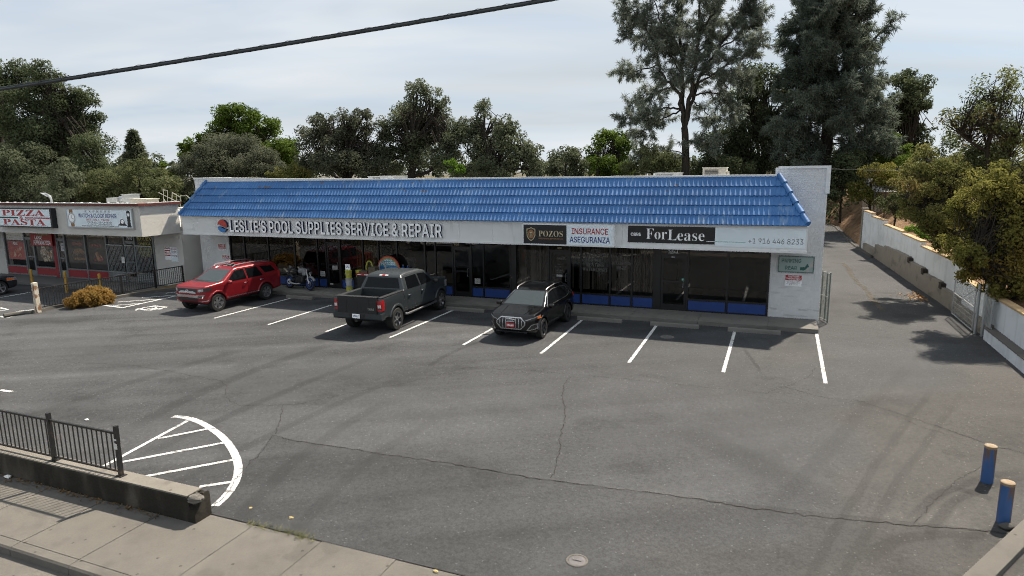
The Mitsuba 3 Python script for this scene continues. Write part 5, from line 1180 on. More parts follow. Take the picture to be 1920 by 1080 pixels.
pz = obj('pizza_picture', MB().poly(affinity.scale(Point(-37.35, 2.33).buffer(0.5), 1.1, 0.30).intersection(sbox(-38.4, 1.9, -36.64, 2.5)), 0.16, 0.165, front(0, LY, 0)), 'm_poster_food', bnr)
obj('pepperoni', MB().poly(unary_union([Point(-37.7, 2.32).buffer(0.05), Point(-37.45, 2.38).buffer(0.05), Point(-37.2, 2.30).buffer(0.05), Point(-36.98, 2.36).buffer(0.045)]), 0.165, 0.169, front(0, LY, 0)), 'm_tomato', pz)
p = poster('poster', 'food poster in the leftmost pizza shop pane above the red panel', -40.85, -39.4, 0.75, 1.78, 'm_poster_red')
rp = random.Random(6)
for q in range(16):
    x, z = rp.uniform(-40.7, -39.55), rp.uniform(0.85, 1.45)
    obj('food', MB().poly(affinity.rotate(affinity.scale(Point(x, z).buffer(0.11, 5), 1.2, rp.uniform(0.4, 1)), rp.uniform(0, 180)), -0.008 - 0.0006 * q, 0, Wp), rp.choice(['m_bun', 'm_cheese', 'm_tomato', 'm_poster_food', 'm_patty']), p)
obj('lettering', text_on(MB(), 'PIZZA', front(0, LY + 0.045, 0), -40.15, 1.58, 0.15, bold=True, width=0.36), 'm_letter_white', p)
p = poster('menu_board', 'pale menu board at the top of the leftmost pizza shop pane', -40.9, -39.3, 1.85, 2.56, 'm_poster_white', LY + 0.06)
for q in range(4):
    obj('rule', MB().box(-40.85, -39.35, LY + 0.055, LY + 0.06, 1.95 + 0.13 * q, 1.958 + 0.13 * q), 'm_grey_text', p)
obj('lettering', text_on(MB(), 'MENU', front(0, LY + 0.06, 0), -40.3, 2.46, 0.07, bold=True), 'm_grey_text', p)
p = poster('poster', 'pasta and pizza poster in the pane under the red banner', -38.3, -36.95, 0.72, 1.72, 'm_poster_dark')
for q in range(34):
    x, z = rp.uniform(-38.1, -37.1), rp.uniform(0.78, 1.5)
    obj('food', MB().poly(affinity.rotate(affinity.scale(Point(x, z).buffer(0.10, 5), 1.1, rp.uniform(0.4, 1)), rp.uniform(0, 180)), -0.008 - 0.0004 * q, 0, Wp), rp.choice(['m_cheese', 'm_cheese', 'm_bun', 'm_poster_white', 'm_poster_food']), p)
obj('lettering', text_on(MB(), 'CALZONES', front(0, LY + 0.044, 0), -37.5, 1.60, 0.09, bold=True, width=0.6), 'm_poster_yellow', p)
p = poster('poster', 'big burger poster in the dark pane left of the WINGS poster', -35.7, -34.33, 0.45, 2.0, 'm_poster_dark')
bx, bz = -34.85, 1.12
obj('bun', MB().poly(affinity.scale(Point(bx, bz + .1).buffer(0.5), 1.0, 0.62).intersection(sbox(bx - 1, bz + .14, bx + .48, bz + 1)), -0.008, 0, Wp), 'm_bun', p)
obj('patty', MB().poly(rrect(bx - .5, bx + .46, bz - .08, bz + .13, 0.08), -0.010, 0, Wp), 'm_patty', p)
obj('cheese', MB().poly(unary_union([Polygon([(bx - .3 + .3 * q, bz + .13), (bx - .1 + .3 * q, bz + .13), (bx - .2 + .3 * q, bz)]) for q in range(3)]), -0.012, 0, Wp), 'm_cheese', p)
obj('lower_bun', MB().poly(rrect(bx - .47, bx + .45, bz - .22, bz - .09, 0.06), -0.009, 0, Wp), 'm_bun', p)
obj('lettering', text_on(MB(), 'BURGERS', front(0, LY + 0.044, 0), -34.9, 1.72, 0.11, bold=True, width=0.75), 'm_tomato', p)
p = poster('poster', 'dark WINGS poster left of the barred shop front', -34.1, -32.72, 0.45, 2.05, 'm_poster_dark')
obj('lettering', text_on(MB(), 'WINGS', front(0, LY + 0.044, 0), -33.45, 1.65, 0.15, 'serif', width=0.78), 'm_tomato', p)
for q in range(24):
    x, z = rp.gauss(-33.4, 0.22), rp.gauss(1.15, 0.12)
    obj('food', MB().poly(affinity.rotate(affinity.scale(Point(x, z).buffer(0.075, 5), 1.4, rp.uniform(0.5, 1)), rp.uniform(0, 180)), -0.008 - 0.0005 * q, 0, Wp), rp.choice(['m_patty', 'm_tomato', 'm_bun', 'm_patty']), p)
cb_ = thing('cardboard_box', 'brown cardboard cartons inside the pane under the burger poster', 'box')
obj('carton', MB().box(-35.05, -34.4, LY - 0.0 + 0.12, LY + 0.3, 0.43, 0.80), 'm_box_goods', cb_)
sheet('notice', 'white and blue notice on the glass door between the red pilaster and the burger poster', 'notice', -36.2, -35.92, 1.35, 1.78, LY + 0.0, 'm_poster_white', ['WE', 'DELIVER'], 'm_navy')
sheet('notice', 'white notice hanging on the bars beside the watch repairer\'s door', 'notice', -31.42, -31.2, 0.90, 1.22, LY - 0.104, 'm_poster_white', None)
glass_text('window_lettering', 'yellow WE BUY ROLEX lettering in the rightmost barred pane', [('WE BUY', -29.75, 2.40, 0.13, 0.75, 'serif'), ('ROLEX', -29.75, 2.10, 0.20, 1.0, 'serif'), ('OMEGA', -29.75, 1.86, 0.13, 0.85, 'serif'), ('VACHERON', -29.75, 1.62, 0.12, 1.0, 'serif'), ('BREITLING', -29.75, 1.44, 0.12, 1.0, 'serif'), ('CARTIER', -29.75, 1.27, 0.11, 0.7, 'serif')], flatc('m_yellow_text', (0.48, 0.44, 0.08)), LY + 0.0)
glass_text('house_number', 'pale house number 7660 over the barred door', [('7660', -30.82, 2.12, 0.14, 0.40, 'sans')], 'm_letter_white', LY + 0.0)
nk = thing('parking_plate', 'red, white and blue parking plates side by side on the cream pillar', 'sign')
obj('plate', MB().box(-28.38, -27.98, LY - .02, LY, 1.17, 1.80), 'm_letter_white', nk)
for q in range(4):
    obj('red_band', MB().box(-28.37, -27.99, LY - .023, LY - .02, 1.73 - .12 * q, 1.785 - .12 * q), 'm_red', nk)
pb = obj('plate', MB().box(-27.97, -27.52, LY - .02, LY, 1.10, 1.80), 'm_sign_white', nk)
obj('lettering', text_on(text_on(text_on(MB(), 'PRIVATE PARKING', front(0, LY - .02, 0), -27.745, 1.70, 0.055, bold=True, width=0.4), 'CUSTOMER', front(0, LY - .02, 0), -27.745, 1.56, 0.06, bold=True, width=0.30), 'VIOLATORS TOWED', front(0, LY - .02, 0), -27.745, 1.36, 0.06, bold=True, width=0.4), 'm_red', pb)

# pizza cabinet sign
S2 = front(0, LF, 0)
ps = thing('shop_sign', 'black cabinet sign with red serif PIZZA & PASTA on white', 'sign')
obj('cabinet', MB().poly(sbox(-37.20, 2.86, -32.95, 3.83), 0, 0.26, S2), 'm_sign_black', ps)
fp = obj('face', MB().poly(sbox(-37.09, 2.93, -33.06, 3.77), 0.26, 0.264, S2), 'm_sign_white', ps)
A = front(0, LF - 0.264, 0)
obj('lettering', text_on(text_on(MB(), 'PIZZA', A, -35.1, 3.44, 0.29, 'serif', width=3.30, weight=1.5), 'PASTA', A, -35.1, 2.98, 0.29, 'serif', width=3.30, weight=1.5), 'm_red', fp)
obj('ampersand', text_on(MB(), '&', A, -35.25, 3.27, 0.15, 'serif', width=0.30, weight=4), 'm_red', fp)
obj('green_bar', MB().poly(sbox(-37.05, 3.31, -35.5, 3.375), 0.264, 0.268, S2), flatc('m_dark_green', (0.006, 0.055, 0.045)), fp)
obj('red_bar', MB().poly(sbox(-34.95, 3.31, -33.08, 3.375), 0.264, 0.268, S2), 'm_red', fp)

# watch repair sign
ws = thing('shop_sign', 'white framed sign EXPRESS WATCH & CLOCK REPAIR with watch and clocks', 'sign')
obj('frame', MB().poly(sbox(-32.10, 2.90, -27.56, 3.84).difference(sbox(-32.04, 2.96, -27.62, 3.78)), 0.0, 0.10, S2), 'm_galvanised', ws)
fw = obj('face', MB().poly(sbox(-32.06, 2.94, -27.60, 3.80), 0.0, 0.085, S2), 'm_sign_white', ws)
A = front(0, LF - 0.085, 0)
obj('lettering', text_on(MB(), 'WATCH & CLOCK REPAIR', A, -29.93, 3.40, 0.19, bold=True, width=2.65), 'm_navy', fw)
obj('lettering', text_on(MB(), 'EXPRESS', A, -29.9, 3.65, 0.09, 'serif', width=1.75, slant=0.25, spacing=60), 'm_grey_text', fw)
obj('lettering', text_on(MB(), 'BUY - SELL - TRADE', A, -29.9, 3.255, 0.09, 'serif', width=1.6), 'm_red', fw)
obj('lettering', text_on(MB(), '729-2222', A, -29.85, 3.07, 0.14, 'serif', width=1.75, weight=-1.5, slant=0.25), 'm_grey_text', fw)
obj('lettering', text_on(MB(), 'www.ExpressWatchAndClockRepair.com', A, -29.8, 2.985, 0.06, width=2.55, bold=True), 'm_grey_text', fw)
wa = obj('watch_strap', MB().poly(affinity.rotate(unary_union([sbox(-31.86, 2.96, -31.6, 3.78)]), 3), 0.085, 0.088, S2), 'm_bronze', fw)
obj('watch_case', MB().poly(affinity.scale(Point(-31.73, 3.37).buffer(0.25), 1.0, 1.05), 0.088, 0.092, S2), 'm_galvanised', wa)
obj('watch_dial', MB().poly(Point(-31.73, 3.37).buffer(0.19), 0.092, 0.095, S2), 'm_letter_white', wa)
obj('hands', MB().poly(unary_union([LineString([(-31.73, 3.37), (-31.73, 3.50)]).buffer(.012), LineString([(-31.73, 3.37), (-31.63, 3.33)]).buffer(.012)]), 0.095, 0.097, S2), 'm_grey_text', wa)
mc = obj('mantel_clock', MB().poly(unary_union([Polygon([(-28.6, 3.05), (-28.48, 3.12), (-28.38, 3.2), (-28.15, 3.2), (-28.05, 3.12), (-27.93, 3.05)]), Point(-28.26, 3.22).buffer(0.15)]), 0.085, 0.088, S2), 'm_sign_black', fw)
obj('dial', MB().poly(Point(-28.26, 3.24).buffer(0.10), 0.088, 0.091, S2), 'm_letter_white', mc)
gc = obj('tall_clock', MB().poly(unary_union([sbox(-27.92, 3.0, -27.72, 3.66), sbox(-27.96, 2.98, -27.68, 3.06), affinity.scale(Point(-27.82, 3.66).buffer(0.12), 1, 0.8)]), 0.088, 0.0915, S2), 'm_sign_black', fw)
obj('dial', MB().poly(Point(-27.82, 3.56).buffer(0.07), 0.0915, 0.094, S2), 'm_letter_white', gc)

# roof gear
dk = thing('exhaust_duct', 'shiny galvanised exhaust duct with square hood on the left building roof', 'duct')
obj('box', MB().box(-37.1, -36.2, 27.0, 27.9, 3.8, 4.07), 'm_galvanised', dk)
obj('elbow', MB().tube([(-36.25, 27.3, 3.95), (-35.9, 27.3, 4.0), (-35.6, 27.3, 4.02)], [0.22, 0.2, 0.2], 14), 'm_galvanised', dk, smooth=40)
obj('hood', MB().box(-35.7, -35.05, 26.95, 27.6, 3.8, 4.26).box(-35.74, -35.01, 26.9, 27.65, 4.26, 4.29), 'm_galvanised', dk)
bk = thing('roof_curb', 'tan metal box on the left building roof right of the exhaust duct', 'roof box')
obj('box', MB().box(-33.85, -32.55, 26.0, 26.8, 3.8, 4.04).box(-33.9, -32.5, 25.95, 26.85, 4.04, 4.08), 'm_beige_metal', bk)
dk = thing('roof_vent', 'small bent vent pipe on the far left roof', 'vent')
obj('pipe', MB().tube([(-39.7, 25.5, 3.8), (-39.75, 25.5, 4.12), (-39.95, 25.5, 4.3), (-40.2, 25.5, 4.36)], 0.06, 8), 'm_galvanised', dk, smooth=40)
obj('flap', MB().beam((-40.4, 25.5, 4.42), (-39.85, 25.5, 4.22), 0.30, 0.02), 'm_galvanised', dk)
rk = thing('roof_ladder', 'tangle of pale roof ladder rails between the two buildings', 'ladder')
lad = lambda a, b, ya=25.0: obj('rail', MB().tube([atY(*a, ya), atY(*b, ya)], 0.016, 6), 'm_beige_metal', rk)
for a, b in (((306, 354), (307, 379)), ((314, 357), (314, 377)), ((323, 361), (322, 379)), ((331, 364), (331, 380)), ((338, 367), (338, 388)), ((306, 356), (314, 357)), ((323, 361), (338, 370)), ((297, 361), (332, 378)), ((338, 367), (349, 367)), ((349, 366), (360, 375)), ((306, 372), (311, 379))):
    lad(a, b)
back = thing('roof_screen', 'weathered pale roof screen behind the ladder rails', 'screen')
for q in range(3):
    obj('board', MB().box(-30.6, -26.55, 27.5 + 0.02 * q, 27.56 + 0.02 * q, 3.75 + 0.2 * q, 3.93 + 0.2 * q), 'm_beige_metal', back)

# alley side wall, yellow bollards, black fence, bush
mat('m_bollard_yellow', lambda p, n, uv: mix((0.42, 0.24, 0.035), (0.20, 0.10, 0.03), smoothstep(0.6, 0.75, fbm(p.x * 12, p.y * 12, p.z * 4, 3))), 0.6)
for (x, y), lab in zip(((-34.6, 20.72), (-32.05, 20.72), (-29.66, 20.75)), ('yellow steel bollard nearest the dark car', 'yellow steel bollard in front of the red pilaster', 'yellow steel bollard just behind the golden bush')):
    b = thing('bollard', lab, 'bollard', 'yellow bollards before the pizza shop')
    obj('post', MB().lathe([(0.062, LZ - 0.1), (0.062, 0.78)], (x, y, 0), 16), 'm_bollard_yellow', b, smooth=40)
    obj('cap', MB().lathe([(0.0625, 0.778), (0.05, 0.80), (0, 0.81)], (x, y, 0), 16), 'm_bollard_yellow', b, smooth=40)
wp = thing('fence_post', 'peeling white wooden end post of the black fence', 'post')
mat('m_peeling', lambda p, n, uv: mix((0.50, 0.45, 0.37), (0.20, 0.11, 0.06), smoothstep(0.50, 0.60, fbm(p.x * 18, p.y * 18, p.z * 6, 3))), 0.85)
obj('post', MB().box(-27.31, -27.15, 16.29, 16.45, -0.1, 1.20).add([(-27.31, 16.29, 1.20), (-27.15, 16.29, 1.20), (-27.15, 16.45, 1.20), (-27.31, 16.45, 1.20), (-27.27, 16.33, 1.225), (-27.19, 16.33, 1.225), (-27.19, 16.41, 1.225), (-27.27, 16.41, 1.225)], [[4, 5, 6, 7], [0, 1, 5, 4], [1, 2, 6, 5], [2, 3, 7, 6], [3, 0, 4, 7]]), 'm_peeling', wp)
railing('black iron fence from the white post to the cream pillar', [(-27.28, 16.55, 0.06), (-27.25, 23.34, 0.02)], 0.88, 0.12, [0.52, 0.77, 1.0], 0.92, 0.0, 62, rail=0.04, bal=0.020)


# ---------------------------------------------------------------- driveway at the right: stepped white wall, brown retaining wall, gates, hillside
BL = np.array([[6.12, 12.0], [6.12, 24.3], [6.06, 27.0], [5.97, 29.6], [5.80, 32.5], [5.61, 36.5], [5.45, 40.1], [5.18, 44.3], [4.86, 49.0], [4.72, 58.0], [4.74, 65.0], [3.2, 70.0], [-2.0, 73.0]])
blx = lambda y: np.interp(y, BL[:, 1], BL[:, 0])


def hill_z(x, y):
    d = x - blx(y)
    n = meshkit.fbm(np.stack([x * 0.35, y * 0.35, x * 0], -1), 3, 2) - 0.5
    near = 1.10 + 0.022 * np.clip(y - 24, 0, 60) + 0.25 * n * np.clip((d - 1) / 3, 0, 1)
    far = np.clip(d, 0, 3.0) * 0.62 + np.clip(y - 47, 0, 30) * 0.030 * np.clip(d / 2, 0, 1) + 0.9 * n * np.clip(d / 1.5, 0, 1)
    t = np.clip((y - 44.5) / 4.0, 0, 1)
    z = near * (1 - t) + far * t
    return z + np.clip((np.hypot(x - 5, y) - 70) * 0.03, 0, 2) * np.clip(d / 6, 0, 1)


yy = np.r_[np.linspace(10, 44, 40), np.linspace(44.6, 70, 60), np.linspace(72, 130, 20)]
dd = np.r_[0.22, np.linspace(0.4, 4, 22), np.linspace(4.5, 14, 14), np.linspace(17, 90, 14)]
Yg, Dg = np.meshgrid(yy, dd, indexing='ij')
Xg = blx(Yg) + Dg
Zg = hill_z(Xg, Yg)
Zg[:, 0] = np.where(yy < 45, Zg[:, 0], -0.05)
n1, n2 = Xg.shape
i, j = np.meshgrid(np.arange(n1 - 1), np.arange(n2 - 1), indexing='ij')
q = np.stack([i * n2 + j, i * n2 + j + 1, (i + 1) * n2 + j + 1, (i + 1) * n2 + j], -1).reshape(-1, 4)
struct('hillside', MB().add(np.stack([Xg, Yg, Zg], -1).reshape(-1, 3), q), 'm_soil', smooth=True)


def white_wall(p, n, uv):
    a = fbm(p.y * 0.9, p.z * 1.2, p.x, 4)
    drip = smoothstep(0.55, 0.75, fbm(p.y * 5, p.z * 0.8, 3, 3))
    grime = smoothstep(0.5, 0.75, fbm(p.y * 1.5, p.z * 2.5, 9, 4))
    c = mix((0.60, 0.63, 0.66), (0.50, 0.53, 0.55), a)
    return c * (1 - 0.10 * drip) * (1 - 0.10 * grime)


mat('m_white_wall', white_wall, 0.8, spec=0.2)
plain('m_coping_tan', (0.34, 0.235, 0.125), 0.85, 0.35, 2.5)
ww = thing('boundary_wall', 'white painted wall stepping uphill along the driveway with tan coping', 'wall')
segs = [(10.5, 27.9, 1.30, 1.22), (27.9, 33.5, 1.72, 1.74), (33.5, 37.35, 1.93, 1.93), (37.35, 42.0, 2.02, 2.02), (42.0, 45.4, 2.24, 2.24), (45.4, 48.0, 2.42, 2.42)]
for y0, y1, za, zb in segs:
    bodyq, copq = MB(), []
    ys_ = np.linspace(y0, y1, max(2, int((y1 - y0) / 1.6)))
    k = None
    for a, b in zip(ys_[:-1], ys_[1:]):
        za_, zb_ = np.interp([a, b], [y0, y1], [za, zb])
        xa, xb = blx(a) + 0.16, blx(b) + 0.16
        v = [(xa, a, -0.2), (xa, a, za_), (xa + .2, a, za_), (xa + .2, a, -0.2), (xb, b, -0.2), (xb, b, zb_), (xb + .2, b, zb_), (xb + .2, b, -0.2)]
        bodyq.add(v, [[0, 4, 5, 1], [1, 5, 6, 2], [2, 6, 7, 3], [0, 1, 2, 3], [4, 7, 6, 5]])
        copq.append(MB().add([(xa - .03, a + .006, za_), (xa - .03, a + .006, za_ + .055), (xa + .23, a + .006, za_ + .055), (xa + .23, a + .006, za_), (xb - .03, b - .006, zb_), (xb - .03, b - .006, zb_ + .055), (xb + .23, b - .006, zb_ + .055), (xb + .23, b - .006, zb_)],
                            [[0, 4, 5, 1], [1, 5, 6, 2], [2, 6, 7, 3], [0, 1, 2, 3], [4, 7, 6, 5], [0, 3, 7, 4]]))
    k = obj('wall_section', bodyq, 'm_white_wall', ww)
    for c in copq:
        obj('coping_stone', c, 'm_coping_tan', k)
obj('end_pier', MB().box(blx(48.0) + 0.1, blx(48.0) + 0.45, 48.0, 48.5, -0.2, 2.6), 'm_concrete_tan', ww)
lw = thing('ledge_wall', 'low white ledge at the foot of the near white wall', 'wall')
obj('ledge', MB().box(6.02, 6.28, 10.0, 23.45, -0.2, 0.34), 'm_white_wall', lw)
obj('ledge_top', MB().box(6.00, 6.29, 10.0, 23.46, 0.34, 0.375), 'm_concrete', lw)

rw = thing('brown_wall', 'stained brown concrete retaining wall along the uphill driveway', 'wall')
for y0, y1, h in ((23.5, 27.2, 0.40), (27.2, 29.6, 0.62), (29.6, 32.3, 0.76), (32.3, 34.9, 0.92), (34.9, 38.2, 1.06), (38.2, 40.6, 0.98), (40.6, 43.0, 0.80), (43.0, 46.5, 0.50)):
    a, b = (blx(y0), y0), (blx(y1), y1)
    v = [(a[0], a[1], -.2), (a[0], a[1], h + .04), (a[0] + .15, a[1], h + .04), (a[0] + .15, a[1], -.2), (b[0], b[1], -.2), (b[0], b[1], h), (b[0] + .15, b[1], h), (b[0] + .15, b[1], -.2)]
    obj('wall_section', MB().add(v, [[0, 4, 5, 1], [1, 5, 6, 2], [2, 6, 7, 3], [0, 1, 2, 3], [4, 7, 6, 5]]), 'm_concrete_tan', rw)
plain('m_dark_block', (0.03, 0.024, 0.02), 0.9)
for y, h in ((29.6, 0.74), (32.3, 0.9), (34.9, 1.04)):
    obj('step_block', MB().box(blx(y) - 0.02, blx(y) + 0.155, y - 0.35, y + 0.05, h - 0.20, h + 0.03), 'm_dark_block', rw)
kr = struct('drive_kerb', MB().tube([(blx(y) - 0.05, y, 0.0) for y in np.linspace(43, 69, 16)], 0.10, 6), 'm_concrete_dark')

# mesh gate folded back along the wall, its posts and a picket panel
mg = thing('mesh_gate', 'grey wire mesh gate with diagonal brace standing open along the white wall', 'gate')
gx_ = 5.93
fr = MB()
for a, b in (((24.35, 0.06), (24.35, 1.42)), ((27.05, 0.06), (27.05, 1.42)), ((24.35, 0.06), (27.05, 0.06)), ((24.35, 1.42), (27.05, 1.42)), ((24.35, 0.80), (27.05, 0.80))):
    obj('frame_tube', MB().tube([(gx_, a[0], a[1]), (gx_, b[0], b[1])], 0.022, 8), 'm_galvanised', mg)
obj('brace', MB().tube([(gx_, 24.4, 1.40), (gx_, 25.9, 0.82)], 0.008, 6), 'm_galvanised', mg)
wr = MB()
for y in np.arange(24.5, 27.0, 0.15):
    wr.tube([(gx_, y, 0.07), (gx_, y, 1.41)], 0.004, 4, False)
for z in np.arange(0.2, 1.4, 0.15):
    wr.tube([(gx_, 24.36, z), (gx_, 27.04, z)], 0.004, 4, False)
obj('mesh_wires', wr, 'm_galvanised', mg, kind='stuff')
gp = thing('gate_posts', 'pair of grey steel gate posts between the mesh gate and the picket panel', 'post')
obj('post', MB().tube([(5.95, 24.10, -0.05), (5.95, 24.10, 1.62)], 0.045, 10), 'm_galvanised', gp, smooth=40)
obj('post', MB().tube([(6.08, 23.85, -0.05), (6.08, 23.85, 1.66)], 0.05, 10), 'm_galvanised', gp, smooth=40)
pp = thing('picket_panel', 'short grey picket panel standing on the white ledge', 'fence')
obj('rail', MB().box(6.10, 6.13, 23.12, 23.80, 0.39, 0.43), 'm_galvanised', pp)
obj('rail', MB().box(6.10, 6.13, 23.12, 23.80, 1.25, 1.29), 'm_galvanised', pp)
for q in range(5):
    obj('picket', MB().box(6.07, 6.10, 23.14 + 0.135 * q, 23.22 + 0.135 * q, 0.40, 1.27), 'm_galvanised', pp)
plain('m_green_steel', (0.13, 0.16, 0.15), 0.5, 0.3, 5)
sg = thing('chain_gate', 'folded grey-green steel gate at the right corner of the shop row', 'gate')
ga, gb = np.array([1.52, 24.75, 0]), np.array([1.72, 24.15, 0])
for p in (ga, gb, ga * 0.4 + gb * 0.6):
    obj('upright', MB().tube([p + [0, 0, 0.03], p + [0, 0, 1.76]], 0.025, 8), 'm_green_steel', sg, smooth=40)
for z in (0.08, 0.9, 1.72):
    obj('cross_bar', MB().tube([ga + [0, 0, z], gb + [0, 0, z]], 0.022, 8), 'm_galvanised', sg)
wr = MB()
for t in np.linspace(0.05, 0.95, 9):
    p = ga + (gb - ga) * t
    wr.tube([p + [0, 0, .1], p + [0, 0, 1.7]], 0.004, 4, False)
for z in np.arange(0.15, 1.7, 0.07):
    wr.tube([ga + [0, 0, z], gb + [0, 0, z]], 0.004, 4, False)
obj('mesh_wires', wr, 'm_green_steel', sg, kind='stuff')

# leaves on the driveway, iron fence and pale house beyond the wall
n = 260
struct('fallen_leaves', MB().add(*flakes(np.column_stack([5.35 + np.abs(grng.normal(0, 0.35, n)) * -1 + 0.3, grng.normal(30.4, 0.5, n), np.full(n, 0.02)]), 0.035)), mat('m_dry_leaves', lambda p, n, uv: mix((0.20, 0.10, 0.045), (0.42, 0.27, 0.14), cell_rand(dr.floor(p.x * 14), dr.floor(p.y * 14))), 0.9, spec=0.1), kind='stuff')
labels['fallen_leaves']['label'] = 'patch of fallen tan leaves beside the brown retaining wall'
fz = 2.5
railing('dark iron fence among the trees above the white wall', [atY(1636, 408, 50.5) * [1, 1, 0] + [0, 0, 2.0], atY(1700, 408, 50.5) * [1, 1, 0] + [0, 0, 2.0]], 1.9, 0.2, [0.0, 0.33, 0.66, 1.0], 2.0, -0.3, 22)
plain('m_house_wall', (0.34, 0.27, 0.20), 0.9)
hs = thing('tan_house', 'tan house wall glimpsed between the trees behind the iron fence', 'house')
obj('wall', MB().box(6.6, 12.0, 58.0, 64.0, 1.0, 3.3), 'm_house_wall', hs)
obj('roof', MB().add([(6.2, 57.6, 3.3), (12.4, 57.6, 3.3), (12.4, 64.4, 3.3), (6.2, 64.4, 3.3), (6.6, 61, 4.3), (12.0, 61, 4.3)], [[0, 1, 5, 4], [2, 3, 4, 5]]).add([(6.2, 57.6, 3.3), (6.6, 61, 4.3), (6.2, 64.4, 3.3), (12.4, 57.6, 3.3), (12.0, 61, 4.3), (12.4, 64.4, 3.3)], [[0, 1, 2], [3, 5, 4]]), 'm_soffit', hs)
obj('window', MB().box(8.0, 9.2, 57.985, 58.0, 1.9, 2.8), 'm_tinted', hs)

# wheel stops
for k, (x0, x1) in enumerate([((538, 557), (597, 561)), ((858, 577), (908, 581)), ((1101, 595), (1157, 601)), ((1239, 605), (1297, 610)), ((1385, 614), (1445, 620))]):
    a, b = gz(*x0), gz(*x1)
    c, ly = (a[0] + b[0]) / 2, 22.05
    wx = (1.62 if k else 1.4) / 2
    w_ = thing('wheel_stop', ['concrete wheel stop behind the motorcycle stall', 'concrete wheel stop between the grey pickup and the black car', 'concrete wheel stop right of the black car', 'concrete wheel stop in the middle of the empty stalls', 'concrete wheel stop nearest the right end of the shops'][k], 'wheel stop', 'wheel stops before the shop walk')
    A = frame((0, 0, 0), (0, 1, 0), (0, 0, 1))
    obj('block', MB().poly(Polygon([(ly - .085, 0), (ly - .065, .10), (ly - .04, .125), (ly + .04, .125), (ly + .065, .10), (ly + .085, 0)]), c - wx, c + wx, A), 'm_walk_concrete', w_)
    for s in (-0.6, 0.6):
        obj('pin', MB().lathe([(0, .133), (.02, .13), (.02, .12)], (c + s * wx, ly, 0), 8), 'm_iron', w_)


# ---------------------------------------------------------------- trees
mat('m_bark', lambda p, n, uv: mix((0.018, 0.016, 0.014), (0.050, 0.043, 0.036), fbm(p.x * 6, p.y * 6, p.z * 1.5, 3)), 0.95, spec=0.1)


def leaf_mat(key, a, b, warm=None, trans=1.0):
    a, b = [tuple(float(q) for q in c) for c in (a, b)]

    def fn(p, n, uv):
        t = fbm(p.x * 0.55, p.y * 0.55, p.z * 0.55, 3)
        r = cell_rand(dr.floor(p.x * 4.3), dr.floor(p.y * 4.3), dr.floor(p.z * 4.3))
        c = mix(a, b, dr.clip(0.75 * smoothstep(0.25, 0.75, t) + 0.5 * (r - 0.35), 0, 1))
        if warm:
            c = mix(c, warm, smoothstep(0.55, 0.8, fbm(p.x * 0.9 + 5, p.y * 0.9, p.z * 0.9, 3)) * 0.8)
        return c
    scene[key] = {'type': 'principledthin', 'base_color': tex(fn), 'roughness': 0.6, 'diff_trans': trans, 'spec_trans': 0.0}
    return key


leaf_mat('m_leaf_dark', (0.054, 0.070, 0.038), (0.142, 0.173, 0.097))
leaf_mat('m_leaf_oak', (0.069, 0.085, 0.050), (0.175, 0.200, 0.130))
leaf_mat('m_leaf_grey', (0.066, 0.077, 0.052), (0.165, 0.178, 0.127))
leaf_mat('m_leaf_olive', (0.066, 0.082, 0.038), (0.174, 0.190, 0.096))
leaf_mat('m_leaf_bright', (0.055, 0.085, 0.018), (0.135, 0.195, 0.045))
leaf_mat('m_leaf_lime', (0.07, 0.14, 0.02), (0.17, 0.28, 0.05))
leaf_mat('m_leaf_yellow_bush', (0.100, 0.112, 0.030), (0.235, 0.225, 0.065), (0.24, 0.175, 0.05))
leaf_mat('m_leaf_rust', (0.085, 0.100, 0.034), (0.19, 0.19, 0.070), (0.21, 0.15, 0.06))
leaf_mat('m_leaf_thin', (0.072, 0.102, 0.036), (0.180, 0.198, 0.084), (0.204, 0.144, 0.072))
leaf_mat('m_needle', (0.105, 0.125, 0.102), (0.235, 0.268, 0.220))
leaf_mat('m_needle_dark', (0.078, 0.100, 0.080), (0.190, 0.225, 0.185))
leaf_mat('m_leaf_golden', (0.19, 0.115, 0.035), (0.46, 0.30, 0.10), (0.16, 0.16, 0.05))


def unit(v):
    return v / (np.linalg.norm(v, axis=-1, keepdims=True) + 1e-12)


def leaves(P, N, size, rng, aspect=0.55, bend=0.25):
    """one folded leaf (two triangles) at each point, roughly facing N"""
    n = len(P)
    N = unit(N + rng.normal(0, 0.55, (n, 3)))
    u = unit(np.cross(N, rng.normal(0, 1, (n, 3))))
    w = np.cross(N, u)
    s = size * rng.uniform(0.6, 1.4, (n, 1))
    v = np.stack([P - u * s, P - w * s * aspect + N * s * bend, P + u * s, P + w * s * aspect + N * s * bend], 1).reshape(-1, 3)
    k = np.arange(n)[:, None] * 4
    return v, np.vstack([k + [[0, 1, 2]], k + [[0, 2, 3]]])


def mpp(p):
    return float((p - EYE) @ _fwd / F)


def lobes_at(rows, Y, seed, spread=1.0):
    """crown lobes: (px, py, rx, ry) at distance Y, scattered in depth -> centres and radii in metres"""
    r = np.random.default_rng(seed)
    C, R = [], []
    for px_, py_, rx, ry in rows:
        p = atY(px_, py_, Y + r.uniform(-1, 1) * spread)
        m = mpp(p)
        C.append(p)
        R.append([rx * m, rx * m * r.uniform(0.85, 1.1), ry * m])
    return np.array(C), np.array(R)


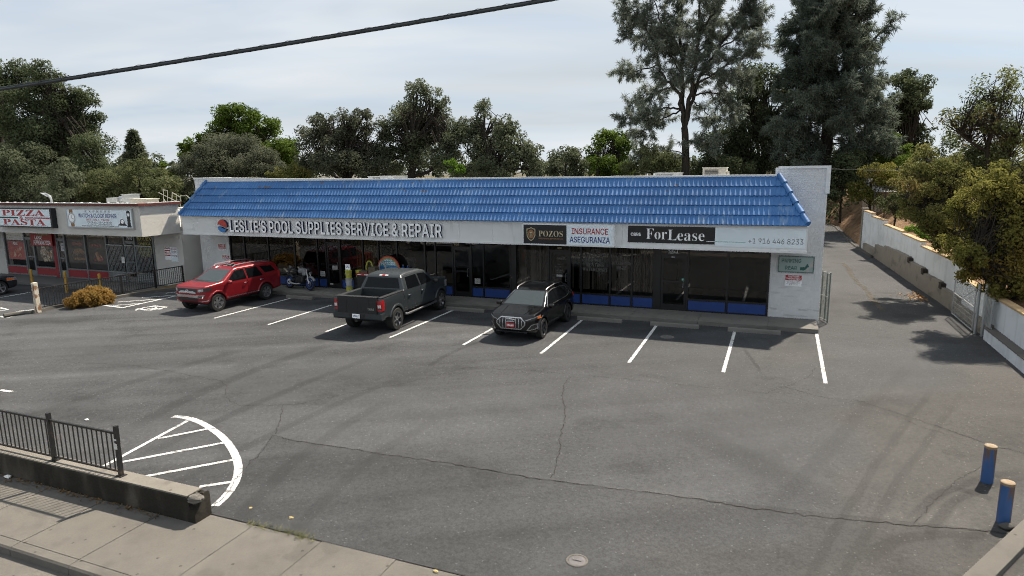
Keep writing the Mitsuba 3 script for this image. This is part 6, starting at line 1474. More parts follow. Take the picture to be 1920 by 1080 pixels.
def crown(C, R, leaf, seed, density=1.0, sub=13, sub_r=(0.34, 0.54), hollow=0.3, up=0.7, loose=1.08):
    """leaf clumps spread over the lobes; returns the leaf mesh and the clump centres"""
    r = np.random.default_rng(seed)
    P, N, K = [], [], []
    for c, rad in zip(C, R):
        ns = max(5, int(sub * (rad.mean() / 1.6) ** 0.5))
        d = unit(r.normal(0, 1, (ns, 3)))
        sc = c + d * rad * r.uniform(0.45, 0.95, (ns, 1)) * loose
        sr = rad.mean() * r.uniform(*sub_r, ns)
        K.append(sc)
        for q, s in zip(sc, sr):
            n = int(density * 5.6 * (s / leaf) ** 2) + 6
            e = unit(r.normal(0, 1, (n, 3)) + [0, 0, 0.15])
            rr = s * (hollow + (1.15 - hollow) * r.uniform(0, 1, (n, 1)) ** 0.6)
            P.append(q + e * rr * [1, 1, 0.8])
            N.append(unit(e + [0, 0, up]))
    P, N = np.vstack(P), np.vstack(N)
    keep = meshkit.noise(P / (leaf * 7) + seed) > 0.20
    P, N = P[keep], N[keep]
    return leaves(P, N, leaf, r), np.vstack(K)


def limbs(base, top, C, K, r0, seed, twigs=0.45):
    r = np.random.default_rng(seed)
    mb = MB()
    t = np.linspace(0, 1, 7)[:, None]
    wob = r.normal(0, r0 * 0.5, (7, 3)) * [1, 1, 0.2]
    wob[0] = 0
    trunk = base + (top - base) * t + wob
    mb.tube(trunk, r0 * (1.15 - 0.6 * t[:, 0]), 10)
    for c in C:
        s = trunk[min(6, 2 + int(r.integers(0, 5)))]
        mid = (s + c) / 2 + r.normal(0, 0.12, 3) * np.linalg.norm(c - s) + [0, 0, -0.06 * np.linalg.norm(c - s)]
        tt = np.linspace(0, 1, 6)[:, None]
        path = (1 - tt) ** 2 * s + 2 * tt * (1 - tt) * mid + tt ** 2 * c
        mb.tube(path, r0 * (0.5 - 0.38 * tt[:, 0]), 6)
        near = K[np.linalg.norm(K - c, axis=1) < np.linalg.norm(c - s) * 0.8 + 1.2]
        for k in near:
            if r.random() < twigs:
                m2 = (c + k) / 2 + r.normal(0, 0.1, 3)
                mb.tube([path[3], m2, k], [r0 * 0.16, r0 * 0.10, r0 * 0.04], 5, False)
    return mb


def tree(name, label, rows, Y, mleaf, seed, leaf_px=4.6, density=1.0, trunk_px=None, ground=0.0, r0=0.28, spread=2.0, group=None, cat='tree', **kw):
    k = thing(name, label, cat, group)
    C, R = lobes_at(rows, Y, seed, spread)
    leaf = max(0.05, leaf_px * mpp(C[0]) * 0.5)
    (v, f), K = crown(C, R, leaf, seed + 1, density, **kw)
    obj('crown', MB().add(v, f), mleaf, k)
    tx_ = trunk_px if trunk_px else float(np.mean([q[0] for q in rows]))
    lo = C[:, 2].min()
    b = atY(tx_, 330, Y)
    base = np.array([b[0], Y, ground - 0.2])
    top = np.array([C[:, 0].mean() * 0.5 + b[0] * 0.5, C[:, 1].mean(), C[:, 2].mean() + 0.3 * (C[:, 2].max() - C[:, 2].mean())])
    obj('trunk', limbs(base, top, C, K, r0, seed + 2), 'm_bark', k, smooth=40)
    return k


tree('oak_tree', 'dark oak cut by the left edge of the picture', [(5, 140, 40, 38), (-20, 205, 62, 62), (25, 215, 40, 55), (-40, 150, 40, 50), (0, 290, 60, 50)], 42, 'm_leaf_dark', 101, r0=0.4)
tree('oak_tree', 'big dark oak with knobbly crown second from the left edge', [(83, 146, 30, 28), (121, 192, 36, 28), (152, 204, 33, 36), (128, 258, 55, 50), (168, 292, 35, 40), (92, 240, 48, 60), (70, 300, 55, 45), (180, 328, 26, 30), (95, 180, 40, 40)], 44, 'm_leaf_dark', 111, r0=0.45)
tree('small_oak', 'smaller grey-green oak in front of the two big dark oaks', [(45, 308, 44, 38), (8, 345, 42, 42), (78, 350, 36, 35)], 39, 'm_leaf_oak', 121, r0=0.2)
tree('small_oak', 'narrow grey-green shrubby oak left of the exhaust duct', [(118, 322, 22, 24), (128, 352, 28, 28), (108, 362, 24, 22)], 39.5, 'm_leaf_oak', 126, r0=0.14)
tree('olive_tree', 'broad olive-green tree behind the left building roof', [(215, 345, 46, 28), (262, 332, 40, 28), (300, 345, 38, 28), (188, 360, 38, 22), (318, 366, 28, 24), (250, 362, 45, 22)], 41, 'm_leaf_olive', 131, r0=0.25)
tree('round_tree', 'small lime-green treetop left of the white parapet', [(312, 319, 18, 14), (298, 330, 14, 12), (326, 328, 10, 9)], 70, 'm_leaf_bright', 136, r0=0.15)
tree('grey_tree', 'wide dusty grey-green tree above the left end of the blue roof', [(430, 288, 55, 32), (385, 308, 42, 32), (480, 310, 42, 28), (352, 332, 28, 24), (512, 326, 26, 18), (430, 325, 60, 24)], 52, 'm_leaf_grey', 141, r0=0.3, leaf_px=3.6, hollow=0.2)
tree('bright_tree', 'tall bright green tree rising behind the dusty grey-green tree', [(447, 217, 34, 22), (492, 238, 30, 28), (420, 240, 30, 20), (362, 273, 22, 14), (522, 284, 32, 28), (392, 258, 20, 14), (462, 262, 44, 32), (348, 290, 14, 12), (535, 305, 20, 26)], 72, 'm_leaf_bright', 151, r0=0.35, leaf_px=5.5, loose=1.08)
tree('grey_oak', 'grey-green oak with dome-shaped clumps left of the tallest oak', [(608, 228, 22, 20), (648, 236, 28, 25), (678, 222, 20, 20), (600, 268, 38, 34), (655, 275, 42, 38), (702, 262, 30, 34), (580, 302, 30, 26), (640, 312, 50, 24), (690, 312, 40, 24)], 53, 'm_leaf_grey', 161, r0=0.4, density=0.9)
tree('oak_tree', 'tallest oak in the middle behind the blue roof', [(783, 178, 28, 26), (822, 192, 22, 22), (758, 214, 32, 28), (738, 236, 32, 30), (810, 235, 38, 36), (850, 262, 32, 34), (770, 275, 46, 38), (830, 302, 38, 28), (735, 302, 32, 28)], 56, 'm_leaf_oak', 171, r0=0.45, trunk_px=772, density=0.85, loose=1.05)
tree('oak_tree', 'rounded dark oak right of the tallest oak', [(908, 212, 24, 22), (945, 238, 26, 24), (880, 242, 24, 28), (902, 272, 38, 33), (962, 270, 36, 33), (992, 292, 28, 26), (930, 312, 48, 24), (1006, 318, 18, 18), (868, 312, 28, 24)], 54, 'm_leaf_oak', 181, r0=0.4, density=0.9)
tree('lime_bush', 'small lime-green bush glowing between the dark oaks', [(846, 308, 15, 16), (858, 320, 12, 10)], 50.5, 'm_leaf_lime', 186, r0=0.06, spread=0.4, cat='bush')
tree('rust_bush', 'brownish bush between the dusty tree and the grey oak', [(540, 322, 26, 14), (565, 326, 18, 10), (515, 330, 16, 8)], 50, 'm_leaf_rust', 188, r0=0.06, spread=0.4, cat='bush')
tree('hedge_tree', 'low dark tree right of the rounded oak', [(1050, 308, 32, 18), (1072, 290, 30, 13), (1035, 320, 18, 12), (1088, 316, 22, 18)], 62, 'm_leaf_oak', 191, r0=0.15)
tree('bright_tree', 'bright green leafy tree left of the big grey pine', [(1140, 262, 28, 20), (1120, 285, 24, 24), (1160, 284, 24, 28), (1140, 312, 42, 18), (1165, 262, 18, 14)], 66, 'm_leaf_bright', 201, r0=0.25, leaf_px=5.0)
tree('scrub_tree', 'mixed scrubby tree at the foot of the big grey pine', [(1215, 294, 28, 22), (1242, 310, 36, 20), (1192, 316, 24, 16), (1255, 292, 22, 18)], 58, 'm_leaf_olive', 211, r0=0.15)
tree('scrub_tree', 'dark scrub between the big grey pine and the beige air conditioner', [(1335, 300, 36, 26), (1375, 308, 34, 22), (1310, 318, 22, 12), (1345, 270, 30, 26)], 60, 'm_leaf_dark', 216, r0=0.15)
tree('oak_tree', 'dark broadleaf oak filling the gap between the two grey pines', [(1440, 162, 46, 42), (1402, 200, 42, 38), (1470, 200, 36, 38), (1420, 250, 56, 42), (1372, 270, 40, 32), (1482, 282, 46, 36), (1410, 300, 60, 24)], 64, 'm_leaf_dark', 221, r0=0.45, density=0.8, loose=1.08, leaf_px=5.2)
tree('oak_tree', 'dark oak peeping out right of the second grey pine', [(1702, 158, 36, 24), (1722, 198, 22, 30), (1690, 220, 36, 34), (1732, 244, 18, 14), (1650, 250, 38, 38), (1702, 272, 36, 28), (1690, 180, 30, 26)], 70, 'm_leaf_dark', 231, r0=0.4, leaf_px=5.4)
tree('bright_tree', 'mid-green leafy tree right of the second pine, above the yellow-green bush', [(1664, 268, 23, 20), (1694, 286, 20, 14), (1650, 294, 23, 14), (1680, 300, 24, 12)], 62, 'm_leaf_bright', 241, r0=0.15, ground=2)
tree('slender_tree', 'thin open-crowned tree against the sky near the right edge', [(1852, 165, 40, 28), (1892, 162, 34, 30), (1832, 205, 38, 32), (1880, 222, 48, 36), (1800, 238, 38, 26), (1850, 268, 56, 40), (1905, 282, 38, 48), (1780, 222, 24, 22), (1940, 230, 40, 60)], 44, 'm_leaf_thin', 251, r0=0.16, density=0.22, sub=16, sub_r=(0.30, 0.5), loose=1.15, ground=1.8, trunk_px=1850, leaf_px=5.2)
tree('dark_tree', 'dark green tree between the slender tree and the boundary wall', [(1790, 300, 40, 36), (1810, 350, 38, 45), (1770, 400, 40, 40), (1840, 300, 40, 35), (1740, 400, 26, 26)], 46, 'm_leaf_dark', 256, r0=0.2, ground=1.8)
tree('yellow_bush', 'round yellow-green bush at the top of the driveway', [(1640, 330, 30, 24), (1670, 335, 24, 24), (1610, 352, 20, 16), (1648, 358, 34, 18), (1605, 365, 14, 12)], 55, 'm_leaf_yellow_bush', 261, r0=0.10, leaf_px=3.6, ground=1.8, spread=1.0, cat='bush')
tree('olive_tree', 'olive-green tree leaning over the middle of the white boundary wall', [(1722, 308, 32, 30), (1758, 298, 36, 28), (1730, 356, 42, 40), (1775, 345, 34, 44), (1752, 396, 40, 32), (1708, 386, 22, 22), (1750, 330, 40, 30), (1720, 400, 26, 20), (1770, 425, 34, 22), (1745, 425, 28, 20), (1765, 455, 26, 18), (1700, 340, 26, 24), (1790, 440, 30, 30)], 30, 'm_leaf_rust', 271, r0=0.16, ground=1.2, leaf_px=4.0, trunk_px=1840, spread=1.6)
tree('hedge_tree', 'low dark green growth along the top of the boundary wall', [(1692, 402, 18, 12), (1668, 388, 16, 14), (1712, 412, 18, 12), (1660, 372, 18, 16), (1690, 372, 20, 18)], 44, 'm_leaf_olive', 277, r0=0.05, ground=1.8, spread=0.8, cat='bush')
tree('lime_bush', 'lime-green shrub just behind the stepped white wall', [(1716, 431, 15, 9), (1737, 442, 11, 8), (1726, 438, 14, 8)], 37.5, 'm_leaf_lime', 281, r0=0.04, ground=1.5, spread=0.3, cat='bush', leaf_px=5.5)
tree('yellow_tree', 'big yellow-green bushy tree overhanging the white wall at the right edge', [(1850, 342, 40, 32), (1902, 330, 40, 36), (1832, 398, 46, 42), (1890, 398, 48, 56), (1804, 440, 32, 38), (1852, 466, 52, 44), (1905, 478, 44, 46), (1812, 486, 28, 24), (1880, 512, 42, 24), (1945, 400, 60, 80), (1830, 510, 30, 20), (1905, 535, 40, 30), (1870, 545, 26, 18), (1950, 500, 50, 60), (2010, 380, 80, 90), (1990, 300, 60, 50)], 24.9, 'm_leaf_yellow_bush', 291, r0=0.13, ground=1.2, leaf_px=4.2, trunk_px=1893, spread=1.9, sub=20, density=0.9)
tree('dark_bush', 'dark shrub with bare stems behind the near white wall', [(1925, 520, 30, 22), (1950, 540, 40, 30), (1905, 545, 16, 12)], 24.5, 'm_leaf_dark', 296, r0=0.05, ground=1.2, spread=0.5, cat='bush', leaf_px=5.5)

tree('dark_bush', 'dark shrubs at the head of the driveway beside the white end wall', [(1572, 345, 28, 22), (1602, 330, 28, 24), (1548, 332, 24, 28), (1582, 312, 38, 22), (1622, 304, 36, 22), (1560, 365, 22, 10)], 58.5, 'm_leaf_dark', 298, r0=0.08, ground=1.0, spread=1.5, cat='bush')
# golden bush in the kerbed strip
gb_ = thing('golden_bush', 'rounded golden-orange bush beside the black fence', 'bush')
cb2 = np.array([-26.63, 18.12, 0.0])
r_ = np.random.default_rng(77)
Cg = cb2 + np.array([[0, -0.35, 0.34], [0.0, 0, 0.42], [0.0, 0.35, 0.40], [0, 0.62, 0.28], [0.0, -0.62, 0.22], [-0.25, 0.15, 0.28], [0.28, 0.0, 0.24], [0.25, 0.45, 0.22], [0.2, -0.4, 0.2]])
Rg = np.array([[0.40, 0.40, 0.30]] * 9) * r_.uniform(0.92, 1.08, (9, 1))
(v, f), K = crown(Cg, Rg, 0.048, 78, 0.62, sub=150, sub_r=(0.30, 0.42), hollow=0.1)
obj('crown', MB().add(v, f), 'm_leaf_golden', gb_)
obj('trunk', limbs(cb2 + [0, 0, -0.1], cb2 + [0, 0, 0.2], Cg * 0.7 + (cb2 + [0, 0, .1]) * 0.3, K, 0.02, 79, 0.0), 'm_bark', gb_)


# ---------------------------------------------------------------- conifers
def needles(P, D, length, rng, per=16, width=0.05, droop=0.25, open_=0.95):
    """tufts of flat needle blades at the points P, pointing along D"""
    n = len(P)
    P, D = np.repeat(P, per, 0), np.repeat(D, per, 0)
    d = unit(D + rng.normal(0, open_, D.shape) - [0, 0, droop])
    L = length * rng.uniform(0.5, 1.15, (len(P), 1))
    w = unit(np.cross(d, rng.normal(0, 1, d.shape))) * width * 0.5
    a = P + rng.normal(0, length * 0.10, P.shape)
    v = np.stack([a - w * 0.5, a + w * 0.5, a + d * L * 0.6 + w, a + d * L * 0.6 - w, a + d * L - [0, 0, 0.05] * L], 1).reshape(-1, 3)
    k = np.arange(len(P))[:, None] * 5
    return v, np.vstack([k + [[0, 1, 2]], k + [[0, 2, 3]], k + [[3, 2, 4]]])


def path3(pts, Y, dy0, dy1):
    n = len(pts)
    return np.array([atY(x, y, Y + dy0 + (dy1 - dy0) * k / (n - 1)) for k, (x, y) in enumerate(pts)])


def resample(p, n):
    s = np.r_[0, np.cumsum(np.linalg.norm(np.diff(p, axis=0), axis=1))]
    t = np.linspace(0, s[-1], n)
    return np.stack([np.interp(t, s, p[:, q]) for q in range(3)], 1), s[-1]


def pine(label, trunk, axes, Y, mneedle, seed, r0, twig_len, per=15, blade=0.42, width=0.055, twigs_per_m=3.2, droop=0.3, base_free=0.25):
    k = thing('grey_pine', label, 'tree')
    r = np.random.default_rng(seed)
    wood, TP, TD = MB(), [], []
    tp = path3(trunk, Y, 0, 0)
    tp[0, 2] = -0.2
    q, L = resample(tp, 14)
    wood.tube(q, r0 * np.linspace(1.1, 0.75, 14), 12)
    for pts, dy, r1 in axes:
        a = path3(pts, Y, 0, dy)
        q, L = resample(a, max(8, int(len(pts) * 5)))
        q[1:-1] += r.normal(0, 0.06, q[1:-1].shape)
        wood.tube(q, r1 * 0.75 * np.linspace(1, 0.22, len(q)), 7)
        nt = int(L * twigs_per_m)
        for _ in range(nt):
            t = base_free + (1 - base_free) * r.uniform() ** 0.8
            i_ = min(len(q) - 2, int(t * (len(q) - 1)))
            s = q[i_] + (q[i_ + 1] - q[i_]) * r.uniform()
            ax = unit(q[i_ + 1] - q[i_])
            d = unit(ax * 0.5 + r.normal(0, 0.8, 3) + [0, 0, 0.1])
            tl = twig_len * r.uniform(0.35, 1.0) * (1.15 - 0.4 * t)
            e = s + d * tl
            m = (s + e) / 2 + [0, 0, -0.10 * tl]
            wood.tube([s, m, e], [0.020, 0.014, 0.007], 4, False)
            nn = max(3, int(tl * 5))
            for u in np.linspace(0.35, 1.0, nn):
                TP.append(s * (1 - u) ** 2 + 2 * m * u * (1 - u) + e * u * u + r.normal(0, 0.05, 3))
                TD.append(unit(d * 0.8 + r.normal(0, 0.35, 3) + [0, 0, 0.15]))
    v, f = needles(np.array(TP), np.array(TD), blade, r, per, width, droop)
    obj('crown', MB().add(v, f), mneedle, k)
    obj('trunk', wood, 'm_bark', k, smooth=40)
    return k


pine('tall grey pine with dark forking trunk, its top cut by the picture edge', [(1285, 424), (1286, 330), (1285, 255), (1283, 238)],
     [([(1283, 240), (1277, 182), (1240, 135), (1228, 84), (1198, 32), (1172, 5)], -2.0, 0.22), ([(1283, 240), (1279, 170), (1277, 90), (1271, 15), (1262, -70)], 1.0, 0.27),
      ([(1284, 238), (1298, 150), (1308, 80), (1313, 0), (1320, -80)], -1.0, 0.27), ([(1286, 232), (1312, 142), (1348, 90), (1392, 28), (1425, -30)], 1.8, 0.22),
      ([(1300, 160), (1350, 130), (1400, 100), (1438, 66)], -2.2, 0.13), ([(1298, 178), (1340, 172), (1362, 190), (1378, 215)], 1.5, 0.11), ([(1276, 204), (1240, 202), (1205, 224), (1162, 221)], -1.6, 0.12),
      ([(1277, 205), (1236, 226), (1190, 258)], 1.8, 0.10), ([(1262, 160), (1222, 176), (1182, 192)], 2.0, 0.10), ([(1234, 122), (1192, 132), (1160, 128)], 1.5, 0.10), ([(1286, 268), (1318, 262), (1345, 275)], -1.5, 0.08),
      ([(1285, 287), (1242, 282), (1202, 292)], 2.0, 0.07), ([(1230, 90), (1190, 70), (1165, 35)], -1.0, 0.10), ([(1277, 95), (1240, 45), (1222, -20)], -1.5, 0.12), ([(1312, 60), (1350, 10), (1370, -50)], -2.0, 0.12), ([(1348, 92), (1400, 60), (1432, 20)], 1.0, 0.10),
      ([(1279, 140), (1255, 100), (1240, 60)], 2.0, 0.10), ([(1304, 110), (1335, 60), (1345, 10)], 2.5, 0.10), ([(1300, 190), (1330, 215), (1340, 240)], 2.0, 0.08), ([(1310, 140), (1370, 140), (1410, 150)], 2.0, 0.09)],
     57, 'm_needle', 301, 0.36, 1.7, blade=0.46, width=0.040, droop=0.75, twigs_per_m=8.0, per=20)
ax2 = []
r_ = np.random.default_rng(9)
for y in np.linspace(300, -40, 40):
    for sgn in (-1, 1):
        half = np.interp(y, [-40, 20, 80, 160, 240, 300], [48, 66, 84, 108, 122, 112]) * r_.uniform(0.55, 1.08)
        x0 = np.interp(y, [-40, 60, 180, 330], [1572, 1562, 1556, 1558])
        y0 = y + r_.uniform(-6, 6)
        rise = r_.uniform(8, 34) * (1 if y < 200 else 0.2) - (14 if y > 230 else 0)
        ax2.append(([(x0, y0), (x0 + sgn * half * 0.5, y0 - rise * 0.4), (x0 + sgn * half, y0 - rise)], r_.uniform(-3.5, 3.5), 0.07))
for y in np.linspace(250, -30, 34):
    half = np.interp(y, [-40, 80, 160, 300], [30, 50, 62, 66]) * r_.uniform(-1, 1)
    x0 = np.interp(y, [-40, 60, 180, 330], [1572, 1562, 1556, 1558])
    ax2.append(([(x0, y), (x0 + half * 0.6, y - 8), (x0 + half, y - r_.uniform(5, 30))], r_.uniform(-5.5, -2.5) if r_.uniform() < 0.7 else r_.uniform(2, 5), 0.06))
ax2 += [([(1556, 190), (1590, 120), (1640, 70), (1672, 42)], -2, 0.14), ([(1556, 180), (1520, 110), (1505, 60), (1498, 40)], 2, 0.14), ([(1560, 60), (1565, 10), (1572, -60)], 0, 0.2), ([(1562, 70), (1540, 20), (1535, -30)], -1, 0.12), ([(1564, 60), (1610, 0), (1640, -40)], 1, 0.12)]
pine('dense grey-green pine with dark trunk, second from the right, behind the white end wall', [(1532, 424), (1538, 340), (1548, 290), (1556, 190), (1561, 60)], ax2, 61, 'm_needle_dark', 311, 0.50, 1.35, blade=0.50, width=0.048, droop=0.5, twigs_per_m=4.6, per=21, base_free=0.12)


def spire(label, apex, base_y, half, Y, seed, mm):
    """a small dense conifer"""
    k = thing('conifer', label, 'tree')
    r = np.random.default_rng(seed)
    a = atY(*apex, Y)
    m = mpp(a)
    H = (base_y - apex[1]) * m
    n = int(900)
    t = r.uniform(0, 1, n) ** 0.75
    ang = r.uniform(0, 6.283, n)
    rad = half * m * t * r.uniform(0.3, 1.0, n) * (0.85 + 0.3 * np.sin(t * 40))
    D = np.stack([np.cos(ang), np.sin(ang), np.full(n, -0.15)], 1)
    P = a + np.stack([np.cos(ang) * rad, np.sin(ang) * rad, -t * H], 1)
    v, f = needles(P, D, 0.9, r, 12, 0.16, 0.1, 0.5)
    obj('crown', MB().add(v, f), mm, k)
    obj('trunk', MB().tube([[a[0], a[1], -0.2], a - [0, 0, 0.5]], [0.3, 0.04], 8), 'm_bark', k)


spire('pointed dark conifer far behind, left of the white parapet', (248, 243), 330, 30, 80, 401, 'm_leaf_oak')
spire('small pale conifer tip far off left of the grey oak', (542, 262), 330, 20, 95, 405, 'm_leaf_grey')

# far-off wood closing the horizon
rows = []
r_ = np.random.default_rng(19)
for x in range(-260, 2300, 26):
    rows.append((x + r_.uniform(-8, 8), 318 + r_.uniform(-9, 5) - (x < 200) * 5, 24, 18 + r_.uniform(0, 8)))
C, R = lobes_at(rows, 92, 20, 4)
(v, f), K = crown(C, R, 0.30, 21, 0.8, sub=10)
C2 = C.copy()
C2[:, 2] = 1.0
(v2, f2), K = crown(C2, R * [1.3, 1, 1.6], 0.34, 22, 0.8, sub=10)
fw_ = struct('distant_wood', MB().add(v, f).add(v2, f2), 'm_leaf_oak', kind='stuff')
labels[fw_]['label'] = 'far-off belt of trees closing the horizon behind the shops'
# brush on the hillside at the head of the driveway and dry grass tufts
br = MB()
P = np.column_stack([r_.uniform(3.5, 14, 2600), r_.uniform(66, 76, 2600), np.zeros(2600)])
P[:, 2] = np.maximum(hill_z(P[:, 0], P[:, 1]), 0) + r_.uniform(0, 2.6, 2600) * r_.uniform(0.3, 1, 2600)
br.add(*leaves(P, np.tile([0, -0.5, 0.6], (2600, 1)), 0.16, r_))
bk_ = struct('hill_brush', br, 'm_leaf_dark', kind='stuff')
labels[bk_]['label'] = 'dark brush along the top of the bare brown slope'


# ---------------------------------------------------------------- vehicles
def seg_sdf(px, pz, poly):
    """signed distance (inside negative) of 2-D points to a polygon"""
    poly = np.asarray(poly, float)
    d = np.full(px.shape, 1e9)
    ins = np.zeros(px.shape, bool)
    for (ax, az), (bx, bz) in zip(poly, np.roll(poly, -1, 0)):
        ex, ez = bx - ax, bz - az
        t = np.clip(((px - ax) * ex + (pz - az) * ez) / (ex * ex + ez * ez + 1e-12), 0, 1)
        d = np.minimum(d, np.hypot(px - ax - t * ex, pz - az - t * ez))
        c = ((az > pz) != (bz > pz)) & (px < (bx - ax) * (pz - az) / (bz - az + 1e-12) + ax)
        ins ^= c
    return np.where(ins, -d, d)


def smax(a, b, k):
    h = np.clip(0.5 - 0.5 * (b - a) / k, 0, 1)
    return b * (1 - h) + a * h + k * h * (1 - h)


def smin(a, b, k):
    return -smax(-a, -b, k)


def nets(D, org, h, iso=0.0):
    """the surface D < iso by marching tetrahedra (always a closed manifold)"""
    D = D - iso
    D = np.where(np.abs(D) < 1e-5, 1e-5, D)
    nx, ny, nz = D.shape
    s = D < 0
    lin = np.arange(D.size).reshape(D.shape)
    core = s[:-1, :-1, :-1]
    any_, all_ = core.copy(), core.copy()
    for a in range(2):
        for b in range(2):
            for c in range(2):
                q = s[a:nx - 1 + a, b:ny - 1 + b, c:nz - 1 + c]
                any_ |= q
                all_ &= q
    base = lin[:-1, :-1, :-1][any_ & ~all_]
    st = np.array([ny * nz, nz, 1])
    d, sf = D.ravel(), s.ravel()
    E_, flips = [], []
    for perm, par in (((0, 1, 2), 1), ((1, 2, 0), 1), ((2, 0, 1), 1), ((0, 2, 1), -1), ((2, 1, 0), -1), ((1, 0, 2), -1)):
        t = np.stack([base, base + st[perm[0]], base + st[perm[0]] + st[perm[1]], base + st.sum()], 1)
        if par < 0:
            t = t[:, [0, 2, 1, 3]]
        code = (sf[t] * [1, 2, 4, 8]).sum(1)
        for c in range(1, 15):
            tt = t[code == c]
            if not len(tt):
                continue
            ins = [q for q in range(4) if c >> q & 1]
            out = [q for q in range(4) if not c >> q & 1]
            par_ = lambda o: 1 if np.linalg.det(np.eye(4)[list(o)]) > 0 else -1
            if len(ins) == 1:
                a, (b, e, g_) = ins[0], out
                tri = [((a, b), (a, e), (a, g_))]
                pos = par_([a, b, e, g_]) > 0
            elif len(ins) == 3:
                a, (b, e, g_) = out[0], ins
                tri = [((b, a), (g_, a), (e, a))]
                pos = par_([a, b, e, g_]) > 0
            else:
                a, b = ins
                e, g_ = out
                tri = [((a, e), (a, g_), (b, g_)), ((a, e), (b, g_), (b, e))]
                pos = par_([a, b, e, g_]) > 0
            for q in tri:
                q = q if pos else q[::-1]
                E_.append(np.stack([np.stack([tt[:, u], tt[:, v]], 1) for u, v in q], 1))
    E_ = np.sort(np.concatenate(E_), axis=2)
    key = E_[..., 0].astype(np.int64) * D.size + E_[..., 1]
    uq, inv = np.unique(key.ravel(), return_inverse=True)
    i, j = uq // D.size, uq % D.size
    w = (d[i] / (d[i] - d[j]))[:, None]
    w = np.clip(w, 0.02, 0.98)
    co = lambda k: np.stack(np.unravel_index(k, D.shape), 1).astype(float)
    V = org + h * (co(i) * (1 - w) + co(j) * w)
    return V, inv.reshape(-1, 3)


def man(v, f):
    M = m3.Manifold(m3.Mesh(np.ascontiguousarray(v, np.float32), np.ascontiguousarray(f, np.uint32)))
    if M.status() != m3.Error.NoError:
        raise ValueError(f'car body: {M.status()}')
    return M


def prism_y(poly, y0=-2, y1=2):
    """polygon in (x, z) run along y"""
    g = poly if hasattr(poly, 'geom_type') else Polygon(poly)
    v, f = MB().poly(g, y0, y1, np.array([[1, 0, 0, 0], [0, 0, -1, 0], [0, 1, 0, 0], [0, 0, 0, 1.0]])).mesh()
    v = v * [1, 1, 1]
    return man(v, f)


def prism_x(poly, x0, x1):
    """polygon in (y, z) run along x"""
    g = poly if hasattr(poly, 'geom_type') else Polygon(poly)
    v, f = MB().poly(g, x0, x1, np.array([[0, 0, 1, 0], [1, 0, 0, 0], [0, 1, 0, 0], [0, 0, 0, 1.0]])).mesh()
    return man(v, f)


def prism_z(poly, z0, z1):
    g = poly if hasattr(poly, 'geom_type') else Polygon(poly)
    v, f = MB().poly(g, z0, z1).mesh()
    return man(v, f)


def sym(poly):
    return unary_union([Polygon(poly), Polygon([(-y, z) for y, z in poly])])


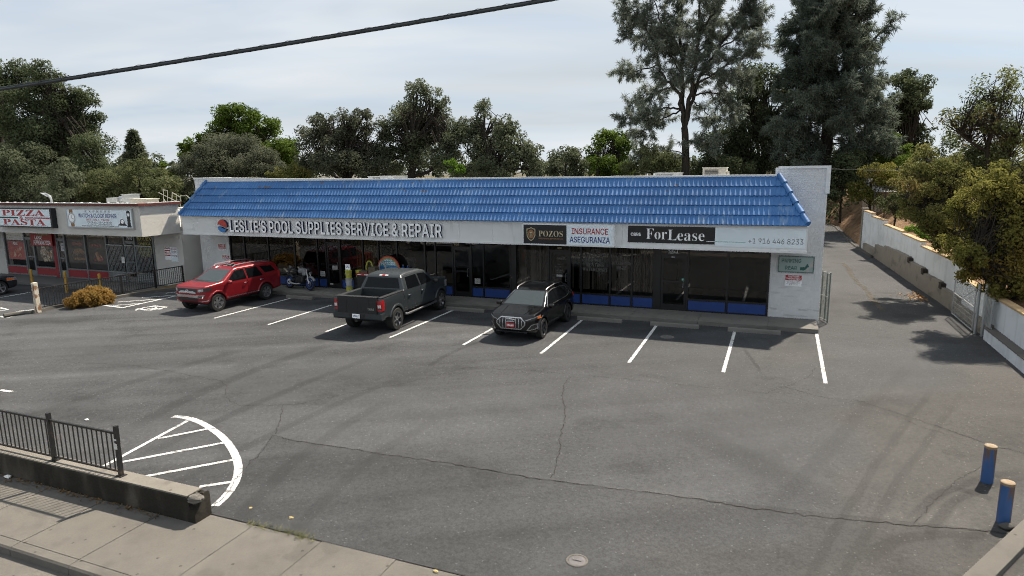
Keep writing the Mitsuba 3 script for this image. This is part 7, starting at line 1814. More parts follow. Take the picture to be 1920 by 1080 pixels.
class Car:
    def __init__(self, key, side, plan, sec, axles, rw, track, M, paint, h=0.032, k=0.07, flare=0.0, arch=0.06):
        self.key, self.M, self.paint, self.rw, self.axles, self.track = key, M, paint, rw, axles, track
        side, plan, sec = np.array(side), np.array(plan), np.array(sec)
        lo = np.array([side[:, 0].min(), -plan[:, 1].max() - 0.05, side[:, 1].min()]) - 0.12
        hi = np.array([side[:, 0].max(), plan[:, 1].max() + 0.05, side[:, 1].max()]) + 0.12
        lo[1] = -hi[1]
        n = np.ceil((hi - lo) / h).astype(int) + 1
        lo[1] = -(n[1] - 1) * h / 2 + h * 0.013
        x, y, z = (lo[q] + h * np.arange(n[q]) for q in range(3))
        full = np.vstack([plan, plan[::-1] * [1, -1]])
        fsec = np.vstack([np.column_stack([sec[:, 1], sec[:, 0]]), np.column_stack([-sec[::-1, 1], sec[::-1, 0]])])
        XZ = seg_sdf(*np.meshgrid(x, z, indexing='ij'), side)[:, None, :]
        XY = seg_sdf(*np.meshgrid(x, y, indexing='ij'), full)[:, :, None]
        YZ = seg_sdf(*np.meshgrid(y, z, indexing='ij'), fsec)[None]
        D = smax(smax(XZ, YZ + 0 * XZ, k), XY, k)
        X3, Y3, Z3 = x[:, None, None], np.abs(y)[None, :, None], z[None, None, :]
        W = plan[:, 1].max()
        for ax in axles:
            r = np.hypot(X3 - ax, Z3 - rw)
            if flare:
                fl = np.maximum(np.maximum(r - (rw + arch + 0.075), Y3 - (W + flare)), (W - 0.15) - Y3)
                fl = np.maximum(fl, (side[:, 1].min() + 0.10) - Z3)
                D = smin(D, fl + 0 * D, 0.03)
            D = np.maximum(D, -np.maximum(r - (rw + arch), (track / 2 - 0.16) - Y3))
        self.D, self.lo, self.h = D, lo, h
        self.body = man(*nets(D, lo, h)).simplify(0.001)
        self._off = {}

    def off(self, d):
        if d not in self._off:
            self._off[d] = man(*nets(self.D, self.lo, self.h, d)).simplify(0.001)
        return self._off[d]

    def groove(self, rings, width=0.012, depth=0.014):
        """panel gaps: outlines in side view"""
        shell = self.body - self.off(-depth)
        for poly in rings:
            ln = LineString(list(poly) + [poly[0]]).buffer(width / 2)
            self.body = self.body - (prism_y(ln) ^ shell)

    def plate(self, name, prism, m, d=0.006, smooth=35, label=None, parent=None, cut=True):
        g = (self.off(d) ^ prism) - self.off(-0.02)
        if cut and d > 0:
            g = g - self.body
        if g.is_empty():
            return None
        return self.add(name, g, m, smooth, parent, label)

    def add(self, name, mesh, m, smooth=35, parent=None, label=None):
        v, f = MB().m(mesh).mesh() if not isinstance(mesh, MB) else mesh.mesh()
        return obj(name, trimesh.Trimesh(v, f, process=True), m, parent or self.key, smooth=smooth, M=self.M, label=label)

    def both(self, name, poly, m, **kw):
        """a plate on each flank from a side-view outline"""
        out = []
        for y0, y1 in ((0.2, 2), (-2, -0.2)):
            out.append(self.plate(name, prism_y(poly, -y1, -y0), m, **kw))
        return out

    def finish(self):
        self.add('body', self.body, self.paint, 32)
        # dark floor and wheel housings
        x0, x1 = self.axles[1] - 0.35, self.axles[0] + 0.30
        self.add('underbody', MB().box(x0, x1, -self.track / 2 + .12, self.track / 2 - .12, self.rw * 0.80, self.rw * 1.3), 'm_rubber')

    def wheels(self, rim, spoke_fn, width=0.25, rr=0.66, tyre='m_rubber'):
        for ax in self.axles:
            for s in (1, -1):
                yc = s * self.track / 2
                R, w = self.rw, width / 2
                prof = [(R * rr, -w), (R * 0.94, -w * 1.0), (R, -w * 0.72), (R, w * 0.72), (R * 0.94, w), (R * rr, w)]
                wk = self.add('wheel', MB().lathe([(r, q) for r, q in prof], (ax, yc, R), 32, 'y'), tyre, 40)
                o = s * w * 0.82
                rm = MB().lathe([(R * rr * 1.02, s * w * 0.98), (R * rr * 0.93, s * w * 0.95), (R * rr * 0.88, -s * w * 0.3)], (ax, yc, R), 32, 'y')
                spoke_fn(rm, ax, yc + o, R, R * rr * 0.93, s)
                self.add('rim', rm, rim, 40, wk)
                self.add('brake', MB().lathe([(0.001, s * w * 0.15), (R * rr * 0.85, s * w * 0.15), (R * rr * 0.85, -s * w * 0.3)], (ax, yc, R), 20, 'y'), 'm_brake', 30, wk)


def spokes(n, w0, w1, pair=0.0, hub=0.2, dish=0.02):
    def fn(mb, ax, y, R, r, s):
        for q in range(n):
            for dv in ((-pair, pair) if pair else (0,)):
                a = 2 * math.pi * q / n + dv + 0.2
                c, t = math.cos(a), math.sin(a)
                i0, i1 = r * hub, r * 1.0
                v = []
                for rad, hw, yy in ((i0, w0, y - s * dish), (i1, w1, y)):
                    for e, dd in ((-1, 0), (1, 0), (1, -0.035 * s), (-1, -0.035 * s)):
                        v.append((ax + c * rad - t * hw * e, yy + dd, R + t * rad + c * hw * e))
                mb.add(v, [[0, 1, 5, 4], [1, 2, 6, 5], [2, 3, 7, 6], [3, 0, 4, 7]] if s < 0 else [[4, 5, 1, 0], [5, 6, 2, 1], [6, 7, 3, 2], [7, 4, 0, 3]])
        mb.lathe([(0.001, 0.012 * s), (r * hub * 1.15, 0.004 * s), (r * hub * 1.25, -0.03 * s)], (ax, y - s * dish, R), 16, 'y')
    return fn


def place(x, y, deg, z=0.0, s=1.0):
    return T().translate([float(x), float(y), float(z)]).rotate([0, 0, 1], float(deg)).scale([s, s, s])


def paint(key, c, flake=0.0, rough=0.28, coat=1.0):
    scene[key] = {'type': 'twosided', 'bsdf': {'type': 'principled', 'base_color': {'type': 'rgb', 'value': list(c)}, 'roughness': rough, 'metallic': flake, 'specular': 0.5, 'clearcoat': coat, 'clearcoat_gloss': 0.96}}
    return key


paint('m_paint_red', (0.21, 0.008, 0.014), 0.35, 0.26)
paint('m_paint_grey', (0.034, 0.041, 0.046), 0.3, 0.30, 0.7)
paint('m_paint_black', (0.002, 0.002, 0.0024), 0.0, 0.10, 0.35)
paint('m_paint_dark', (0.018, 0.020, 0.026), 0.2, 0.3)
plain('m_rubber', (0.012, 0.012, 0.012), 0.8, 0.2)
plain('m_black_plastic', (0.014, 0.014, 0.015), 0.5, 0.1)
plain('m_vinyl', (0.010, 0.011, 0.012), 0.55, 0.2)
plain('m_brake', (0.03, 0.03, 0.03), 0.6)
mat('m_chrome', (0.72, 0.73, 0.75), 0.14, 1.0)
mat('m_satin', (0.55, 0.56, 0.58), 0.32, 1.0)
mat('m_alloy', (0.46, 0.47, 0.49), 0.30, 0.9)
mat('m_alloy_dark', (0.10, 0.105, 0.11), 0.30, 0.8)
scene['m_car_glass'] = {'type': 'twosided', 'bsdf': {'type': 'principled', 'base_color': {'type': 'rgb', 'value': [0.004, 0.005, 0.006]}, 'roughness': 0.04, 'specular': 0.25}}
scene['m_windshield'] = {'type': 'twosided', 'bsdf': {'type': 'principled', 'base_color': {'type': 'rgb', 'value': [0.02, 0.03, 0.034]}, 'roughness': 0.04, 'specular': 0.8, 'clearcoat': 0.6}}
mat('m_headlight', (0.45, 0.47, 0.50), 0.12, 0.5, clearcoat=1.0)
mat('m_lamp_dark', (0.04, 0.042, 0.045), 0.15, 0.3, clearcoat=1.0)
mat('m_taillight', (0.32, 0.010, 0.012), 0.15, 0.0, clearcoat=1.0)
mat('m_lens_clear', (0.62, 0.60, 0.60), 0.15, 0.2, clearcoat=1.0)
mat('m_amber', (0.65, 0.14, 0.02), 0.2, 0.0, clearcoat=1.0)


def mirror(car, x, y, z, m, s):
    e = trimesh.creation.icosphere(2)
    v = np.array(e.vertices)
    v = np.sign(v) * np.abs(v) ** 0.75 * [0.085, 0.115, 0.085] + [x, s * y, z]
    mk = car.add('mirror', MB().add(v, e.faces), m, True)
    car.add('stalk', MB().beam((x + 0.02, s * (y - 0.16), z - 0.06), (x + 0.02, s * (y - 0.05), z - 0.04), 0.07, 0.04), 'm_black_plastic', 30, mk)


def licence(car, x, z, s, m, text, tm, y=0.0, w=0.155, h=0.076):
    pk = car.add('licence_plate', MB().box(x - 0.006, x + 0.006, y - w, y + w, z - h, z + h), m, False)
    if text:
        A = frame((x + s * 0.0065, y, z), (0, s, 0), (0, 0, 1))
        car.add('plate_text', text_on(MB(), text, A, 0, -0.032, 0.064, bold=True, width=w * 1.6, depth=0.002), tm, False, pk)
    return pk


# --- red off-road SUV
red = thing('parked_car', 'red boxy SUV with chrome bumper and silver roof rails, backed into its stall', 'car')
c = Car(red, [(2.04, .44), (2.16, .54), (2.19, .82), (2.15, 1.07), (2.04, 1.17), (1.02, 1.27), (0.28, 1.71), (0.05, 1.77), (-1.0, 1.79), (-2.1, 1.73), (-2.24, 1.67), (-2.40, 1.25), (-2.49, 1.0), (-2.50, .66), (-2.38, .50), (-1.8, .44), (1.8, .40)],
        [(2.19, .45), (2.14, .72), (1.98, .87), (1.5, .935), (-2.0, .935), (-2.36, .89), (-2.50, .70)],
        [(0.30, .88), (0.62, .945), (1.06, .945), (1.22, .90), (1.70, .70), (1.85, .55)], (1.395, -1.395), 0.39, 1.60,
        place(-21.10, 20.22, -92.4, 0, 0.905), 'm_paint_red', flare=0.012)
fd, rd = [(0.98, 1.17), (0.90, .56), (-.30, .54), (-.32, 1.17), (-.31, 1.69), (0.30, 1.67)], [(-.34, 1.17), (-.32, .54), (-.95, .56), (-1.28, .95), (-1.34, 1.2), (-1.08, 1.69), (-.32, 1.69)]
c.groove([fd, rd, [(2.10, 1.06), (1.0, 1.10), (1.0, 0.9), (1.02, 1.09), (2.08, 1.04)]])
c.both('side_window', [(.84, 1.20), (.24, 1.625), (-.28, 1.65), (-.28, 1.20)], 'm_car_glass')
c.both('side_window', [(-.37, 1.20), (-.37, 1.65), (-1.04, 1.64), (-1.27, 1.21)], 'm_car_glass')
c.both('quarter_window', [(-1.44, 1.30), (-1.24, 1.63), (-1.93, 1.58), (-2.08, 1.33)], 'm_car_glass')
c.plate('windscreen', prism_x([(-.78, 1.24), (.78, 1.24), (.62, 1.67), (-.62, 1.67)], 0.2, 1.3), 'm_windshield')
c.plate('rear_window', prism_x([(-.72, 1.28), (.72, 1.28), (.60, 1.62), (-.60, 1.62)], -2.6, -2.1), 'm_car_glass')
c.plate('sunroof', prism_z([(0.0, -.42), (0.0, .42), (-.62, .42), (-.62, -.42)], 1.5, 2), 'm_car_glass', 0.004)
c.plate('grille', prism_x([(-.50, .88), (.50, .88), (.58, 1.09), (-.58, 1.09)], 1.8, 2.6), 'm_black_plastic')
c.plate('grille_bar', prism_x(sym([(.0, .90), (.50, .88), (.52, .93), (.36, .985), (0.0, .975)]), 1.8, 2.6), 'm_satin', 0.022, cut=False)
c.plate('chrome_bumper', prism_x(sym([(0, .72), (.80, .70), (.86, .82), (.0, .82)]), 1.9, 2.6), 'm_chrome', 0.030, cut=False)
c.plate('lower_intake', prism_x([(-.55, .56), (.55, .56), (.60, .68), (-.60, .68)], 1.9, 2.6), 'm_black_plastic', 0.004)
for s in (1, -1):
    hl = c.plate('headlight', prism_x([(s * .57, .93), (s * .62, 1.09), (s * .96, 1.11), (s * .96, .98)], 1.70, 2.6), 'm_lamp_dark')
    c.plate('lamp_lens', prism_x([(s * .60, .95), (s * .64, 1.06), (s * .82, 1.07), (s * .82, .97)], 1.70, 2.6), 'm_headlight', 0.012, parent=hl, cut=False)
    c.plate('fog_lamp', prism_x([(s * .62, .725), (s * .80, .72), (s * .80, .79), (s * .64, .80)], 1.8, 2.6), 'm_lamp_dark', 0.034, cut=False)
    c.plate('lower_trim', prism_x([(s * .55, .50), (s * .92, .54), (s * .92, .57), (s * .55, .53)], 1.6, 2.6), 'm_chrome', 0.012, cut=False)
    c.plate('tail_light', prism_x([(s * .62, .98), (s * .96, .98), (s * .90, 1.28), (s * .68, 1.28)], -2.6, -2.22), 'm_taillight')
    rail = [(0.20, s * .58, 1.775), (0.05, s * .60, 1.84), (-.6, s * .61, 1.865), (-1.5, s * .61, 1.85), (-1.85, s * .60, 1.82), (-2.0, s * .58, 1.75)]
    c.add('roof_rail', MB().tube(rail, [0.022, 0.028, 0.022, 0.022, 0.028, 0.02], 8), 'm_satin', 40)
    mirror(c, 0.80, 1.04, 1.20, 'm_paint_red', s)
    for hx in (-.18, -1.12):
        c.add('door_handle', MB().tube([(hx + .10, s * .945, 1.04), (hx + .06, s * .975, 1.045), (hx - .06, s * .975, 1.045), (hx - .10, s * .945, 1.04)], 0.016, 6), 'm_chrome', 40)
    c.both_ = None
c.both('sill_trim', [(.92, .50), (.92, .535), (-.92, .545), (-.92, .51)], 'm_satin', d=0.012, cut=False)
eb = MB()
for w_, h_ in ((0.085, 0.055), (0.030, 0.052), (0.065, 0.020)):
    t = np.linspace(0, 2 * math.pi, 25)
    eb.tube(np.stack([np.full(25, 2.185), w_ * np.cos(t), 0.985 + h_ * np.sin(t) + (0.016 if w_ == 0.065 else 0)], 1), 0.008, 5, False)
c.add('emblem', eb, 'm_chrome', 40)
c.finish()
c.wheels('m_alloy', spokes(6, 0.016, 0.028, 0.16), 0.265, 0.66)

# --- grey pickup
tr = thing('parked_car', 'dark grey crew-cab pickup parked nose-in with a black tailgate pad', 'car')
c = Car(tr, [(2.70, .52), (2.80, .70), (2.81, 1.05), (2.73, 1.22), (2.58, 1.28), (1.48, 1.385), (0.80, 1.85), (0.52, 1.915), (-.55, 1.935), (-.95, 1.90), (-1.06, 1.82), (-1.22, 1.375), (-2.85, 1.35), (-2.91, 1.30), (-2.92, .90), (-2.92, .64), (-2.5, .60), (2.2, .48)],
        [(2.81, .55), (2.74, .80), (2.5, .93), (1.9, .985), (-2.75, .985), (-2.90, .955), (-2.92, .90)],
        [(0.30, .92), (0.70, .985), (1.12, .99), (1.36, .945), (1.80, .75), (2.0, .60)], (1.84, -1.84), 0.415, 1.70,
        place(-12.88, 20.26, 92.8, 0, 0.935), 'm_paint_grey', flare=0.02, k=0.06)
c.body = c.body - prism_z(sbox(-2.79, -0.76, -1.32, 0.76), 0.86, 2.4)
fd = [(1.30, 1.30), (1.22, .62), (.10, .60), (.10, 1.30), (.12, 1.80), (0.82, 1.76)]
rd = [(.08, 1.30), (.08, .60), (-.98, .60), (-1.06, 1.30), (-.90, 1.82), (.10, 1.82)]
c.groove([fd, rd, [(-1.26, 1.5), (-1.27, .5), (-1.275, .5), (-1.27, 1.5)]])
c.both('side_window', [(1.14, 1.36), (.74, 1.74), (.16, 1.78), (.15, 1.34)], 'm_car_glass')
c.both('side_window', [(.04, 1.34), (.05, 1.78), (-.80, 1.78), (-.94, 1.36)], 'm_car_glass')
c.plate('windscreen', prism_x([(-.84, 1.42), (.84, 1.42), (.68, 1.83), (-.68, 1.83)], 0.5, 1.7), 'm_windshield')
c.plate('rear_window', prism_x([(-.76, 1.41), (.76, 1.41), (.64, 1.78), (-.64, 1.78)], -1.5, -0.9), 'm_car_glass')
bl = c.plate('brake_lamp', prism_x([(-.19, 1.845), (.19, 1.845), (.18, 1.885), (-.18, 1.885)], -1.5, -0.85), 'm_lens_clear', 0.012, cut=False)
c.plate('red_lens', prism_x([(-.06, 1.845), (.06, 1.845), (.06, 1.885), (-.06, 1.885)], -1.5, -0.85), 'm_taillight', 0.018, parent=bl, cut=False)
c.plate('grille', prism_x(sym([(0, .85), (.62, .85), (.72, 1.0), (.62, 1.18), (0, 1.18)]), 2.2, 3), 'm_black_plastic')
c.add('bed_liner', MB().box(-2.785, -1.325, -0.755, 0.755, 0.855, 0.875), 'm_black_plastic')
# quilted tailgate pad
pad = MB().box(-2.965, -2.915, -.80, .78, .80, 1.375).box(-2.965, -2.76, -.80, .78, 1.375, 1.40)
pk_ = c.add('tailgate_pad', pad, 'm_vinyl', False, label='black padded tailgate cover with a pale word on it')
for y in (-.50, -.02, .42):
    c.add('pad_seam', MB().box(-2.971, -2.962, y - .008, y + .008, .81, 1.39), 'm_black_plastic', False, pk_)
A = frame((-2.966, -.57, .93), (0, -1, 0), (0, 0, 1))
c.add('pad_lettering', text_on(MB(), 'THULE', A, 0, 0, 0.075, bold=True, width=0.26), 'm_satin', False, pk_)
c.plate('rear_bumper', prism_x([(-.99, .58), (.99, .58), (.99, .80), (-.99, .80)], -3.4, -2.70), 'm_paint_grey', 0.07, cut=False)
c.plate('bumper_step', prism_x([(-.30, .64), (.30, .64), (.34, .78), (-.34, .78)], -3.4, -2.85), 'm_black_plastic', 0.075, cut=False)
licence(c, -3.002, .705, -1, 'm_letter_white', '6TRK417', 'm_navy', 0.02)
for s in (1, -1):
    tl = c.plate('tail_light', prism_x([(s * .80, .90), (s * .80, 1.27), (s * 1.05, 1.27), (s * 1.05, .90)], -3.4, -2.71), 'm_taillight', 0.012)
    c.plate('clear_lens', prism_x([(s * .83, 1.02), (s * .83, 1.12), (s * .95, 1.12), (s * .95, 1.02)], -3.4, -2.75), 'm_lens_clear', 0.018, parent=tl, cut=False)
    c.plate('dark_lens', prism_x([(s * .83, .96), (s * .83, 1.0), (s * .97, 1.0), (s * .97, .96)], -3.4, -2.75), 'm_lamp_dark', 0.018, parent=tl, cut=False)
    c.plate('headlight', prism_x([(s * .70, .92), (s * .70, 1.2), (s * 1.0, 1.2), (s * 1.0, .92)], 2.3, 3), 'm_headlight')
    mirror(c, 1.10, 1.13, 1.36, 'm_black_plastic', s)
    c.add('side_step', MB().tube([(1.30, s * .98, .50), (1.22, s * 1.04, .47), (-1.18, s * 1.04, .47), (-1.26, s * .98, .50)], 0.045, 8), 'm_satin', 40)
    for hx in (.22, -.84):
        c.add('door_handle', MB().tube([(hx + .10, s * .975, 1.14), (hx + .06, s * 1.01, 1.145), (hx - .06, s * 1.01, 1.145), (hx - .10, s * .975, 1.14)], 0.018, 6), 'm_chrome', 40)
    c.add('bed_rail_cap', MB().box(-2.85, -1.24, s * .86 - .09, s * .86 + .09, 1.345, 1.368), 'm_black_plastic', False)
c.add('antenna', MB().tube([(0.2, 0, 1.90), (0.12, 0, 1.99)], 0.012, 6), 'm_black_plastic')
c.add('hitch', MB().box(-3.04, -2.85, -.05, .05, .50, .58), 'm_black_plastic')
c.finish()
c.wheels('m_chrome', spokes(6, 0.035, 0.045), 0.29, 0.64)

# --- black compact SUV
au = thing('parked_car', 'glossy black compact SUV with chrome grille frame and a red front plate', 'car')
c = Car(au, [(2.10, .32), (2.19, .42), (2.215, .66), (2.16, .85), (2.02, .945), (1.10, 1.065), (0.30, 1.475), (0.05, 1.53), (-.8, 1.555), (-1.55, 1.50), (-1.78, 1.42), (-2.12, 1.10), (-2.25, .95), (-2.26, .52), (-2.16, .36), (-1.7, .30), (1.7, .27)],
        [(2.215, .32), (2.16, .62), (1.98, .80), (1.5, .895), (-1.9, .905), (-2.18, .82), (-2.26, .60)],
        [(0.20, .85), (0.50, .90), (.90, .90), (1.04, .855), (1.45, .64), (1.62, .50)], (1.34, -1.34), 0.355, 1.545,
        place(-7.58, 20.40, -91.0, 0, 0.925), 'm_paint_black', k=0.085, flare=0.006)
fd = [(1.02, 1.02), (.92, .46), (-.16, .44), (-.18, 1.02), (-.16, 1.47), (0.34, 1.43)]
rd = [(-.20, 1.02), (-.18, .44), (-.88, .44), (-1.18, .80), (-1.2, 1.05), (-.95, 1.47), (-.18, 1.47)]
c.groove([fd, rd])
c.both('side_window', [(.84, 1.045), (.30, 1.395), (-.14, 1.435), (-.15, 1.045)], 'm_car_glass')
c.both('side_window', [(-.23, 1.045), (-.22, 1.435), (-.95, 1.41), (-1.14, 1.06)], 'm_car_glass')
c.both('quarter_window', [(-1.22, 1.10), (-1.04, 1.39), (-1.40, 1.35), (-1.58, 1.14)], 'm_car_glass')
wl_ = LineString([(.92, 1.03), (-1.2, 1.04), (-1.66, 1.12)]).buffer(0.010, cap_style=2)
c.both('window_trim', wl_, 'm_satin', d=0.012, cut=False)
c.both('window_trim', LineString([(.92, 1.04), (.30, 1.425), (-.2, 1.465), (-1.0, 1.445), (-1.45, 1.385), (-1.66, 1.12)]).buffer(0.008, cap_style=2), 'm_satin', d=0.010, cut=False)
c.plate('windscreen', prism_x([(-.72, 1.085), (.72, 1.085), (.57, 1.455), (-.57, 1.455)], 0.25, 1.3), 'm_windshield')
c.plate('rear_window', prism_x([(-.60, 1.12), (.60, 1.12), (.50, 1.40), (-.50, 1.40)], -2.4, -1.6), 'm_car_glass')
c.plate('sunroof', prism_z([(0.12, -.44), (0.12, .44), (-.95, .42), (-.95, -.42)], 1.3, 2), 'm_car_glass', 0.004)
oct_ = [(-.36, .46), (.36, .46), (.52, .62), (.52, .72), (.36, .86), (-.36, .86), (-.52, .72), (-.52, .62)]
c.plate('grille', prism_x(oct_, 1.8, 2.5), 'm_black_plastic', 0.004)
ring = Polygon(oct_).buffer(0.008).difference(Polygon(oct_).buffer(-0.020))
c.plate('grille_frame', prism_x(ring, 1.8, 2.5), 'm_satin', 0.022, cut=False)
for y in (-.40, -.29, -.18, .18, .29, .40):
    hgt = .82 if abs(y) < .38 else .76
    c.plate('grille_slat', prism_x([(y - .010, .50 if abs(y) < .38 else .58), (y + .010, .50 if abs(y) < .38 else .58), (y + .010, hgt), (y - .010, hgt)], 1.8, 2.5), 'm_satin', 0.014, cut=False)
em = MB()
for q in range(4):
    t = np.linspace(0, 2 * math.pi, 21)
    em.tube(np.stack([np.full(21, 2.236), -.114 + 0.076 * q + 0.05 * np.cos(t), .765 + 0.05 * np.sin(t)], 1), 0.008, 5, False)
c.add('emblem', em, 'm_chrome', 40)
licence(c, 2.238, .60, 1, flatc('m_plate_red', (0.32, 0.03, 0.035)), 'DEALER', 'm_letter_white', 0.0, 0.155, 0.078)
for s in (1, -1):
    hl = c.plate('headlight', prism_x([(s * .50, .765), (s * .56, .80), (s * .90, .91), (s * .92, .80), (s * .72, .75)], 1.62, 2.5), 'm_lamp_dark')
    c.plate('light_strip', prism_x([(s * .50, .775), (s * .88, .895), (s * .88, .87), (s * .55, .77)], 1.62, 2.5), 'm_headlight', 0.012, parent=hl, cut=False)
    c.plate('amber_marker', prism_x([(s * .84, .78), (s * .84, .88), (s * .95, .90), (s * .95, .78)], 1.60, 1.98), 'm_amber', 0.010, parent=hl, cut=False)
    tri = Polygon([(s * .56, .42), (s * .86, .46), (s * .84, .64), (s * .72, .62)])
    c.plate('side_intake', prism_x(tri, 1.7, 2.5), 'm_black_plastic', 0.004)
    c.plate('intake_trim', prism_x(tri.difference(tri.buffer(-0.018)), 1.7, 2.5), 'm_satin', 0.012, cut=False)
    c.plate('tail_light', prism_x([(s * .40, .90), (s * .92, .92), (s * .90, 1.06), (s * .48, 1.04)], -2.5, -1.95), 'm_taillight')
    rail = [(0.25, s * .555, 1.485), (0.10, s * .575, 1.545), (-.6, s * .585, 1.585), (-1.2, s * .575, 1.56), (-1.5, s * .55, 1.50)]
    c.add('roof_rail', MB().tube(rail, [0.014, 0.017, 0.015, 0.016, 0.012], 8), 'm_satin', 40)
    mirror(c, 0.86, 1.0, 1.06, 'm_paint_black', s)
    for hx in (-.06, -1.0):
        c.add('door_handle', MB().tube([(hx + .09, s * .90, .92), (hx + .05, s * .925, .922), (hx - .05, s * .925, .922), (hx - .09, s * .90, .92)], 0.013, 6), 'm_paint_black', 40)
c.plate('lower_lip', prism_x([(-.55, .325), (.55, .325), (.58, .36), (-.58, .36)], 1.8, 2.5), 'm_satin', 0.018, cut=False)
c.plate('bonnet_crease', prism_z(unary_union([LineString([(2.0, s * .42), (1.2, s * .50)]).buffer(0.012) for s in (1, -1)]), 0.9, 1.3), 'm_paint_black', 0.012, cut=False)
c.finish()
c.wheels('m_alloy_dark', spokes(5, 0.014, 0.026, 0.17), 0.235, 0.70)

# --- a white pickup parked just left of the picture: its reflection shows in the shop windows
scene_keys = [q for q in scene if q.startswith(tr + '__')]
wp_ = thing('parked_car', 'white crew-cab pickup beyond the left edge, seen only as a reflection in the shop windows', 'car')
paint('m_paint_white', (0.62, 0.63, 0.64), 0.0, 0.3)
for q in scene_keys:
    if 'pad' in q:
        continue
    d_ = {**scene[q], 'to_world': place(-21.2, 8.7, 181, 0, 0.95)}
    if d_['bsdf'].get('id') == 'm_paint_grey':
        d_['bsdf'] = {'type': 'ref', 'id': 'm_paint_white'}
    scene[wp_ + q[len(tr):]] = d_

# --- dark saloon at the left edge
sd_ = thing('parked_car', 'dark saloon car cut off by the left edge of the picture', 'car')
sp = gz(-2, 553, -0.246)
c = Car(sd_, [(2.20, .30), (2.30, .42), (2.32, .60), (2.24, .74), (2.0, .84), (0.95, .98), (0.15, 1.38), (-.2, 1.44), (-.9, 1.42), (-1.7, 1.08), (-2.3, 1.02), (-2.42, .9), (-2.42, .45), (-2.3, .32), (-1.7, .26), (1.7, .24)],
        [(2.32, .35), (2.26, .62), (2.05, .80), (1.5, .90), (-1.9, .90), (-2.3, .80), (-2.42, .6)],
        [(0.20, .85), (0.45, .90), (.80, .90), (.98, .84), (1.35, .60), (1.50, .45)], (1.38, -1.38), 0.335, 1.55,
        place(sp[0] - 0.80, sp[1] - 1.30, 86, -0.246), 'm_paint_dark', k=0.085, h=0.036)
c.both('side_window', [(.72, 1.0), (.12, 1.30), (-.85, 1.33), (-1.3, 1.03)], 'm_car_glass')
c.plate('windscreen', prism_x([(-.70, 1.0), (.70, 1.0), (.55, 1.36), (-.55, 1.36)], 0.1, 1.2), 'm_windshield')
for s in (1, -1):
    hl = c.plate('headlight', prism_x([(s * .52, .60), (s * .56, .74), (s * .92, .80), (s * .92, .64)], 1.72, 2.5), 'm_headlight')
    c.plate('amber_marker', prism_x([(s * .80, .66), (s * .80, .76), (s * .95, .78), (s * .95, .66)], 1.70, 2.02), 'm_amber', 0.010, parent=hl, cut=False)
    mirror(c, 0.72, 0.98, 1.0, 'm_paint_dark', s)
c.finish()
c.wheels('m_alloy', spokes(5, 0.022, 0.04), 0.22, 0.68)


# ---------------------------------------------------------------- motorcycle
plain('m_tyre_blue', (0.02, 0.07, 0.30), 0.5)
plain('m_moto_white', (0.20, 0.21, 0.22), 0.35, 0.1)
plain('m_engine', (0.03, 0.03, 0.032), 0.45, 0.3, 8, metallic=0.5)
pr, pf = gz(542, 540, 0.14), gz(583, 545.5, 0.14)
ang_ = math.degrees(math.atan2(pf[1] - pr[1], pf[0] - pr[0]))
mo = thing('motorcycle', 'black and silver naked motorcycle with blue wheels standing before the shop window', 'motorcycle')
MM = T().translate([float(v) for v in ((pr + pf) / 2 * [1, 1, 0] + [0, 0, 0.14])]).rotate([0, 0, 1], ang_).rotate([1, 0, 0], -8)
mp = lambda name, mb, m, parent=mo, smooth=40: obj(name, mb, m, parent, smooth=smooth, M=MM)
wb = 0.70
for nm, x, tw in (('rear_wheel', -wb, 0.085), ('front_wheel', wb, 0.06)):
    t = np.linspace(0, 2 * math.pi, 33)
    k = mp(nm, MB().tube(np.stack([x + 0.26 * np.cos(t), 0 * t, 0.31 + 0.26 * np.sin(t)], 1), tw * 0.62, 8, False), 'm_rubber')
    rb_ = MB().lathe([(0.225, -0.035), (0.205, -0.03), (0.205, 0.03), (0.225, 0.035)], (x, 0, 0.31), 28, 'y').lathe([(0.001, .05), (0.05, .05), (0.05, -.05), (0.001, -.05)], (x, 0, .31), 12, 'y')
    for q in range(5):
        a = 2 * math.pi * q / 5 + 0.3
        rb_.beam((x, 0, 0.31), (x + 0.21 * math.cos(a), 0, 0.31 + 0.21 * math.sin(a)), 0.03, 0.024, (0, 1, 0))
    mp('rim', rb_, 'm_tyre_blue', k)
    mp('brake_disc', MB().lathe([(0.06, -.062), (0.125, -.062), (0.125, -.056), (0.06, -.056)], (x, 0, .31), 20, 'y'), 'm_satin', k)
for s in (-1, 1):
    mp('fork_leg', MB().tube([(wb, s * .085, .31), (wb - .14, s * .085, .72), (wb - .22, s * .085, .95)], [.03, .026, .024], 8), 'm_satin')
    mp('swing_arm', MB().tube([(-wb, s * .10, .31), (-.18, s * .10, .42)], .03, 8), 'm_engine')
    mp('handlebar', MB().tube([(wb - .25, s * .02, 1.02), (wb - .28, s * .22, 1.06), (wb - .36, s * .38, 1.04)], .014, 6), 'm_black_plastic')
    mk = mp('mirror', MB().tube([(wb - .30, s * .28, 1.06), (wb - .26, s * .34, 1.17)], .008, 5), 'm_black_plastic')
    e = trimesh.creation.icosphere(1)
    mp('mirror_head', MB().add(np.array(e.vertices) * [.02, .06, .04] + [wb - .26, s * .35, 1.19], e.faces), 'm_black_plastic', mk)


def blob(c, r, q=0.8, n=2):
    e = trimesh.creation.icosphere(n)
    v = np.array(e.vertices)
    return MB().add(np.sign(v) * np.abs(v) ** q * r + c, e.faces)


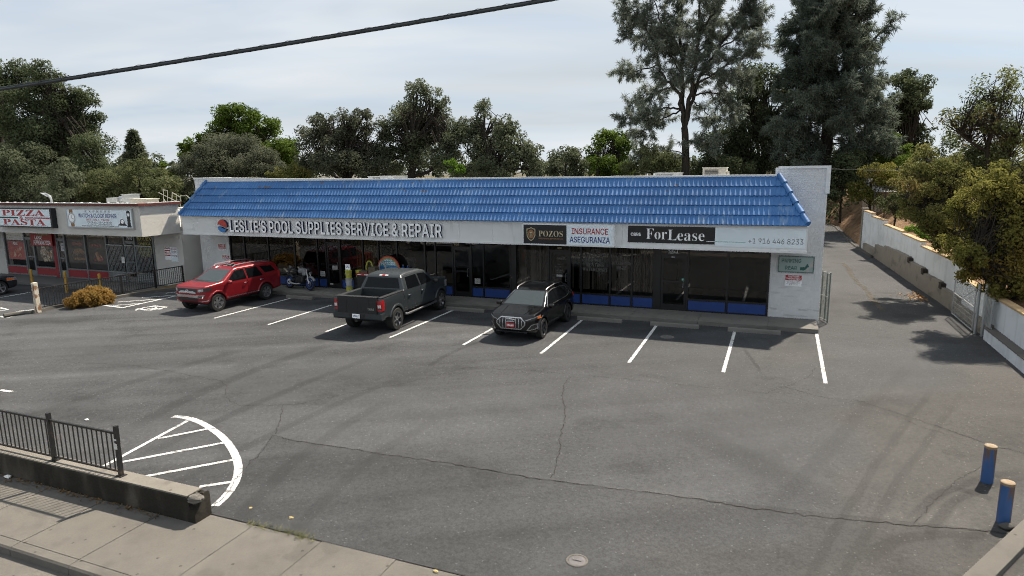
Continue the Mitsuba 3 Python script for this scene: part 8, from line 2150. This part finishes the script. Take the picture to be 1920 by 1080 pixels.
mp('tank', blob((.16, 0, .86), (.27, .15, .14)), 'm_moto_white')
mp('engine', MB().m(blob((.06, 0, .47), (.26, .17, .20), 0.55)).m(blob((.22, 0, .62), (.12, .14, .13), 0.55)), 'm_engine')
mp('frame', MB().tube([(.42, .0, .92), (.30, .15, .70), (-.05, .17, .60), (-.22, .14, .42)], .026, 7).tube([(.42, .0, .92), (.30, -.15, .70), (-.05, -.17, .60), (-.22, -.14, .42)], .026, 7), 'm_black_plastic')
mp('seat', MB().m(blob((-.25, 0, .83), (.26, .13, .055))).m(blob((-.50, 0, .93), (.16, .10, .05))), 'm_black_plastic')
mp('tail', MB().add([(-.30, -.08, .86), (-.30, .08, .86), (-.80, .035, 1.04), (-.80, -.035, 1.04), (-.30, -.07, .76), (-.30, .07, .76), (-.78, .03, .97), (-.78, -.03, .97)], [[0, 1, 2, 3], [4, 7, 6, 5], [0, 4, 5, 1], [3, 2, 6, 7], [0, 3, 7, 4], [1, 5, 6, 2]]), 'm_moto_white', smooth=False)
mp('headlight', blob((wb - .14, 0, .93), (.09, .11, .10)), 'm_black_plastic')
mp('radiator_cowl', MB().m(blob((.42, .15, .78), (.12, .035, .12), 0.6)).m(blob((.42, -.15, .78), (.12, .035, .12), 0.6)), 'm_moto_white')
mp('front_mudguard', MB().tube([(wb + .30 * math.cos(a), 0, .31 + .30 * math.sin(a)) for a in np.linspace(0.5, 2.6, 10)], .06, 6), 'm_moto_white')
mp('exhaust', MB().tube([(.20, -.10, .32), (-.05, -.14, .24), (-.40, -.15, .26), (-.52, -.16, .34)], [.03, .035, .05, .05], 8), 'm_satin')
mp('rear_hugger', MB().tube([(-wb + .30 * math.cos(a), 0, .31 + .30 * math.sin(a)) for a in np.linspace(0.7, 1.9, 6)], .07, 6), 'm_black_plastic')
mp('plate_bracket', MB().beam((-.72, 0, .97), (-.92, 0, .62), .10, .02, (0, 1, 0)), 'm_black_plastic')
mp('side_stand', MB().tube([(-.05, .16, .34), (-.12, .34, -0.01)], .014, 6), 'm_black_plastic')

# ---------------------------------------------------------------- goods on the shop walk
flatc('m_pail_yellow', (0.36, 0.36, 0.05))
flatc('m_pail_white', (0.34, 0.35, 0.36))
px0 = gz(656, 552, 0.14)
for q, (mm, lab) in enumerate((('m_pail_yellow', 'lowest yellow pail of the stack left of the red-rimmed bin'), ('m_pail_white', 'white pail in the middle of the stack of pails'), ('m_pail_yellow', 'uppermost yellow pail of the stack, under the white card'))):
    k = thing('pail', lab, 'pail', 'stacked pails on the shop walk')
    z = 0.14 + 0.36 * q
    obj('pail_body', MB().lathe([(0.001, z + .005), (.125, z + .005), (.145, z + .33), (.15, z + .33)], (px0[0], px0[1], 0), 20), mm, k, smooth=40)
    obj('lid', MB().lathe([(.153, z + .315), (.155, z + .345), (.10, z + .352), (.001, z + .352)], (px0[0], px0[1], 0), 20), mm, k, smooth=40)
    obj('handle', MB().tube([(px0[0] - .15, px0[1], z + .28), (px0[0] - .1, px0[1] - .13, z + .19), (px0[0] + .1, px0[1] - .13, z + .19), (px0[0] + .15, px0[1], z + .28)], .006, 5), 'm_galvanised', k)
k = thing('pail', 'single yellow pail behind the top of the pail stack', 'pail', 'stacked pails on the shop walk')
obj('pail_body', MB().lathe([(0.001, .87), (.13, .87), (.145, 1.17), (.001, 1.18)], (px0[0] + .28, px0[1] + .35, 0), 18), 'm_pail_yellow', k, smooth=40)
obj('stand', MB().box(px0[0] + .1, px0[0] + .46, px0[1] + .2, px0[1] + .5, .14, .87), 'm_black_plastic', k)
sheet('price_card', 'white card standing on top of the stack of pails', 'sign', px0[0] - .16, px0[0] + .10, 1.22, 1.46, px0[1], 'm_letter_white', ['SALE'], 'm_navy')
bn0 = gz(668, 552, 0.14)
bin_ = thing('sale_bin', 'black display bin with a bright red rim beside the pickup', 'bin')
X0, Y0 = bn0[0] + .05, bn0[1] + .05
obj('bin_body', MB().box(X0, X0 + 1.35, Y0, Y0 + .6, .14, .98), 'm_black_plastic', bin_)
obj('red_rim', MB().box(X0 - .03, X0 + 1.38, Y0 - .03, Y0 + .63, .98, 1.06), 'm_red', bin_)
for q in range(4):
    obj('rim_print', MB().box(X0 + .05 + .35 * q, X0 + .25 + .35 * q, Y0 - .034, Y0 - .03, 1.005, 1.035), 'm_letter_white', bin_)
k = thing('carton', 'brown carton standing in the red-rimmed bin', 'box')
obj('box', MB().box(X0 + .52, X0 + .88, Y0 + .1, Y0 + .4, 1.06, 1.33), 'm_box_goods', k)
k = thing('carton', 'flat tan carton lying on the left of the red-rimmed bin', 'box')
obj('box', MB().box(X0 + .05, X0 + .46, Y0 + .1, Y0 + .4, 1.06, 1.16), 'm_box_goods', k)
for nm, x, mm, lab in (('hose', .36, 'm_pail_yellow', 'yellow looped hose rising from the red-rimmed bin'), ('hose', 1.02, 'm_pail_white', 'pale looped hose right of the brown carton')):
    k = thing(nm, lab, 'hose')
    t = np.linspace(0, math.pi, 12)
    obj('tube', MB().tube(np.stack([X0 + x + .17 * np.cos(t), Y0 + .45 + 0 * t, 1.05 + .50 * np.sin(t) ** 0.7], 1), .035, 8), mm, k, smooth=40)
bt = random.Random(4)
flatc('m_bottle_blue', (0.02, 0.09, 0.42))
sh_ = thing('display_shelf', 'dark display shelf behind the red-rimmed bin', 'shelf')
obj('shelf', MB().box(X0 + .45, X0 + 2.3, Y0 + .75, Y0 + 1.05, .14, 1.10), 'm_black_plastic', sh_)
obj('back_board', MB().box(X0 + .45, X0 + 2.3, Y0 + 1.03, Y0 + 1.05, 1.1, 1.72), 'm_black_plastic', sh_)
for q in range(7):
    x, y = X0 + .6 + .24 * q, Y0 + .86 + bt.uniform(-.04, .04)
    k = thing('bottle', f'blue bottle, {["first", "second", "third", "fourth", "fifth", "sixth", "seventh"][q]} from the left on the dark display shelf', 'bottle', 'blue bottles on the display shelf')
    hq = bt.uniform(.22, .36)
    obj('bottle_body', MB().lathe([(0.001, 1.10), (.055, 1.10), (.055, 1.10 + hq * .7), (.02, 1.10 + hq * .85), (.02, 1.10 + hq)], (x, y, 0), 12), 'm_bottle_blue', k, smooth=40)
    obj('cap', MB().lathe([(.024, 1.10 + hq), (.024, 1.13 + hq), (.001, 1.13 + hq)], (x, y, 0), 10), 'm_pail_white', k)

# arched rainbow sign
ar = thing('arched_sign', 'round-topped rainbow sign reading PARADISE behind the grey pickup', 'sign')
ax_, ay_, az_ = -15.50, 23.75, 1.22
half = lambda r: unary_union([Point(ax_, az_).buffer(r, 24).intersection(sbox(ax_ - 1, az_, ax_ + 1, az_ + 1)), sbox(ax_ - r, az_ - .5, ax_ + r, az_)])
flatc('m_arch_red', (0.42, 0.05, 0.03))
flatc('m_arch_orange', (0.48, 0.17, 0.06))
flatc('m_arch_green', (0.22, 0.36, 0.16))
flatc('m_arch_cyan', (0.10, 0.36, 0.44))
flatc('m_arch_blue', (0.03, 0.17, 0.42))
fa = front(0, ay_, 0)
bd = obj('board', MB().poly(half(.56), 0, 0.03, fa), 'm_arch_red', ar)
for q, (r, mm) in enumerate(((.52, 'm_arch_orange'), (.46, 'm_arch_green'), (.42, 'm_arch_cyan'))):
    obj('rainbow_band', MB().poly(half(r), 0.03, 0.0335 + .003 * q, fa), mm, bd)
wv = Polygon([(ax_ - .55, az_ - .5)] + [(ax_ - .55 + 1.1 * t, az_ + .06 + .05 * math.sin(9 * t + 1) + .06 * math.sin(3 * t)) for t in np.linspace(0, 1, 20)] + [(ax_ + .55, az_ - .5)])
obj('wave', MB().poly(wv.intersection(half(.54)), 0.04, 0.046, fa), 'm_arch_blue', bd)
obj('lettering', text_on(text_on(MB(), 'PARADISE', front(0, ay_ - .042, 0), ax_, az_ + .17, .12, bold=True, width=.72), 'BACKYARD', front(0, ay_ - .042, 0), ax_, az_ + .33, .07, bold=True, width=.42), 'm_letter_white', bd)
obj('leg', MB().box(ax_ - .50, ax_ - .44, ay_, ay_ + .05, .14, az_ - .45), 'm_black_plastic', ar)
obj('leg', MB().box(ax_ + .44, ax_ + .50, ay_, ay_ + .05, .14, az_ - .45), 'm_black_plastic', ar)

# ---------------------------------------------------------------- wires
plain('m_cable', (0.030, 0.036, 0.038), 0.5, 0.2)
def on_ray(x, y, dist):
    d = ray(x, y)
    return EYE + d / np.linalg.norm(d) * dist


wa_, wb_ = on_ray(0, 168, 9.6), on_ray(1030, 0, 7.0)
dv = wb_ - wa_
tt = np.linspace(-1.6, 1.9, 60)
sag = 0.055 * ((tt - 0.5) ** 2 - 0.25)
cp_ = wa_ + dv * tt[:, None] + np.array([0, 0, 1]) * sag[:, None]
cab = thing('overhead_cable', 'thick dark lashed cable rising across the sky from the left edge', 'cable')
L_ = np.linalg.norm(dv) * 3.5
obj('cable_bundle', MB().tube(cp_, 0.0165, 10), 'm_cable', cab, smooth=40)
obj('messenger_wire', MB().tube(cp_ + [0, 0, 0.021], 0.007, 8), 'm_satin' if False else 'm_cable', cab, smooth=40)
n_ = 1500
th = np.linspace(0, 2 * math.pi * 75, n_)
base_, _L = resample(cp_, n_)
tdir = unit(np.gradient(base_, axis=0))
s1 = unit(np.cross(tdir, [0, 0, 1.0]))
s2 = np.cross(s1, tdir)
obj('lashing_wire', MB().tube(base_ + [0, 0, 0.008] + s1 * np.cos(th)[:, None] * 0.0175 + s2 * np.sin(th)[:, None] * 0.025, 0.002, 4, False), 'm_cable', cab)
for k_, (a, b, lab) in enumerate((((1520, 318, 46), (1780, 312, 44), 'thin wire running right from the white end wall, upper of two'), ((1520, 314, 46), (1780, 322, 46), 'thin wire running right from the white end wall, lower of two'), ((1085, 310, 70), (1190, 320, 68), 'thin wire slung from the far wooden pole towards the grey pine'))):
    A_, B_ = atY(*a), atY(*b)
    t = np.linspace(-0.3 if k_ > 1 else 0.12, 1.3, 20)[:, None]
    obj_ = obj('service_wire', MB().tube(A_ + (B_ - A_) * t + np.array([0, 0, 1]) * 0.25 * ((t - .5) ** 2 - .25), 0.007, 4), 'm_cable')
    tag(obj_, lab, 'wire')
pl = thing('utility_pole', 'slim dark wooden pole before the bright green tree left of the grey pine', 'pole')
pp_ = atY(1121, 300, 63)
obj('pole', MB().tube([[pp_[0], pp_[1], -.2], [pp_[0], pp_[1], atY(1121, 283, 63)[2]]], [.14, .10], 8), 'm_bark', pl)
obj('cross_arm', MB().box(pp_[0] - .8, pp_[0] + .8, pp_[1] - .06, pp_[1] + .06, atY(1121, 288, 63)[2], atY(1121, 288, 63)[2] + .12), 'm_bark', pl)
